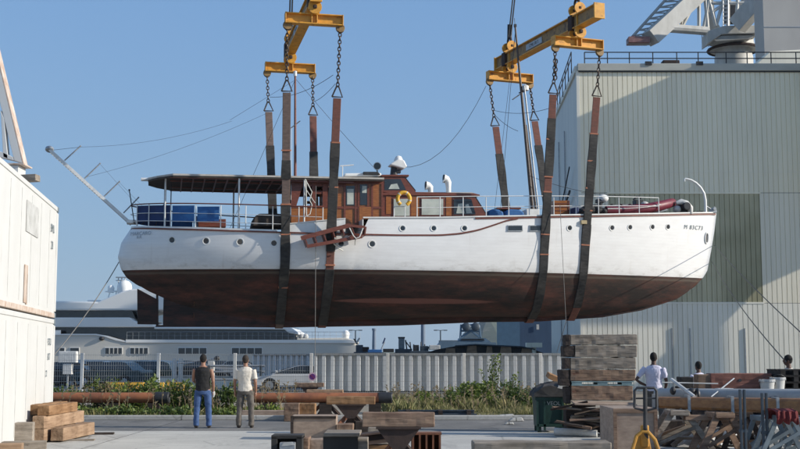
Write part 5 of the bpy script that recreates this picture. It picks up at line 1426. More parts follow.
t,o_=jumble('blue_tarp_boat','small boat under a bright blue tarpaulin beyond the hoarding','boat',[('hull',366,352.5,384,360,'bluegrey_steel'),('tarpaulin',368,349.6,382,353,'blue_canvas'),('bow_box',383,348.8,394,352.2,'dark')],375,95)
MB().tube([W(381,350,95)-o_,W(384.5,342,95)-o_],.05,5).build('flag_staff',M['galv'],t)
MB().prism([W(382,344,95)-o_,W(384.6,337.5,95)-o_,W(385.6,338.5,95)-o_,W(384,343,95)-o_],(0,.05,0)).build('flag',M['navy_canvas'],t)
t,o_=jumble('deck_gear_stack','pile of dark deck gear beside the superyacht stern','deck gear',[('crate',356,345,363,353,'bluegrey_steel'),('net_drum',362,347,369,353,'timber_dark'),('base',354,352,372,360,'bluegrey_steel')],362,100)
MB().prism([W(353,338.6,99.5)-o_,W(355,339,99.5)-o_,W(358.4,344.5,99.5)-o_,W(356.5,344.6,99.5)-o_],(0,.1,0)).build('davit_arm',M['dark'],t)
MB().tube([W(359.5,338,99.5)-o_,W(356.5,343,99.5)-o_],.08,5).build('white_strut',M['plastic_white'],t)
# ================================================================== VEGETATION
def leaves(cx,cy,cz,n,size,m,name,parent,lobes,seed=0,flat=False):
    rnd=random.Random(seed); V=[];Fs=[]
    for i in range(n):
        lx,ly,lz,rx,ry,rz_=rnd.choice(lobes)
        while True:
            a,b,c=[rnd.uniform(-1,1) for _ in range(3)]
            r=a*a+b*b+c*c
            if r<=1 and (r>.25 or rnd.random()<.35): break
        p=Vector((lx+a*rx,ly+b*ry,max(.02,lz+c*rz_)))
        s=size*rnd.choice((.45,.6,.8,1.0,1.35)); d=Vector((rnd.gauss(0,1),rnd.gauss(0,1),rnd.gauss(0,.8)+.4)).normalized()
        e=d.cross(Vector((rnd.gauss(0,1),rnd.gauss(0,1),rnd.gauss(0,1)))).normalized()
        o=len(V); V+=[p,p+d*s*.5+e*s*.28,p+d*s,p+d*s*.5-e*s*.28]; Fs.append((o,o+1,o+2,o+3))
    return MB().add(V,Fs).build(name,m,parent,normals=False)
def shrub(label,px,y,w_,h,n,mm,seed,name='shrub',group='green shrubs along the fence'):
    g=W(px,400,y); t=thing(name,label,'shrub',(g.x,y,0),0,group); rnd=random.Random(seed)
    lobes=[(rnd.uniform(-w_/2,w_/2)*.8,rnd.uniform(-.35,.35),h*rnd.uniform(.25,.7),w_*rnd.uniform(.09,.22),.32,h*rnd.uniform(.16,.42)) for _ in range(12)]+[(0,0,h*.2,w_*.5,.4,h*.2)]
    leaves(0,0,0,n,.11,M[mm],'foliage',t,lobes,seed)
    mb=MB()
    for k in range(9):
        l=rnd.choice(lobes); mb.tube([(l[0]*.4,0,0),(l[0]*.8,l[1]*.5,l[2]*.6),(l[0]+rnd.uniform(-.1,.1),l[1],l[2]+l[5]*.9)],[.015,.01,.004],5)
    mb.build('stems',M['stem'],t)
    return t
SH=[('low bushy green shrub next to the white container and the timber pile',74,36.6,1.5,.85,1500,'leaf_dk'),
('broad brownish green shrub in front of the yellow barrier',112,36.8,1.7,1.0,1500,'leaf_br'),
('bright green shrub left of centre in the shrub row below the rusty pipe end',137,36.1,1.7,1.12,2500,'leaf'),
('dense dark green shrub behind the first fence post from the men',163,36.4,1.6,1.15,2300,'leaf_dk'),
('green shrub touching the left side of the man in the black top',183,36.3,1.3,1.1,1900,'leaf'),
('green shrub in the gap between the two men',219,36.3,1.5,1.05,2300,'leaf_dk'),
('small yellow green shrub just right of the man in the pale shirt',266,34.6,.9,.34,500,'leaf'),
('low leafy shrub left of the steel rails by the keel stands',392,37.6,1.0,.5,800,'leaf_br'),
('leafy bush against the hoarding right of the dry grass',470,40,1.8,1.1,1900,'leaf'),
('low green bush at the foot of the hoarding beside the green bin',521,40,1.8,.85,1700,'leaf_dk'),
('small low shrub between the tall weeds and the steel rails',440,39,1.6,.75,1200,'leaf')]
for i,s_ in enumerate(SH): shrub(*s_,seed=11+i)
shrub('low green cover under the rusty pipe at the left end',95,34.6,2.4,.36,900,'leaf',31)
shrub('low green cover along the kerb below the rusty pipe, beside the left man',150,34.7,2.6,.40,1100,'leaf_dk',32)
shrub('low green cover along the kerb immediately right of the left man',232,34.7,1.6,.34,700,'leaf',33)
def tallweed(label,px,y,h,seed,nm='tall_weed'):
    g=W(px,400,y); t=thing(nm,label,'weed',(g.x,y,0)); rnd=random.Random(seed); V=[]; st=MB()
    lobes=[]
    for k in range(7):
        a=Vector((rnd.uniform(-.15,.15),rnd.uniform(-.15,.15),0)); b=a+Vector((rnd.uniform(-.45,.45),rnd.uniform(-.1,.1),h*rnd.uniform(.6,1)))
        st.tube([a,a.lerp(b,.5)+Vector((rnd.uniform(-.08,.08),0,0)),b],[.014,.01,.004],5)
        for j in range(7): q=a.lerp(b,.25+.75*j/6); lobes.append((q.x,q.y,q.z,.13,.1,.11))
    leaves(0,0,0,620,.10,M['leaf'],'foliage',t,lobes,seed); st.build('stems',M['stem'],t)
tallweed('tall spindly green weed climbing the hoarding behind the grass',492,44,1.75,5)
tallweed('slender leafy weed beside the tallest weed at the hoarding',506,44,1.15,6)
tallweed('thin weed rising from the shrubs behind the yellow barrier',100,40,1.2,8)
def grass(label,x0,x1,y0,y1,n,h,seed,m='grass'):
    rnd=random.Random(seed); V=[];Fs=[]
    for i in range(n):
        x=rnd.uniform(x0,x1); y=rnd.uniform(y0,y1); hh=h*rnd.uniform(.3,1.2)*max(.12,.55+.45*math.sin(x*1.13+2*math.sin(y*.9))+.35*math.sin(x*3.7+y*2.1))
        a=rnd.uniform(0,math.pi); w_=.012*rnd.uniform(.8,1.6); dx,dy=math.cos(a)*w_,math.sin(a)*w_; l=rnd.gauss(0,.3)*hh; l2=rnd.gauss(0,.3)*hh
        o=len(V); V+=[(x-dx,y-dy,0),(x+dx,y+dy,0),(x+dx*.6+l*.4,y+l2*.4,hh*.6),(x+l,y+l2,hh)]; Fs.append((o,o+1,o+2,o+3))
    ob=MB().add(V,Fs).build('grass',M[m],normals=False); tag(ob,label,'grass',kind='stuff'); return ob
gx=lambda px,y: W(px,400,y).x
def stalks(label,x0,x1,y0,y1,n,h,seed):
    rnd=random.Random(seed); mb=MB()
    for i in range(n):
        x=rnd.uniform(x0,x1); y=rnd.uniform(y0,y1); hh=h*rnd.uniform(.5,1.2); a=Vector((x,y,0)); b=a+Vector((rnd.gauss(0,.16)*hh,rnd.gauss(0,.1),hh))
        mb.tube([a,a.lerp(b,.5)+Vector((rnd.gauss(0,.03),0,0)),b],[.008,.006,.003],3)
        for k in range(5):
            q=a.lerp(b,.55+.1*k); mb.add([q,q+Vector((rnd.gauss(0,.04),0,.05)),q+Vector((rnd.gauss(0,.05),.01,.09))],[(0,1,2)])
    o=mb.build('dry_stalks',M['stalk'],normals=False); return tag(o,label,'weeds',kind='stuff')
M['stalk']=mat('dry_stalks',(.30,.23,.13),(.17,.13,.07),.9,3,bmp=0)
stalks('dry brown stalks sticking up through the shrubs at the left',gx(58,36),gx(290,36),34.2,39,170,.85,71)
stalks('dry brown stalks in the grass at the foot of the hoarding',gx(388,38),gx(548,44),37,44,180,.7,72)
grass('dry yellowish grass growing along the foot of the hoarding',gx(384,38),gx(545,44),36.2,44,17000,.34,3)
grass('thin green and yellow grass among the shrubs behind the left kerb',gx(55,36),gx(300,36),33.8,40,15000,.20,4)
# ================================================================== STRIP BEHIND THE ROAD
def pipe(label,px0,px1,py,y,r,cap_side):
    a=W(px0,py,y); b=W(px1,py,y); t=thing('rusty_pipe',label,'pipe',((a.x+b.x)/2,y,a.z)); L=(b.x-a.x)/2
    MB().tube([(-L,0,0),(L,0,0)],r,20).build('pipe_wall',M['rustpipe'],t,smooth=True)
    e=L if cap_side>0 else -L; s=cap_side
    MB().tube([(e-s*.3,0,0),(e+s*.06,0,0)],r*1.12,20).build('collar',M['dark'],t,smooth=True)
    MB().torus((e+s*.07,0,0),r*.9,.035,(1,0,0),20,6).build('flange',M['dark'],t)
    for x in (-L*.7,L*.1,L*.8): MB().box((x,0,-(a.z+r)/2),(.35,.3,max(.05,a.z-r-.01))).build('pipe_support',M['timber_dark'],t)
M['rustpipe']=mat('rusty_orange_pipe',(.33,.12,.05),(.20,.075,.04),.8,3,spots=((.10,.055,.04),.58,3),bmp=.2)
pipe('long rusty pipe lying among the shrubs at the left, its black end by the shrub',52,166,397.7,35.3,.15,1)
pipe('long rusty orange pipe on blocks running behind the keel stands to a black end',248,389,397.8,35.4,.145,1)
mb=MB(); t=thing('steel_rails','stack of long dark steel rails on the ground behind the foremost keel stand','steel rails',G(440,417))
o_=Vector(t.location)
for (x0_,x1_,py) in ((398,474,410.5),(404,476,413.8),(396,470,417.8)):
    a=W(x0_,py,35.2)-o_; b=W(x1_,py,35.2)-o_; mb=MB(); off=(py-410)*.08
    mb.bar(a+Vector((0,-off,0)),b+Vector((0,-off,0)),.12,.035).bar(a+Vector((0,-off,-.05)),b+Vector((0,-off,-.05)),.03,.08).bar(a+Vector((0,-off,-.09)),b+Vector((0,-off,-.09)),.12,.02).build('rail',M['bluegrey_steel'],t)
for px in (408,440,468): a=W(px,416,35.2)-o_; MB().box((a.x,0,.1),(.12,.7,.2)).build('packing_block',M['timber_dark'],t)
t=thing('low_kerb_wall','low brown concrete upstand in front of the shrubs right of the men','low wall',G(264,420))
MB().box((.2,.3,.12),(1.9,.28,.26)).build('concrete_upstand',M['ply'],t,bevel=.02)
t=thing('blue_crate','small blue and white crate beside the brown timber blocks','crate',G(270,413.5))
MB().box((0,0,.13),(.36,.3,.26)).build('crate_shell',M['pallet_blue'],t,bevel=.01); MB().box((0,-.155,.14),(.26,.01,.16)).build('crate_panel',M['green_bin'],t)
t=thing('concrete_rubble_block','pale rough stone block half hidden in the shrubs by the timber pile','stone block',W(73,408,34.8)*1.0)
t.location.z=0; MB().prism([(-.28,-.2,0),(.25,-.2,0),(.2,-.2,.3),(-.22,-.2,.34)],(0,.4,0)).build('stone',M['concrete'],t,bevel=.04)
for i,(px,py,s) in enumerate(((505,419.5,.5),(516,421.2,.35),(509,424.6,.22),(428,426,.15))):
    g=G(px,py); o=MB().prism([(-s*.6,-s*.3,0),(s*.6,-s*.25,0),(s*.45,-s*.2,s*.3),(-s*.3,-s*.2,s*.25)],(0,s*.5,0)).build('rubble',M['concrete'],loc=g,bevel=.02)
    tag(o,['largest pale rubble lump at the road edge left of the green bin','second pale rubble lump at the road edge nearest the green bin','small white scrap lying on the road left of the green bin','tiny pale scrap on the concrete behind the foremost keel stand'][i],'rubble')
# ================================================================== CONTAINERS ON THE LEFT
M['cont']=mat('white_container_paint',(.62,.62,.60),(.585,.585,.565),.5,1.6,(1,1,.6),spots=((.50,.49,.47),.60,1.0,(.4,1,.35)),bmp=.05)
M['rustline']=mat('rust_bleeding_paint',(.58,.52,.46),(.42,.29,.21),.7,7,(1,1,.5),spots=((.22,.08,.04),.6,9),bmp=.1)
ca_=math.atan(.1417); cy=27.9; cx=W(56.5,300,cy).x-.02
def container(label,z0,marks):
    t=thing('shipping_container',label,'container',(cx,cy,z0),ca_)   # local -y runs towards the camera, +x faces the yard
    Lc,Wc,Hc=12.2,2.44,2.585
    MB().box((-Wc/2,-Lc/2,Hc/2),(Wc-.03,Lc-.03,Hc-.03)).build('shell',M['cont'],t,bevel=.012)
    mb=MB()
    mb.box((-.045,-Lc/2,Hc-.055),(.10,Lc-.36,.10))
    for y in (-.08,-Lc+.08): mb.box((-.05,y,Hc/2),(.12,.16,Hc-.3))
    mb.build('frame_rail',M['cont'],t,bevel=.01)
    MB().box((-.04,-Lc/2,.06),(.10,Lc-.36,.11)).build('bottom_rail',M['rustline'] if z0>1 else M['cont'],t,bevel=.01)
    for y in (-1.22,-2.44,-3.66,-4.88,-6.1,-7.3,-8.5): MB().box((.004-.017,y,Hc/2),(.012,.018,Hc-.4)).build('panel_seam',M['plastic_white'],t)
    mb=MB()
    for y in (-.09,-Lc+.09):
        for z in (.06,Hc-.06): mb.box((-.07,y,z),(.17,.18,.13)); mb.box((-Wc+.07,y,z),(.17,.18,.13))
    mb.build('corner_casting',M['bluegrey_light'],t,bevel=.02)
    for (s,y,z,sz) in marks:
        text(s,sz,M['bluegrey_light'],t,(.003,y,z),(R(90),0,R(90)),'marking')
    return t,Lc,Wc,Hc
t,Lc,Wc,Hc=container('lower white shipping container at the left edge behind the timber pile',.0,(('FSTU',-.75,2.05,.22),('817',-.78,1.72,.22),('22',-1.1,1.35,.2)))
t2,_,_,_=container('upper white shipping container at the left edge, rust along its lower rail',2.61,(('BMU',-.8,2.0,.26),('28',-.82,1.62,.26)))
mb=MB(); 
for y,w_,z,h in ((-4.2,.35,.55,.75),(-4.05,.10,.45,.6)): mb.box((.0,y,z),(.012,w_,h))
mb.build('rust_patch_plate',M['rustline'],t2)
MB().box((-.003,-3.6,1.9),(.012,1.5,.62)).build('patched_panel',M['plastic_white'],t2)
# steel box and A frame standing on the stack
base=W(22,172,25.6); topz_=5.2+.01
t=thing('white_steel_beam','white steel beam with rusty edges lying on top of the containers','steel beam',(base.x,25.6,topz_))
p=W(22,165,25.6); p2=W(22,183,25.6); h=p.z-topz_
MB().box((-3.0,0,h/2),(6.0,.5,h-.08)).build('web_box',M['cont'],t,bevel=.01)
MB().box((-2.95,0,h-.02),(6.15,.6,.03)).build('top_flange',M['rustline'],t); 
t=thing('white_a_frame','white rust edged triangular steel frame standing on the beam at the top left','steel frame',(base.x,25.6,p.z+.03))
o_=Vector(t.location)
q=lambda px,py: W(px,py,25.6)-o_
apex_o=q(-10,42); r0=q(23,163.5); 
def leg3(a,b,w_,m='cont'): return MB().bar(a,b,w_,.16,up=(0,1,0)).build('leg',M[m],t,bevel=.01)
MB().prism([q(22.5,163.5),q(14,160.5),q(-9,66),q(-14,30),q(-10,28)],(0,.22,0)).build('leg',M['cont'],t,bevel=.012)
MB().prism([q(23.6,163.5),q(22.4,163.5),q(-10.2,28),q(-9,27)],(0,.3,0)).build('edge_strip',M['rustline'],t)
MB().prism([q(14,160.5),q(13,157),q(4,152.5),q(-60,135),q(-60,143)],(0,.22,0)).build('cross_member',M['cont'],t,bevel=.012)
MB().prism([q(8,159),q(3,157),q(0.5,110),q(4,118)],(0,.16,0)).build('inner_strut',M['cont'],t,bevel=.01)
MB().prism([q(-90,135),q(-80,135),q(-14,28),q(-20,28)],(0,.22,0)).build('leg',M['cont'],t,bevel=.012)
t=thing('timber_beam','grey brown timber beam sticking out over the edge of the upper container','timber beam',(W(38,178,25.2).x,25.2,5.215))
p=W(38,177,25.2); q_=W(19,179,25.2)
MB().bar((-3.0,.3,(p.z-5.215)-.12),(0,0,(p.z-5.215)-.02),.26,.14).build('beam',M['timber_grey'],t,bevel=.012)
MB().box((-1.3,.1,.03),(.5,.4,max(.06,(p.z-5.215)-.17))).build('packing_block',M['timber_dark'],t)
# ================================================================== TIMBER PILE AT LOWER LEFT
def beam(label,pa,pb,ya,yb,w_,h,m,name='timber_beam',cat='timber beam',group=None,zl=None):
    """a squared timber from picture point pa (at depth ya) to pb (depth yb), zl= bottom height"""
    a=W(pa[0],pa[1],ya); b=W(pb[0],pb[1],yb)
    if zl is not None: a.z=b.z=zl+h/2
    c=(a+b)/2; L=(b-a).length; ang=math.atan2(b.y-a.y,b.x-a.x)
    mb=MB(); rnd=random.Random(int(pa[0]*7+pa[1]))
    mb.box((0,0,0),(L,w_,h))
    o=mb.build(name,M[m],loc=c,rz=ang,bevel=.012); rough(o); return tag(o,label,cat,group)
GP='sawn timbers in the pile by the containers'
beam('bottom right tan timber of the pile, resting on the concrete',(57,434),(89,423),24.6,26.8,.26,.26,'timber_tan',group=GP,zl=.03)
beam('lowest middle tan timber of the pile under two others',(38,437),(70,430),24.4,26.6,.24,.25,'timber_tan',group=GP,zl=.03)
beam('second layer long tan timber of the pile',(38,430),(79,417),24.4,27.0,.24,.25,'timber_tan',group=GP,zl=.285)
beam('top right orange tan timber of the pile',(43,420),(72,412),24.5,26.6,.24,.20,'timber_orange',group=GP,zl=.54)
beam('top left short orange timber of the pile against the container',(32,421),(62,413),24.9,27.1,.24,.20,'timber_orange',group=GP,zl=.538)
beam('pale timber behind the grey upright block in the pile',(24,423),(40,419),25.2,26.2,.22,.2,'timber_tan',group=GP,zl=.285)
g=G(23.5,447.2); o=MB().box((0,0,.235),(.36,.36,.47)).build('timber_block',M['timber_grey'],loc=g,rz=.2,bevel=.015); tag(o,'upright grey weathered timber block at the left end of the pile','timber block')
o=MB().box((0,0,.10),(.85,.3,.2)).build('timber_block',M['timber_grey'],loc=G(22,452.5),rz=.3,bevel=.015); tag(o,'low grey timber block on the ground at the bottom left corner','timber block')
o=MB().box((0,0,.1),(.7,.3,.2)).build('timber_block',M['timber_tan'],loc=G(2,455),rz=.2,bevel=.015); tag(o,'tan timber block cut by the left picture edge','timber block')
o=MB().box((0,0,.15),(.14,.14,.3)).build('timber_block',M['concrete'],loc=G(10.5,441.5),rz=.2,bevel=.015); tag(o,'small grey stub standing against the container foot','block')
o=MB().box((0,0,.02),(1.0,.26,.04)).build('wooden_plank',M['timber_dark'],loc=G(91,434.5)+Vector((0,0,.0)),rz=.12); tag(o,'dark thin plank lying on the concrete right of the timber pile','plank')
o=MB().box((0,0,.015),(.95,.2,.03)).build('wooden_plank',M['timber_grey'],loc=G(71,440.8),rz=.12); tag(o,'thin grey plank on the concrete in front of the timber pile','plank')
# ================================================================== KEEL STANDS
def keel_stand(label,px,pytop,y,w_,hh,m,rz=.0,full=True):
    a=W(px,pytop,y); t=thing('keel_stand',label,'keel stand',(a.x,y,0),rz,'keel stands in a row under the yacht')
    th=hh; z1=a.z; z0_=z1-th
    MB().box((0,0,z1-th/2),(w_,.34,th)).build('timber_top',M[m],t,bevel=.012); rough(t.children[-1])
    MB().box((0,0,z0_-.012),(w_*.62,.5,.024)).build('top_plate',M['darkrust'],t)
    zc=z0_*.52
    mb=MB()
    for yy in (-.2,.0,.2): mb.prism([(-w_*.29,yy-.01,z0_-.024),(w_*.29,yy-.01,z0_-.024),(.09,yy-.01,zc),(-.09,yy-.01,zc)],(0,.02,0))
    mb.build('head_gusset',M['darkrust'],t)
    MB().box((0,0,z0_*.5),(.16,.2,z0_-.06)).build('column',M['darkrust'],t,bevel=.01)
    for sx_ in (-1,1):
        for sy_ in (-1,1):
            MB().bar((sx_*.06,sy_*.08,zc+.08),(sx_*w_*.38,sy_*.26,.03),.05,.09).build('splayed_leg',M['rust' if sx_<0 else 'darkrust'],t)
    MB().box((0,-.26,.02),(w_*.84,.09,.035)).box((0,.26,.02),(w_*.84,.09,.035)).box((0,0,.02),(.12,.55,.035)).build('foot_frame',M['darkrust'],t)
    mb=MB()
    for sx_ in (-1,1): mb.prism([(sx_*.08,-.01,zc-.02),(sx_*.08,-.01,.04),(sx_*w_*.22,-.01,.04)],(0,.02,0))
    mb.build('foot_gusset',M['darkrust'],t)
    return t
keel_stand('farthest and smallest keel stand of the row, by the purple sign',309.8,382.8,46,1.08,.16,'timber_brown')
keel_stand('second farthest keel stand with a pinkish brown timber top',325,389.6,35.6,1.07,.17,'timber_tan')
keel_stand('third keel stand with an orange tan timber top above the weathered panel box',351,396.5,27.6,1.10,.175,'timber_orange')
keel_stand('nearest whole keel stand, grey brown timber top, at the bottom centre',398.5,412.3,18.3,1.08,.215,'timber_brown')
keel_stand('very close keel stand timber at the bottom edge, long and grey brown',540.5,441.2,12.4,1.39,.2,'timber_grey')
# blocks around them
def block(label,x0_,x1_,ytop,y,m,depth=.5,h=None,name='timber_block',cat='timber block',zb=0,bev=.015,rz=0):
    a=W(x0_,ytop,y); b=W(x1_,ytop,y); H=(a.z-zb) if h is None else h
    o=MB().box((0,0,H/2),(b.x-a.x,depth,H)).build(name,M[m],loc=((a.x+b.x)/2,y+depth/2,zb if h is None else a.z-h),rz=rz,bevel=bev); rough(o); return tag(o,label,cat)
block('brown weathered timber blocks beside the blue crate under the rusty pipe, left',284,299,403.6,32.6,'timber_brown',.5)
block('brown weathered timber block right of its twin under the rusty pipe',299.4,315,403.8,32.8,'timber_orange',.5)
t=thing('panel_box','large weathered plywood sided box in front of the keel stands','wooden box',(W(313.5,430,25.4).x,25.4,0))
wd=W(336,430,25.4).x-W(291,430,25.4).x; hz_=W(300,416,25.4).z
MB().box((0,.35,hz_/2),(wd,.7,hz_)).build('side_panels',M['ply'],t,bevel=.008)
MB().box((-wd/2+.02,-.012,hz_/2),(.06,.03,hz_+.01)).box((0,-.012,hz_-.03),(wd,.028,.05)).build('edge_batten',M['timber_dark'],t)
block('brown timber block right of the large plywood sided box',337,353,424.5,25.2,'timber_brown',.5)
block('beige weathered block between the dark boxes at the bottom edge',309.5,325.5,439.5,20.4,'ply',.4)
t=thing('dark_box_beam','dark creosoted box with a flat grey lid at the bottom edge','box',(W(343,445,18.6).x,18.6,0))
wd=W(364,440,18.6).x-W(323,440,18.6).x; hz_=W(340,436.5,18.6).z
MB().box((-.04,.35,hz_/2),(wd*.85,.7,hz_)).build('side',M['tar'],t,bevel=.01)
MB().box((-.02,.4,hz_+.025),(wd*.88,.95,.05)).build('lid',M['timber_grey'],t,bevel=.008)
MB().box((wd*.44,.3,hz_/2-.02),(.2,.5,hz_-.04)).build('side_post',M['timber_grey'],t,bevel=.01)
t=thing('steel_box_frame','dark open steel box frame with a shiny scrap inside at the bottom edge','steel frame',(W(287,445,20).x,20,0))
wd=W(299.5,440,20).x-W(274.5,440,20).x; hz_=W(287,437,20).z
mb=MB()
for x in (-wd/2,wd/2): mb.box((x,.2,hz_/2),(.1,.5,hz_))
mb.box((0,.2,hz_),(wd+.1,.5,.06)).box((0,.44,hz_/2),(wd,.04,hz_)); mb.build('frame',M['tar'],t,bevel=.008)
MB().box((.02,.0,hz_-.16),(wd*.62,.3,.16)).build('box_insert',M['galv'],t,bevel=.01)
MB().prism([(-.08,-.16,hz_-.14),(.14,-.16,hz_-.12),(.1,-.16,hz_-.07),(-.04,-.16,hz_-.08)],(0,.03,0)).build('shiny_scrap',M['plastic_white'],t)
block('rust brown timber block beside the dark open steel frame',300.5,308.8,438,20.2,'timber_brown',.5)
t=thing('rusty_beam_section','rusty steel beam section with vertical stiffeners right of the nearest keel stand','steel beam',(W(426.5,445,19.6).x,19.6,0))
wd=W(440.5,440,19.6).x-W(410,440,19.6).x; hz_=W(427,433,19.6).z
mb=MB().box((0,.2,hz_-.015),(wd,.42,.03)).box((0,.2,.015),(wd,.42,.03)).box((0,.38,hz_/2),(wd,.03,hz_)); mb.build('flanges',M['rust'],t)
for i in range(5): MB().box((-wd/2+.03+i*(wd-.06)/4,.18,hz_/2),(.03,.38,hz_-.06)).build('stiffener',M['rust'],t)
t=thing('rusty_beam_section','low rusty beam with flat flanges left of the nearest keel stand foot','steel beam',(W(376,442,20.5).x,20.5,0))
MB().bar((-.55,0,.38),(.5,.25,.50),.3,.03).bar((-.55,0,.30),(.5,.25,.42),.03,.16).bar((-.55,0,.22),(.5,.25,.34),.3,.03).build('flanges',M['darkrust'],t)
MB().box((0,.2,.12),(.7,.3,.24)).build('packing_block',M['timber_orange'],t,bevel=.01)
block('grey packing timber on the ground behind the nearest keel stand',368,388,428,23.5,'timber_grey',.4)
block('flat dark plank pile at the foot of the third keel stand',355,382,421.5,27.2,'timber_dark',.4)
# ================================================================== GREEN BIN
yb_=27.9; a=W(537.5,431,yb_); b=W(563,431,yb_)
t=thing('steel_bin','dark green steel waste bin heaped with dark tarpaulin beside the timber stack','bin',((a.x+b.x)/2,yb_,0))
wd=b.x-a.x; ht=W(550,397,yb_).z
V=[(-wd/2,0,.12),(wd/2,0,.12),(wd/2,.75,.12),(-wd/2,.75,.12),(-wd/2-.03,-.03,ht),(wd/2+.03,-.03,ht),(wd/2+.03,.78,ht),(-wd/2-.03,.78,ht)]
MB().add(V,[(0,1,2,3),(0,1,5,4),(1,2,6,5),(2,3,7,6),(3,0,4,7),(4,5,6,7)]).build('bin_body',M['green_bin'],t,bevel=.01)
mb=MB()
for x in (-wd/2+.0,-wd*.22,wd/2-.0): mb.box((x,-.03,ht*.5),(.05,.05,ht-.1))
mb.box((0,-.035,ht-.04),(wd+.1,.06,.07)).box((0,-.03,.16),(wd,.05,.06)); mb.build('stiffener',M['green_bin'],t)
for x in (-wd/2+.05,wd/2-.05):
    for y in (.05,.7): MB().box((x,y,.06),(.08,.08,.13)).build('leg',M['green_bin'],t)
text('VEOL',.13,M['bluegrey_light'],t,(.08,-.075,ht-.15),(R(90),0,0),'bin_lettering')
t=thing('heaped_tarpaulin','dark crumpled tarpaulin heaped over the top of the green bin','tarpaulin',((a.x+b.x)/2,yb_,ht+.005))
P=lambda px,py,dy=0: W(px,py,yb_+dy)-Vector(t.location)
def crumple(pts,dep,seed,amp=.04,n=9):
    rnd=random.Random(seed); V=[];Fs=[];k=len(pts)
    for j in range(n):
        f=j/(n-1); sc=.78+.22*math.sin(math.pi*f)
        for p_ in pts:
            V.append((p_.x+rnd.gauss(0,amp),p_.y+dep*f-0.1+rnd.gauss(0,amp*.3),max(0.0,p_.z*sc+rnd.gauss(0,amp))))
    for j in range(n-1):
        for i in range(k): Fs.append((j*k+i,j*k+(i+1)%k,(j+1)*k+(i+1)%k,(j+1)*k+i))
    Fs += [tuple(range(k)),tuple((n-1)*k+i for i in range(k))]
    return MB().add(V,Fs)
crumple([P(533,396.5),P(534,392),P(538,387),P(543,384),P(550,383),P(558,383.5),P(565,385),P(566,397),P(550,398)],.85,4,.025).build('tarpaulin',M['tarp_dark'],t)
o2_=Vector(t.location)
o=MB().prism([W(548,378.5,28.2)-W(555,380,28.2),W(550,374,28.2)-W(555,380,28.2),W(566,381,28.2)-W(555,380,28.2),W(563,386,28.2)-W(555,380,28.2)],(0,.45,.05)).build('cardboard_sheet',M['timber_orange'],loc=W(555,380,28.2)); tag(o,'bent brown cardboard sheet on top of the tarpaulin heap on the bin','cardboard')
o=MB().prism([(-.12,0,-.06),(.10,0,-.10),(.16,0,.04),(-.02,0,.08)],(0,.2,.02)).build('paper_bag',M['plastic_white'],loc=W(562.5,385.5,27.8)); tag(o,'small pale bag on the heap between the bin and the timber stack','bag')
# ================================================================== TIMBER STACK WITH PALLET
ysk=26.6
TS='timbers of the tall stack beside the green bin'
def hash_(s): return (sum(ord(c)*(i+3) for i,c in enumerate(s))%97)/97
def tst(label,x0_,x1_,y0_,y1_,m,depth=.5,dy=0,tilt=0):
    a=W(x0_,y0_,ysk+dy); b=W(x1_,y1_,ysk+dy)
    o=MB().box((0,0,0),(b.x-a.x,depth,a.z-b.z-.006)).build('timber_beam',M[m],loc=((a.x+b.x)/2,ysk+dy+depth/2,(a.z+b.z)/2),bevel=.012)
    o.rotation_euler=((hash_(label)-.5)*.0,tilt+(hash_(label)-.5)*.016,0); rough(o,.035); return tag(o,label,'timber beam',TS)
tst('topmost grey timber of the tall stack',570.5,637.5,334.5,344.8,'timber_grey')
tst('second timber from the top of the tall stack, ends set in',575,637,345.3,357.3,'timber_grey')
tst('third timber from the top of the tall stack',570.5,636,357.8,369.2,'timber_grey')
tst('fourth timber from the top, lying directly on the pale blue pallet',570.5,635.5,369.8,381.0,'timber_brown')
tst('dark end timber seen left of the topmost one in the tall stack',565.2,570.2,334.7,345.8,'timber_dark',dy=-.02)
tst('dark end timber left of the second one in the tall stack',563.5,574.6,345.8,356.8,'timber_dark',dy=.01)
tst('dark end timber left of the third one in the tall stack',564.5,570.2,357.9,369.3,'timber_dark',dy=.0)
tst('dark end timber left of the pallet level in the tall stack',560,570,370,386,'timber_dark',dy=.01)
tst('red stained timber under the pale blue pallet',571.5,633,386.0,400.5,'timber_brown')
tst('dark end timber under the pallet beside the green bin heap',565.5,571,386.8,404,'timber_dark',dy=.04)
tst('dark timber baulk low in the stack behind the plywood crate',566,600,408.5,432,'timber_dark',dy=.25)
tst('lowest dark timber baulk hidden behind the plywood crate',600.5,640,408.5,434,'timber_dark',dy=.3)
a=W(571.5,381.2,ysk); b=W(634,385.8,ysk)
t=thing('wooden_pallet','pale blue wooden pallet sandwiched in the middle of the timber stack','pallet',((a.x+b.x)/2,ysk,b.z))
wd=b.x-a.x; hp=a.z-b.z
MB().box((0,.3,hp-.012),(wd,.6,.022)).box((0,.3,.012),(wd,.6,.022)).build('deck_board',M['pallet_blue'],t)
for x in (-wd/2+.12,0,wd/2-.15): MB().box((x,.3,hp/2),(.22,.58,hp-.05)).build('block',M['pallet_blue'],t)
rnd=random.Random(5)
for i in range(15):
    px=567+rnd.random()*38; py=402+rnd.random()*24; yy=ysk-.55+rnd.random()*.5
    p=W(px,py,yy); p.z=max(.03,p.z)
    o=MB().box((0,0,0),(rnd.uniform(.35,.9),rnd.uniform(.07,.16),rnd.uniform(.02,.06))).build('scrap_plank',M[rnd.choice(['timber_grey','timber_dark','timber_brown','timber_tan'])],loc=p,bevel=.004)
    o.rotation_euler=(rnd.uniform(-.3,.3),rnd.uniform(-.35,.25),rnd.uniform(-.5,.5))
    tag(o,'broken board in the heap of offcuts between the bin and the plywood crate','plank','broken boards heaped left of the plywood crate')
o=MB().box((0,0,0),(1.35,.45,.03)).build('scrap_sheet',M['ply'],loc=W(604,403.5,ysk-.3)); o.rotation_euler=(.1,.02,.05); tag(o,'pale splintered board sticking out above the plywood crate','board')
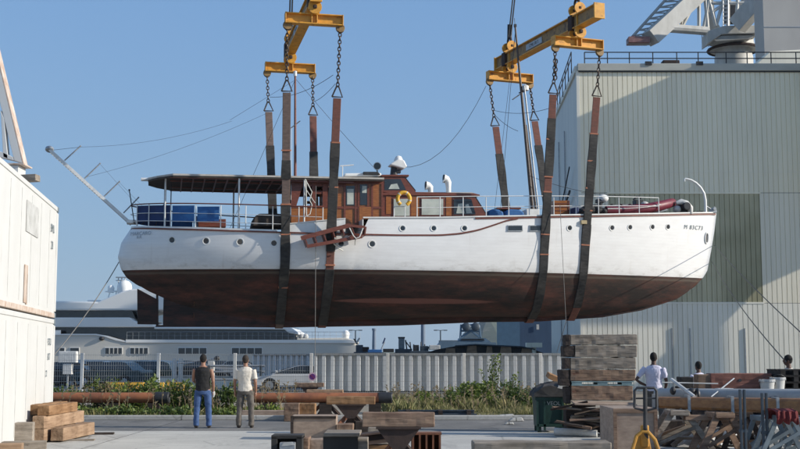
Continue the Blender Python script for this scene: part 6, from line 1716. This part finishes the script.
mb=MB(); a=W(566,433,26.2)
t=thing('rolled_sheet','white rolled sheeting lying on the ground right of the green bin','roll',G(577,437)); 
MB().tube([(-.45,.25,.1),(.42,-.1,.08)],[.085,.075],12).build('roll',M['plastic_white'],t,smooth=True)
# ================================================================== PLYWOOD CRATE
a=W(613,408.5,21.6); b=W(658,449,21.6)
t=thing('plywood_crate','large reddish plywood crate in front of the timber stack','crate',(a.x,21.6,0))
wd=b.x-a.x; hz_=a.z; lx=W(598,408.5,23.2).x-a.x
MB().prism([(0,0,0),(wd,0,0),(wd+lx*.0+.0,1.4,0),(lx,1.4,0)],(0,0,hz_)).build('crate_shell',M['ply'],t,bevel=.008)
MB().box((wd/2,-.012,hz_-.04),(wd,.026,.07)).box((.03,-.014,hz_/2),(.06,.026,hz_-.1)).box((wd-.03,-.014,hz_/2),(.06,.026,hz_-.1)).build('batten',M['timber_brown'],t)
# ================================================================== PALLET TRUCK
t=thing('pallet_truck','orange yellow pallet truck with upright dark handle in front of the plywood crate','pallet truck',(W(645,440,19.6).x,19.6,0))
o_=Vector(t.location); P=lambda px,py,dy=0: W(px,py,19.6+dy)-o_
h=[P(634.5,408),P(634.5,391),P(637,388),P(654,388),P(656.5,391),P(656.5,408)]
MB().tube(h,.022,8).tube([h[0],P(645,411)],.02,6).tube([h[-1],P(645,411)],.02,6).tube([P(634.5,398.5),P(656.5,398.5)],.015,6).build('handle_loop',M['dark'],t,smooth=True)
MB().tube([P(645,388),P(645.3,428),P(647,442,.1)],.035,10).build('steering_shaft',M['dark'],t)
MB().tube([P(631,454,-.05),P(636.5,436),P(642,431.5),P(648,432),P(655,440),P(660,454,-.05)],.03,8).build('pump_frame',M['pt_yellow'],t)
MB().prism([P(637,437,.1),P(642,434,.1),P(649,435,.1),P(652,452,.1),P(635,452,.1)],(0,.22,0)).lathe([(.07,0),(.07,.35)],P(645,447,.1),12).build('pump_body',M['pt_yellow'],t,bevel=.02)
for s in (-1,1): MB().box((s*.2,.85,.09),(.16,1.2,.06)).build('fork',M['pt_yellow'],t,bevel=.01)
for s in (-1,1): MB().lathe([(.02,-.03),(.1,-.03),(.1,.03),(.02,.03)],(s*.07,.05,.1),16,mat_to(Vector((1,0,0)))).build('wheel',M['black'],t)
# ================================================================== SPARS ON TRESTLES
y1_=21.5; a=W(657,405,y1_+1.2); b=W(812,410,y1_-1.0)
t=thing('varnished_mast','long varnished wooden mast lying on trestles across the right foreground','mast',a)
def zof(px,py,y): return W(px,py,y).z
A=W(656,402.5,22.6); B=W(860,408,20.6)
hA=zof(656,397.5,22.6)-zof(656,409,22.6); hB=zof(800,400,20.9)-zof(800,414,20.9)
V=[]
for p_,h_ in ((A-a,.21),(B-a,.30)):
    for yy,zz in ((-.14,-.5),(.14,-.5),(.14,.5),(-.14,.5)): V.append((p_.x,p_.y+yy,p_.z+zz*h_))
MB().add(V,[(0,1,2,3),(4,5,6,7),(0,1,5,4),(1,2,6,5),(2,3,7,6),(3,0,4,7)]).build('spar',mat('orange_varnish',(.33,.16,.06),(.20,.09,.035),.5,5,(.5,3,3),spots=((.12,.09,.06),.6,2),bmp=.1),t,bevel=.05)
for px in (655,690,735,780): p=A.lerp(B,(px-656)/204)-a; MB().box((p.x,p.y,p.z),(.05,.31,.30)).build('mast_band',M['galv'],t)
A2=W(655,394,23.4); B2=W(860,398,21.6)
t=thing('white_mast','pale grey painted mast lying on trestles just behind the varnished one','mast',A2)
MB().tube([Vector((0,0,0)),B2-A2],[.09,.13],18,flat=1.2).build('spar',mat('pale_grey_spar_paint',(.36,.37,.37),(.27,.28,.28),.5,3,spots=((.25,.25,.25),.66,3)),t,smooth=True)
p=W(692,395,22.6)-A2; MB().ball((p.x,p.y,p.z+.06),(.08,.08,.07)).torus((p.x+.1,p.y,p.z),.10,.03,(1,0,0)).build('mast_fitting',M['dark'],t,smooth=True)
p=W(673,392.5,22.9)-A2; MB().ball((p.x,p.y,p.z+.03),(.06,.06,.08)).build('cleat',M['dark'],t)
mb=MB().tube([W(765,399,21.9)-A2,W(775,396.8,21.8)-A2,W(790,401,21.7)-A2,W(815,409,21.5)-A2],.018,6); mb.build('halyard',M['bluegrey_steel'],t)
def wire_obj(name,label,cat,a,b,r,m,sag=0,group=None):
    a=Vector(a); b=Vector(b); t_=a.copy(); pts=[a.lerp(b,i/14)+Vector((0,0,-sag*4*(i/14)*(1-i/14)))-a for i in range(15)]
    o=MB().tube(pts,r,6).build(name,M[m],loc=a,smooth=True); return tag(o,label,cat,group)
wire_obj('white_pole','short bright white pole leaning across the pale mast','pole',W(671.5,379.5,23.6),W(694.5,397,22.2),.035,'plastic_white')
wire_obj('thin_pole','thin pale horizontal pole in front of the worker and the red timber','pole',W(662,382.5,23.8),W(718,383.8,23.8),.014,'plastic_white')
wire_obj('thin_stick','thin pale stick slanting up across the red timber','pole',W(711,397,22.4),W(734,378.5,23.6),.014,'galv')
# trestles
def trestle(label,px,y,h,w_,m,rz=0,spread=.35,depth=.55):
    t=thing('trestle',label,'trestle',(W(px,400,y).x,y,0),rz,'trestles carrying the masts')
    MB().box((0,0,h-.05),(w_,.14,.10)).build('top_beam',M[m],t,bevel=.008)
    for sx_ in (-1,1):
        for sy_ in (-1,1): MB().bar((sx_*(w_/2-.15),sy_*.04,h-.06),(sx_*(w_/2-.15+spread*.4),sy_*depth/2,0),.09,.06).build('leg',M[m],t)
    for sy_ in (-1,1): MB().bar((-(w_/2-.02),sy_*depth*.28,h*.45),((w_/2-.02),sy_*depth*.28,h*.45),.03,.08).build('cross_rail',M[m],t)
    return t
zt1=zof(700,411,22.2)
def xtrestle(label,px,y,h,m,rz=0,w_=.75,fat=.09):
    """A-frame pair seen from the front"""
    t=thing('trestle',label,'trestle',(W(px,400,y).x,y,0),rz,'trestles carrying the masts')
    for yy in (-.22,.22):
        MB().bar((-.10,yy,h),(-w_/2,yy*1.2,0),fat,.06,up=(0,1,0)).build('leg',M[m],t)
        MB().bar((.10,yy,h),(w_/2,yy*1.2,0),fat,.06,up=(0,1,0)).build('leg',M[m],t)
        MB().bar((-w_*.33,yy*1.1-.03,h*.22),(w_*.22,yy*1.1-.03,h*.62),.03,.06).build('cross_rail',M[m],t)
    MB().box((0,0,h-.04),(.34,.6,.09)).build('top_beam',M[m],t,bevel=.008)
    return t
xtrestle('grey timber trestle under the left end of the masts, beside the plywood crate',676,22.0,zt1+.02,'timber_grey',0,1.25,.10)
xtrestle('reddish brown timber trestle, second from the left under the masts',719,21.6,zt1+.0,'timber_brown',.1,.95,.11)
xtrestle('dark timber trestle under the middle of the masts behind the blue grey posts',738,22.4,zt1-.02,'timber_dark',.05,.8)
xtrestle('pale blue grey steel trestle beneath the dark red cloth',780,20.4,zof(780,413,20.4)-.03,'bluegrey_light',0,.95,.07)
xtrestle('blue grey steel trestle left of the one with the red cloth',765,21.2,zof(765,414,21.2)-.03,'bluegrey_light',.1,.7,.07)
xtrestle('pale steel trestle cut by the right picture edge',801,21.0,zof(800,415,21)-.03,'bluegrey_light',-.05,.8,.07)
t=thing('timber_bolster','long brown timber bolster laid over the trestles beneath the masts','timber bolster',(W(712,414,21.8).x,21.8,0))
MB().box((0,0,zt1-.1),(1.0,.16,.10)).build('bolster',M['timber_brown'],t,bevel=.01)
for px,lab in ((743.5,'dark blue grey steel double post standing in front of the masts, the left pair'),(765.5,'dark blue grey steel double post standing in front of the masts, the right pair')):
    t=thing('steel_post',lab,'post',(W(px,440,20.2).x,20.2,0)); tp=zof(px,389.5 if px<750 else 393,20.2)
    for s in (-1,1): MB().box((s*.035,0,tp/2),(.035,.06,tp)).build('upright',M['bluegrey_steel'],t,bevel=.004)
    MB().box((0,0,.03),(.4,.3,.06)).box((0,0,tp*.42),(.14,.05,.05)).build('foot_plate',M['bluegrey_steel'],t,bevel=.004)
# cloth over trestle
t=thing('red_cloth','dark red cloth draped over the top of a pale steel trestle','cloth',W(781,412.5,20.0))
V=[];Fs=[];n=14
for i in range(n+1):
    x=-.17+.36*i/n
    for k,(yy,zz) in enumerate(((.35,-.12),(.28,.04),(0,.06),(-.28,.03),(-.32,-.08),(-.30,-.16))):
        V.append((x,yy+.02*math.sin(i*1.7+k),zz+.012*math.sin(i*2.3+k)- (.03*math.sin(i*1.1) if k>4 else 0)))
for i in range(n):
    for k in range(5): Fs.append((i*6+k,i*6+k+1,(i+1)*6+k+1,(i+1)*6+k))
o=MB().add(V,Fs).build('cloth_sheet',M['redcloth'],t,smooth=True); so2=o.modifiers.new('thick','SOLIDIFY'); so2.thickness=.015
# clutter under the masts
ct=[('crumpled white sheet on the ground between the trestles, left',700,445,23,.75,.25,'plastic_white'),('crumpled white sheet on the ground between the trestles, right',735,447,23.5,.6,.4,'plastic_white'),('crumpled pale sheet leaning behind the steel trestles',775,445,22.5,.5,.55,'plastic_white')]
for i,(lab,px,py,y,w_,h,m) in enumerate(ct):
    g=W(px,440,y); t=thing('plastic_sheet',lab,'plastic sheet',(g.x,y,0))
    crumple([Vector(q) for q in ((-w_/2,0,0),(-w_*.45,0,h*.5),(-w_*.1,0,h),(w_*.25,0,h*.7),(w_/2,0,h*.3),(w_/2,0,0))],.5,40+i,.05).build('sheet',M[m],t)
block('dark timber baulk lying under the left part of the masts',662,702,421,23.4,'timber_dark',.5)
block('low grey timber baulk behind the reddish trestle',700,745,428,24.4,'timber_grey',.5)
block('dark stacked baulk under the middle of the masts',728,752,409,24.6,'timber_dark',.6)
block('dark baulk behind the steel trestles at the right',752,800,418,23.8,'timber_dark',.6)
for i,(px,py,m) in enumerate(((668,432,'timber_tan'),(689,438,'timber_grey'),(712,443,'timber_grey'),(726,437,'timber_brown'),(757,441,'timber_tan'),(789,438,'timber_grey'),(752,431,'timber_grey'))):
    p=W(px,py,22.6); p.z=max(.05,p.z)
    o=MB().box((0,0,0),(.7,.12,.05)).build('scrap_plank',M[m],loc=p,bevel=.004); o.rotation_euler=(.1,(i%3-1)*.35,.3*(i%4-1)); tag(o,'loose board lying among the trestle legs under the masts','plank','loose boards among the trestle legs')
for i,(px0_,py0_,px1_,py1_) in enumerate(((672,446,712,415),(684,421,722,449),(760,446,785,412))):
    o=wire_obj('leaning_board',['grey board leaning up to the right under the left end of the masts','grey board leaning up to the left behind the reddish trestle','pale board leaning behind the blue grey posts'][i],'plank',W(px0_,py0_,22.9),W(px1_,py1_,22.9),.045,'timber_grey')
# red timber, dark block, buckets, pallets at right
yr=26.0
a=W(696,373.4,yr); b=W(769.5,388.8,yr)
t=thing('red_timber','thick faded red timber baulk on blocks in front of the second worker','timber baulk',((a.x+b.x)/2,yr,0))
MB().box((.13,0,(a.z+b.z)/2),((b.x-a.x)-.26,.4,a.z-b.z)).build('baulk',M['timber_red'],t,bevel=.015); rough(t.children[-1])
MB().box((-(b.x-a.x)/2+.16,.01,(a.z+b.z)/2-.01),(.34,.38,a.z-b.z-.02)).build('dark_end',M['timber_brown'],t,bevel=.015)
MB().lathe([(.01,-.01),(.035,-.01),(.035,.01),(.01,.01)],(.1,-.2,(a.z+b.z)/2+.02),10,mat_to(Vector((0,-1,0)))).build('bolt_hole',M['dark'],t)
for s in (-1,1): MB().box((s*.55,.05,b.z/2-.003),(.25,.45,b.z)).build('support_block',M['timber_dark'],t,bevel=.01)
block('black plastic case beside the left end of the red timber',680.5,693.5,377,26.4,'tar',.4,h=.36,name='plastic_case',cat='case')
tag(bpy.context.scene.objects[-1],None) if False else None
block('dark support stack carrying the black case behind the masts',679,695,386.4,26.5,'timber_dark',.4)
block('small pale box on the red timber support behind the masts',718,734,388.5,24.9,'plastic_white',.3,h=.14,name='pale_box',cat='box')
block('low dark staging behind the masts below the red timber',696,760,391.8,24.9,'timber_dark',.4,name='staging_baulk')
def bucket(lab,px,pyt,y):
    p=W(px,pyt,y); t=thing('plastic_bucket',lab,'bucket',(p.x,y,p.z-.33),0,'white buckets by the dark pallets')
    MB().lathe([(.115,0),(.15,.3),(.162,.3),(.162,.33),(.145,.33),(.12,.03)],(0,0,0),20).build('tub',M['plastic_white'],t,smooth=True)
    MB().lathe([(.166,.28),(.166,.315),(.15,.315)],(0,0,0),20).build('rim',M['galv'],t)
    MB().torus((0,-.02,.25),.165,.006,(0,1,.6),20,5).build('handle',M['dark'],t)
bucket('white plastic bucket nearest the end of the red timber',767,379.5,24.8); bucket('white plastic bucket touching the dark pallets at the right',777.5,377.5,25.0)
block('dark bench board carrying the white buckets',760,783,392.2,24.6,'timber_dark',.5,name='bench_baulk')
def pallet(lab,px0_,px1_,py,y,m='tar'):
    a=W(px0_,py,y); b=W(px1_,py,y); wd=b.x-a.x
    t=thing('wooden_pallet',lab,'pallet',((a.x+b.x)/2,y,a.z-.14),0,'dark pallets stacked at the right edge')
    for zz in (.13,.01):
        for k in range(4): MB().box((0,.1+k*.27,zz),(wd,.14,.022)).build('deck_board',M[m],t)
    for x in (-wd/2+.06,0,wd/2-.06): MB().box((x,.5,.07),(.1,.95,.096)).build('block',M[m],t)
M['pal_dark']=wood('dark_wet_pallet_wood',(.06,.055,.05),(.035,.032,.03))
for i,(py,lab) in enumerate(((369.5,'topmost dark pallet of the stack at the right edge'),(376,'second dark pallet down at the right edge'),(382.5,'third dark pallet down at the right edge'),(389,'lowest visible dark pallet at the right edge'))): pallet(lab,780.5+(i%2),812,py,25.4,'pal_dark')
block('dark base block under the pallet stack at the right edge',782,812,395.6,25.5,'timber_dark',.9)
# ================================================================== PEOPLE
def person(label,px,y,H,rz,skin,hair,top,bottom,shoe='shoe',sleeve='short',arms='down',bare=False,lean=0,scale_w=1.0,bend=0,standz=0):
    g=W(px,400,y); t=thing('person',label,'person',(g.x,y,standz),rz,None); k=H/1.78; sw=scale_w
    S=lambda x,y_,z: Vector((x*sw,y_+lean*max(0,z-.95),z))*k
    body=MB(); fing=MB()
    hip=.095
    L_leg=[S(-hip,0,.92),S(-hip-.015,.015,.70),S(-hip-.03,.02,.49),S(-hip-.04,-.015,.30),S(-hip-.045,-.03,.07)]
    R_leg=[S(hip,0,.92),S(hip+.03,.01,.70),S(hip+.05,.015,.49),S(hip+.06,-.02,.30),S(hip+.07,-.03,.07)]
    for lg in (L_leg,R_leg):
        body.tube(lg,[.092*k,.078*k,.056*k,.054*k,.036*k],14)
        f=lg[-1]; body.tube([f+Vector((0,-.03,-.02))*k,f+Vector((0,.06,-.035))*k,f+Vector((0,.16,-.045))*k],[.04*k,.042*k,.03*k],10)
    tor=[((0,.0,.86),.155,.105),((0,0,.95),.165,.115),((0,0,1.05),.145,.10),((0,0,1.16),.15,.105),((0,0,1.28),.175,.115),((0,0,1.38),.185,.105),((0,0,1.45),.13,.08),((0,0,1.50),.06,.055)]
    secs=[(S(*c),rx*k*sw,ry*k) for c,rx,ry in tor]; body.loft(secs,20)
    body.tube([S(0,-.005,1.44),S(0,.01,1.60)],[.058*k,.052*k],14)
    hc=S(0,.02,1.655); body.ball(hc,(.073*k,.092*k,.112*k),18,14)
    body.ball(hc+Vector((0,.035,-.065))*k,(.052*k,.055*k,.05*k),14,8)      # jaw
    body.ball(hc+Vector((0,.098,-.018))*k,(.013*k,.018*k,.022*k),8,6)       # nose
    for s in (-1,1):
        body.ball(hc+Vector((s*.076,-.005,-.012))*k,(.010*k,.020*k,.030*k),8,6)  # ears
        body.ball(hc+Vector((s*.03,.082,.012))*k,(.014*k,.012*k,.010*k),8,6)
    body.ball(hc+Vector((0,.09,-.058))*k,(.024*k,.012*k,.008*k),8,6)
    # arms
    A_=[]
    for s in (-1,1):
        if arms=='down': pts=[S(s*.185,0,1.41),S(s*.225,-.02,1.26),S(s*.245,-.03,1.12),S(s*.25,.02,.98),S(s*.245,.05,.875)]
        elif arms=='hips': pts=[S(s*.185,0,1.41),S(s*.28,-.07,1.28),S(s*.37,-.13,1.15),S(s*.28,-.04,1.07),S(s*.19,.03,1.02)]
        elif arms=='lefthip' : pts=[S(s*.185,0,1.41),S(s*.28,-.07,1.28),S(s*.37,-.13,1.15),S(s*.28,-.04,1.07),S(s*.19,.03,1.02)] if s<0 else [S(s*.185,0,1.41),S(s*.235,.0,1.27),S(s*.26,.02,1.13),S(s*.24,.14,1.02),S(s*.21,.22,.95)]
        elif arms=='leftfront' and s>0: pts=[S(s*.185,0,1.41),S(s*.225,-.02,1.26),S(s*.245,-.03,1.12),S(s*.25,.02,.98),S(s*.245,.05,.875)]
        else: pts=[S(s*.185,0,1.41),S(s*.22,.05,1.27),S(s*.23,.1,1.14),S(s*.20,.24,1.10),S(s*.16,.35,1.12)]
        A_.append(pts); body.tube(pts,[.056*k,.048*k,.040*k,.036*k,.026*k],12)
        w_=pts[-1]; d=(pts[-1]-pts[-2]).normalized(); sd=d.cross(Vector((0,1,0)) if abs(d.y)<.8 else Vector((0,0,1))).normalized()
        pn=d.cross(sd).normalized()     # palm normal
        wide=pn
        body.tube([w_,w_+d*.045*k,w_+d*.095*k],[.024*k,.034*k,.034*k],10,flat=.75)
        for j,(off,Lf) in enumerate(((-.028,.068),(-.010,.078),(.010,.074),(.027,.058))):
            b0=w_+d*.085*k+wide*off*k; c1=b0+d*Lf*.45*k; c2=c1+(d*.8-sd*s*.55).normalized()*Lf*.32*k; c3=c2+(d*.45-sd*s*.8).normalized()*Lf*.25*k
            fing.tube([b0,c1,c2,c3],[.0105*k,.0098*k,.009*k,.0075*k],8)
        tb=w_+d*.03*k+wide*.026*k; fing.tube([tb,tb+(d*.7+wide*.7)*.035*k,tb+(d*.95+wide*.45)*.062*k],[.013*k,.0115*k,.009*k],8)
    body.add(fing.v,fing.f)
    bo=body.build('body',M[skin],t,normals=True)
    rm=bo.modifiers.new('remesh','REMESH'); rm.mode='VOXEL'; rm.voxel_size=.0095*k; rm.use_smooth_shade=True
    sm=bo.modifiers.new('smooth','SMOOTH'); sm.factor=.5; sm.iterations=2
    def soft(mb,name,m,vox=.014,it=3,noise_=0):
        o=mb.build(name,M[m],t); r=o.modifiers.new('remesh','REMESH'); r.mode='VOXEL'; r.voxel_size=vox*k; r.use_smooth_shade=True
        s_=o.modifiers.new('smooth','SMOOTH'); s_.factor=.5; s_.iterations=it
        if noise_:
            tx=bpy.data.textures.new('folds','CLOUDS'); tx.noise_scale=.11; dm=o.modifiers.new('folds','DISPLACE'); dm.texture=tx; dm.strength=noise_*k; dm.mid_level=.5
        return o
    # hair: cap over the back and top of the skull
    hb=MB().ball(hc+Vector((0,-.014,.022))*k,(.084*k,.098*k,.108*k),16,12).ball(hc+Vector((0,-.03,-.03))*k,(.068*k,.07*k,.06*k),12,8)
    soft(hb,'hair',hair,.012,1,.008)
    # shirt
    sh=MB(); zb=.90
    sh.loft([(S(0,0,zb-.02),.178*k*sw,.128*k),(S(0,0,1.0),.176*k*sw,.128*k),(S(0,0,1.12),.166*k*sw,.122*k),(S(0,0,1.28),.19*k*sw,.132*k),(S(0,0,1.39),.197*k*sw,.12*k),(S(0,0,1.455),.14*k*sw,.09*k),(S(0,0,1.485 if not bare else 1.47),.075*k,.068*k)],22)
    if not bare:
        for pts in A_:
            e=pts[1].lerp(pts[2],.55); sh.tube([pts[0]+Vector((0,0,.0)),pts[1],e],[.070*k,.063*k,.062*k],14)
    soft(sh,'shirt',top,.013,3,.028)
    tr=MB(); tr.loft([(S(0,0,.80),.155*k*sw,.11*k),(S(0,0,.88),.175*k*sw,.128*k),(S(0,0,.96),.168*k*sw,.12*k),(S(0,0,1.0),.158*k*sw,.112*k)],20)
    for lg in (L_leg,R_leg): tr.tube([lg[0]+Vector((0,0,-.02)),lg[1],lg[2],lg[3],lg[4]+Vector((0,0,-.02))*k],[.102*k,.094*k,.077*k,.072*k,.070*k],14)
    soft(tr,'trousers',bottom,.013,3,.03)
    for lg in (L_leg,R_leg):
        f=lg[-1]; MB().tube([f+Vector((0,-.055,-.035))*k,f+Vector((0,.0,-.02))*k,f+Vector((0,.09,-.035))*k,f+Vector((0,.19,-.045))*k],[.035*k,.048*k,.044*k,.028*k],12,flat=.95).build('shoe',M[shoe],t,smooth=True)
    return t,k
pA,kA=person('man in a black sleeveless top and blue jeans watching with his back to the camera',202.5,29.6,1.79,R(4),'skin','hair','blacktop','jeans',bare=True,scale_w=1.02,arms='leftfront')
# white glove in his right hand
MB().tube([Vector((.255,.055,.885)),Vector((.255,.06,.82)),Vector((.25,.07,.74))],[.035,.045,.025],10,flat=.7).build('work_glove',M['plastic_white'],pA,smooth=True)
person('man in a cream T-shirt and grey trousers standing right of the man in black',245,29.7,1.77,R(-3),'skin','hair_grey','whiteshirt','greytrouser',scale_w=1.04)
person('worker in a lilac white T-shirt with hand on hip behind the pallet truck',654.5,28.8,1.83,R(-20),'skin_dark','hair','lilacshirt','greytrouser',arms='lefthip',scale_w=1.06)
person('worker bowed behind the faded red timber, only head and shoulders showing',699.5,28.6,1.62,R(25),'skin_dark','hair','lilacshirt','greytrouser',arms='front')
person('worker seen in profile behind the dark pallets at the right edge',790,27.2,1.77,R(80),'skin_dark','hair','whiteshirt','greytrouser',arms='front')
# ================================================================== ROPES
wire_obj('stern_tag_line','thin grey tag line running down from the stern past the superyacht','rope',fromB(Pb(119,262,0)),W(38,372,44),.018,'rope',.3)
wire_obj('bow_tag_line','grey tag line running down from the bow to the worker at the right edge','rope',fromB(Pb(712,262,0)),W(786,362,27.0),.015,'cable',.2)
wire_obj('bow_tag_line','grey tag line from the bow leaving the picture at the right edge','rope',fromB(Pb(714,245,0)),W(822,352,26.5),.015,'cable',.1)
wire_obj('hanging_line','thin pale line hanging straight down beside the boarding steps','rope',fromB(Pb(316,186,-3.0)),fromB(Pb(315,372,-3.0)),.012,'rope')
wire_obj('hanging_line','thin line hanging over the hull beside the sling near the foremast','rope',fromB(Pb(560,205,-2.6)),fromB(Pb(566,322,-2.6)),.010,'rope',0)
a=fromB(Pb(566,322,-2.6)); wire_obj('hanging_line','lower slanting end of a line hanging under the keel by the timber stack','rope',a,W(557,352,50),.012,'rope')
wire_obj('frame_guy_line','thin line between the chains of the stern lifting frame','rope',W(270,97,51.2),W(333,75,44.6),.010,'cable',.25)
wire_obj('frame_guy_line','thin line between the chains of the bow lifting frame','rope',W(493,110,52.5),W(553,107,47.5),.010,'cable',.2)
wire_obj('frame_guy_line','thin line slanting from the far bow chain down to the mast','rope',W(494,114,52.5),W(518,131,50),.010,'cable',.1)
wire_obj('frame_guy_line','thin line slanting from the mizzen top to the right stern chain','rope',W(313,102,51),W(335,84,44.6),.010,'cable',.1)
# ================================================================== CAMERA AND RENDER SETTINGS
cd=bpy.data.cameras.new('camera'); cd.sensor_width=36; cd.lens=36*F/800; cd.clip_end=8000; cd.clip_start=.1
co=bpy.data.objects.new('camera',cd); COL.objects.link(co); co.location=(0,0,CAMH); co.rotation_euler=(R(90)+TH,0,0); scene.camera=co
scene.view_settings.view_transform='Standard'; scene.view_settings.look='None'; scene.view_settings.gamma=1
scene.view_settings.exposure=EXPO
scene.render.engine='CYCLES'
scene.cycles.volume_bounces=0
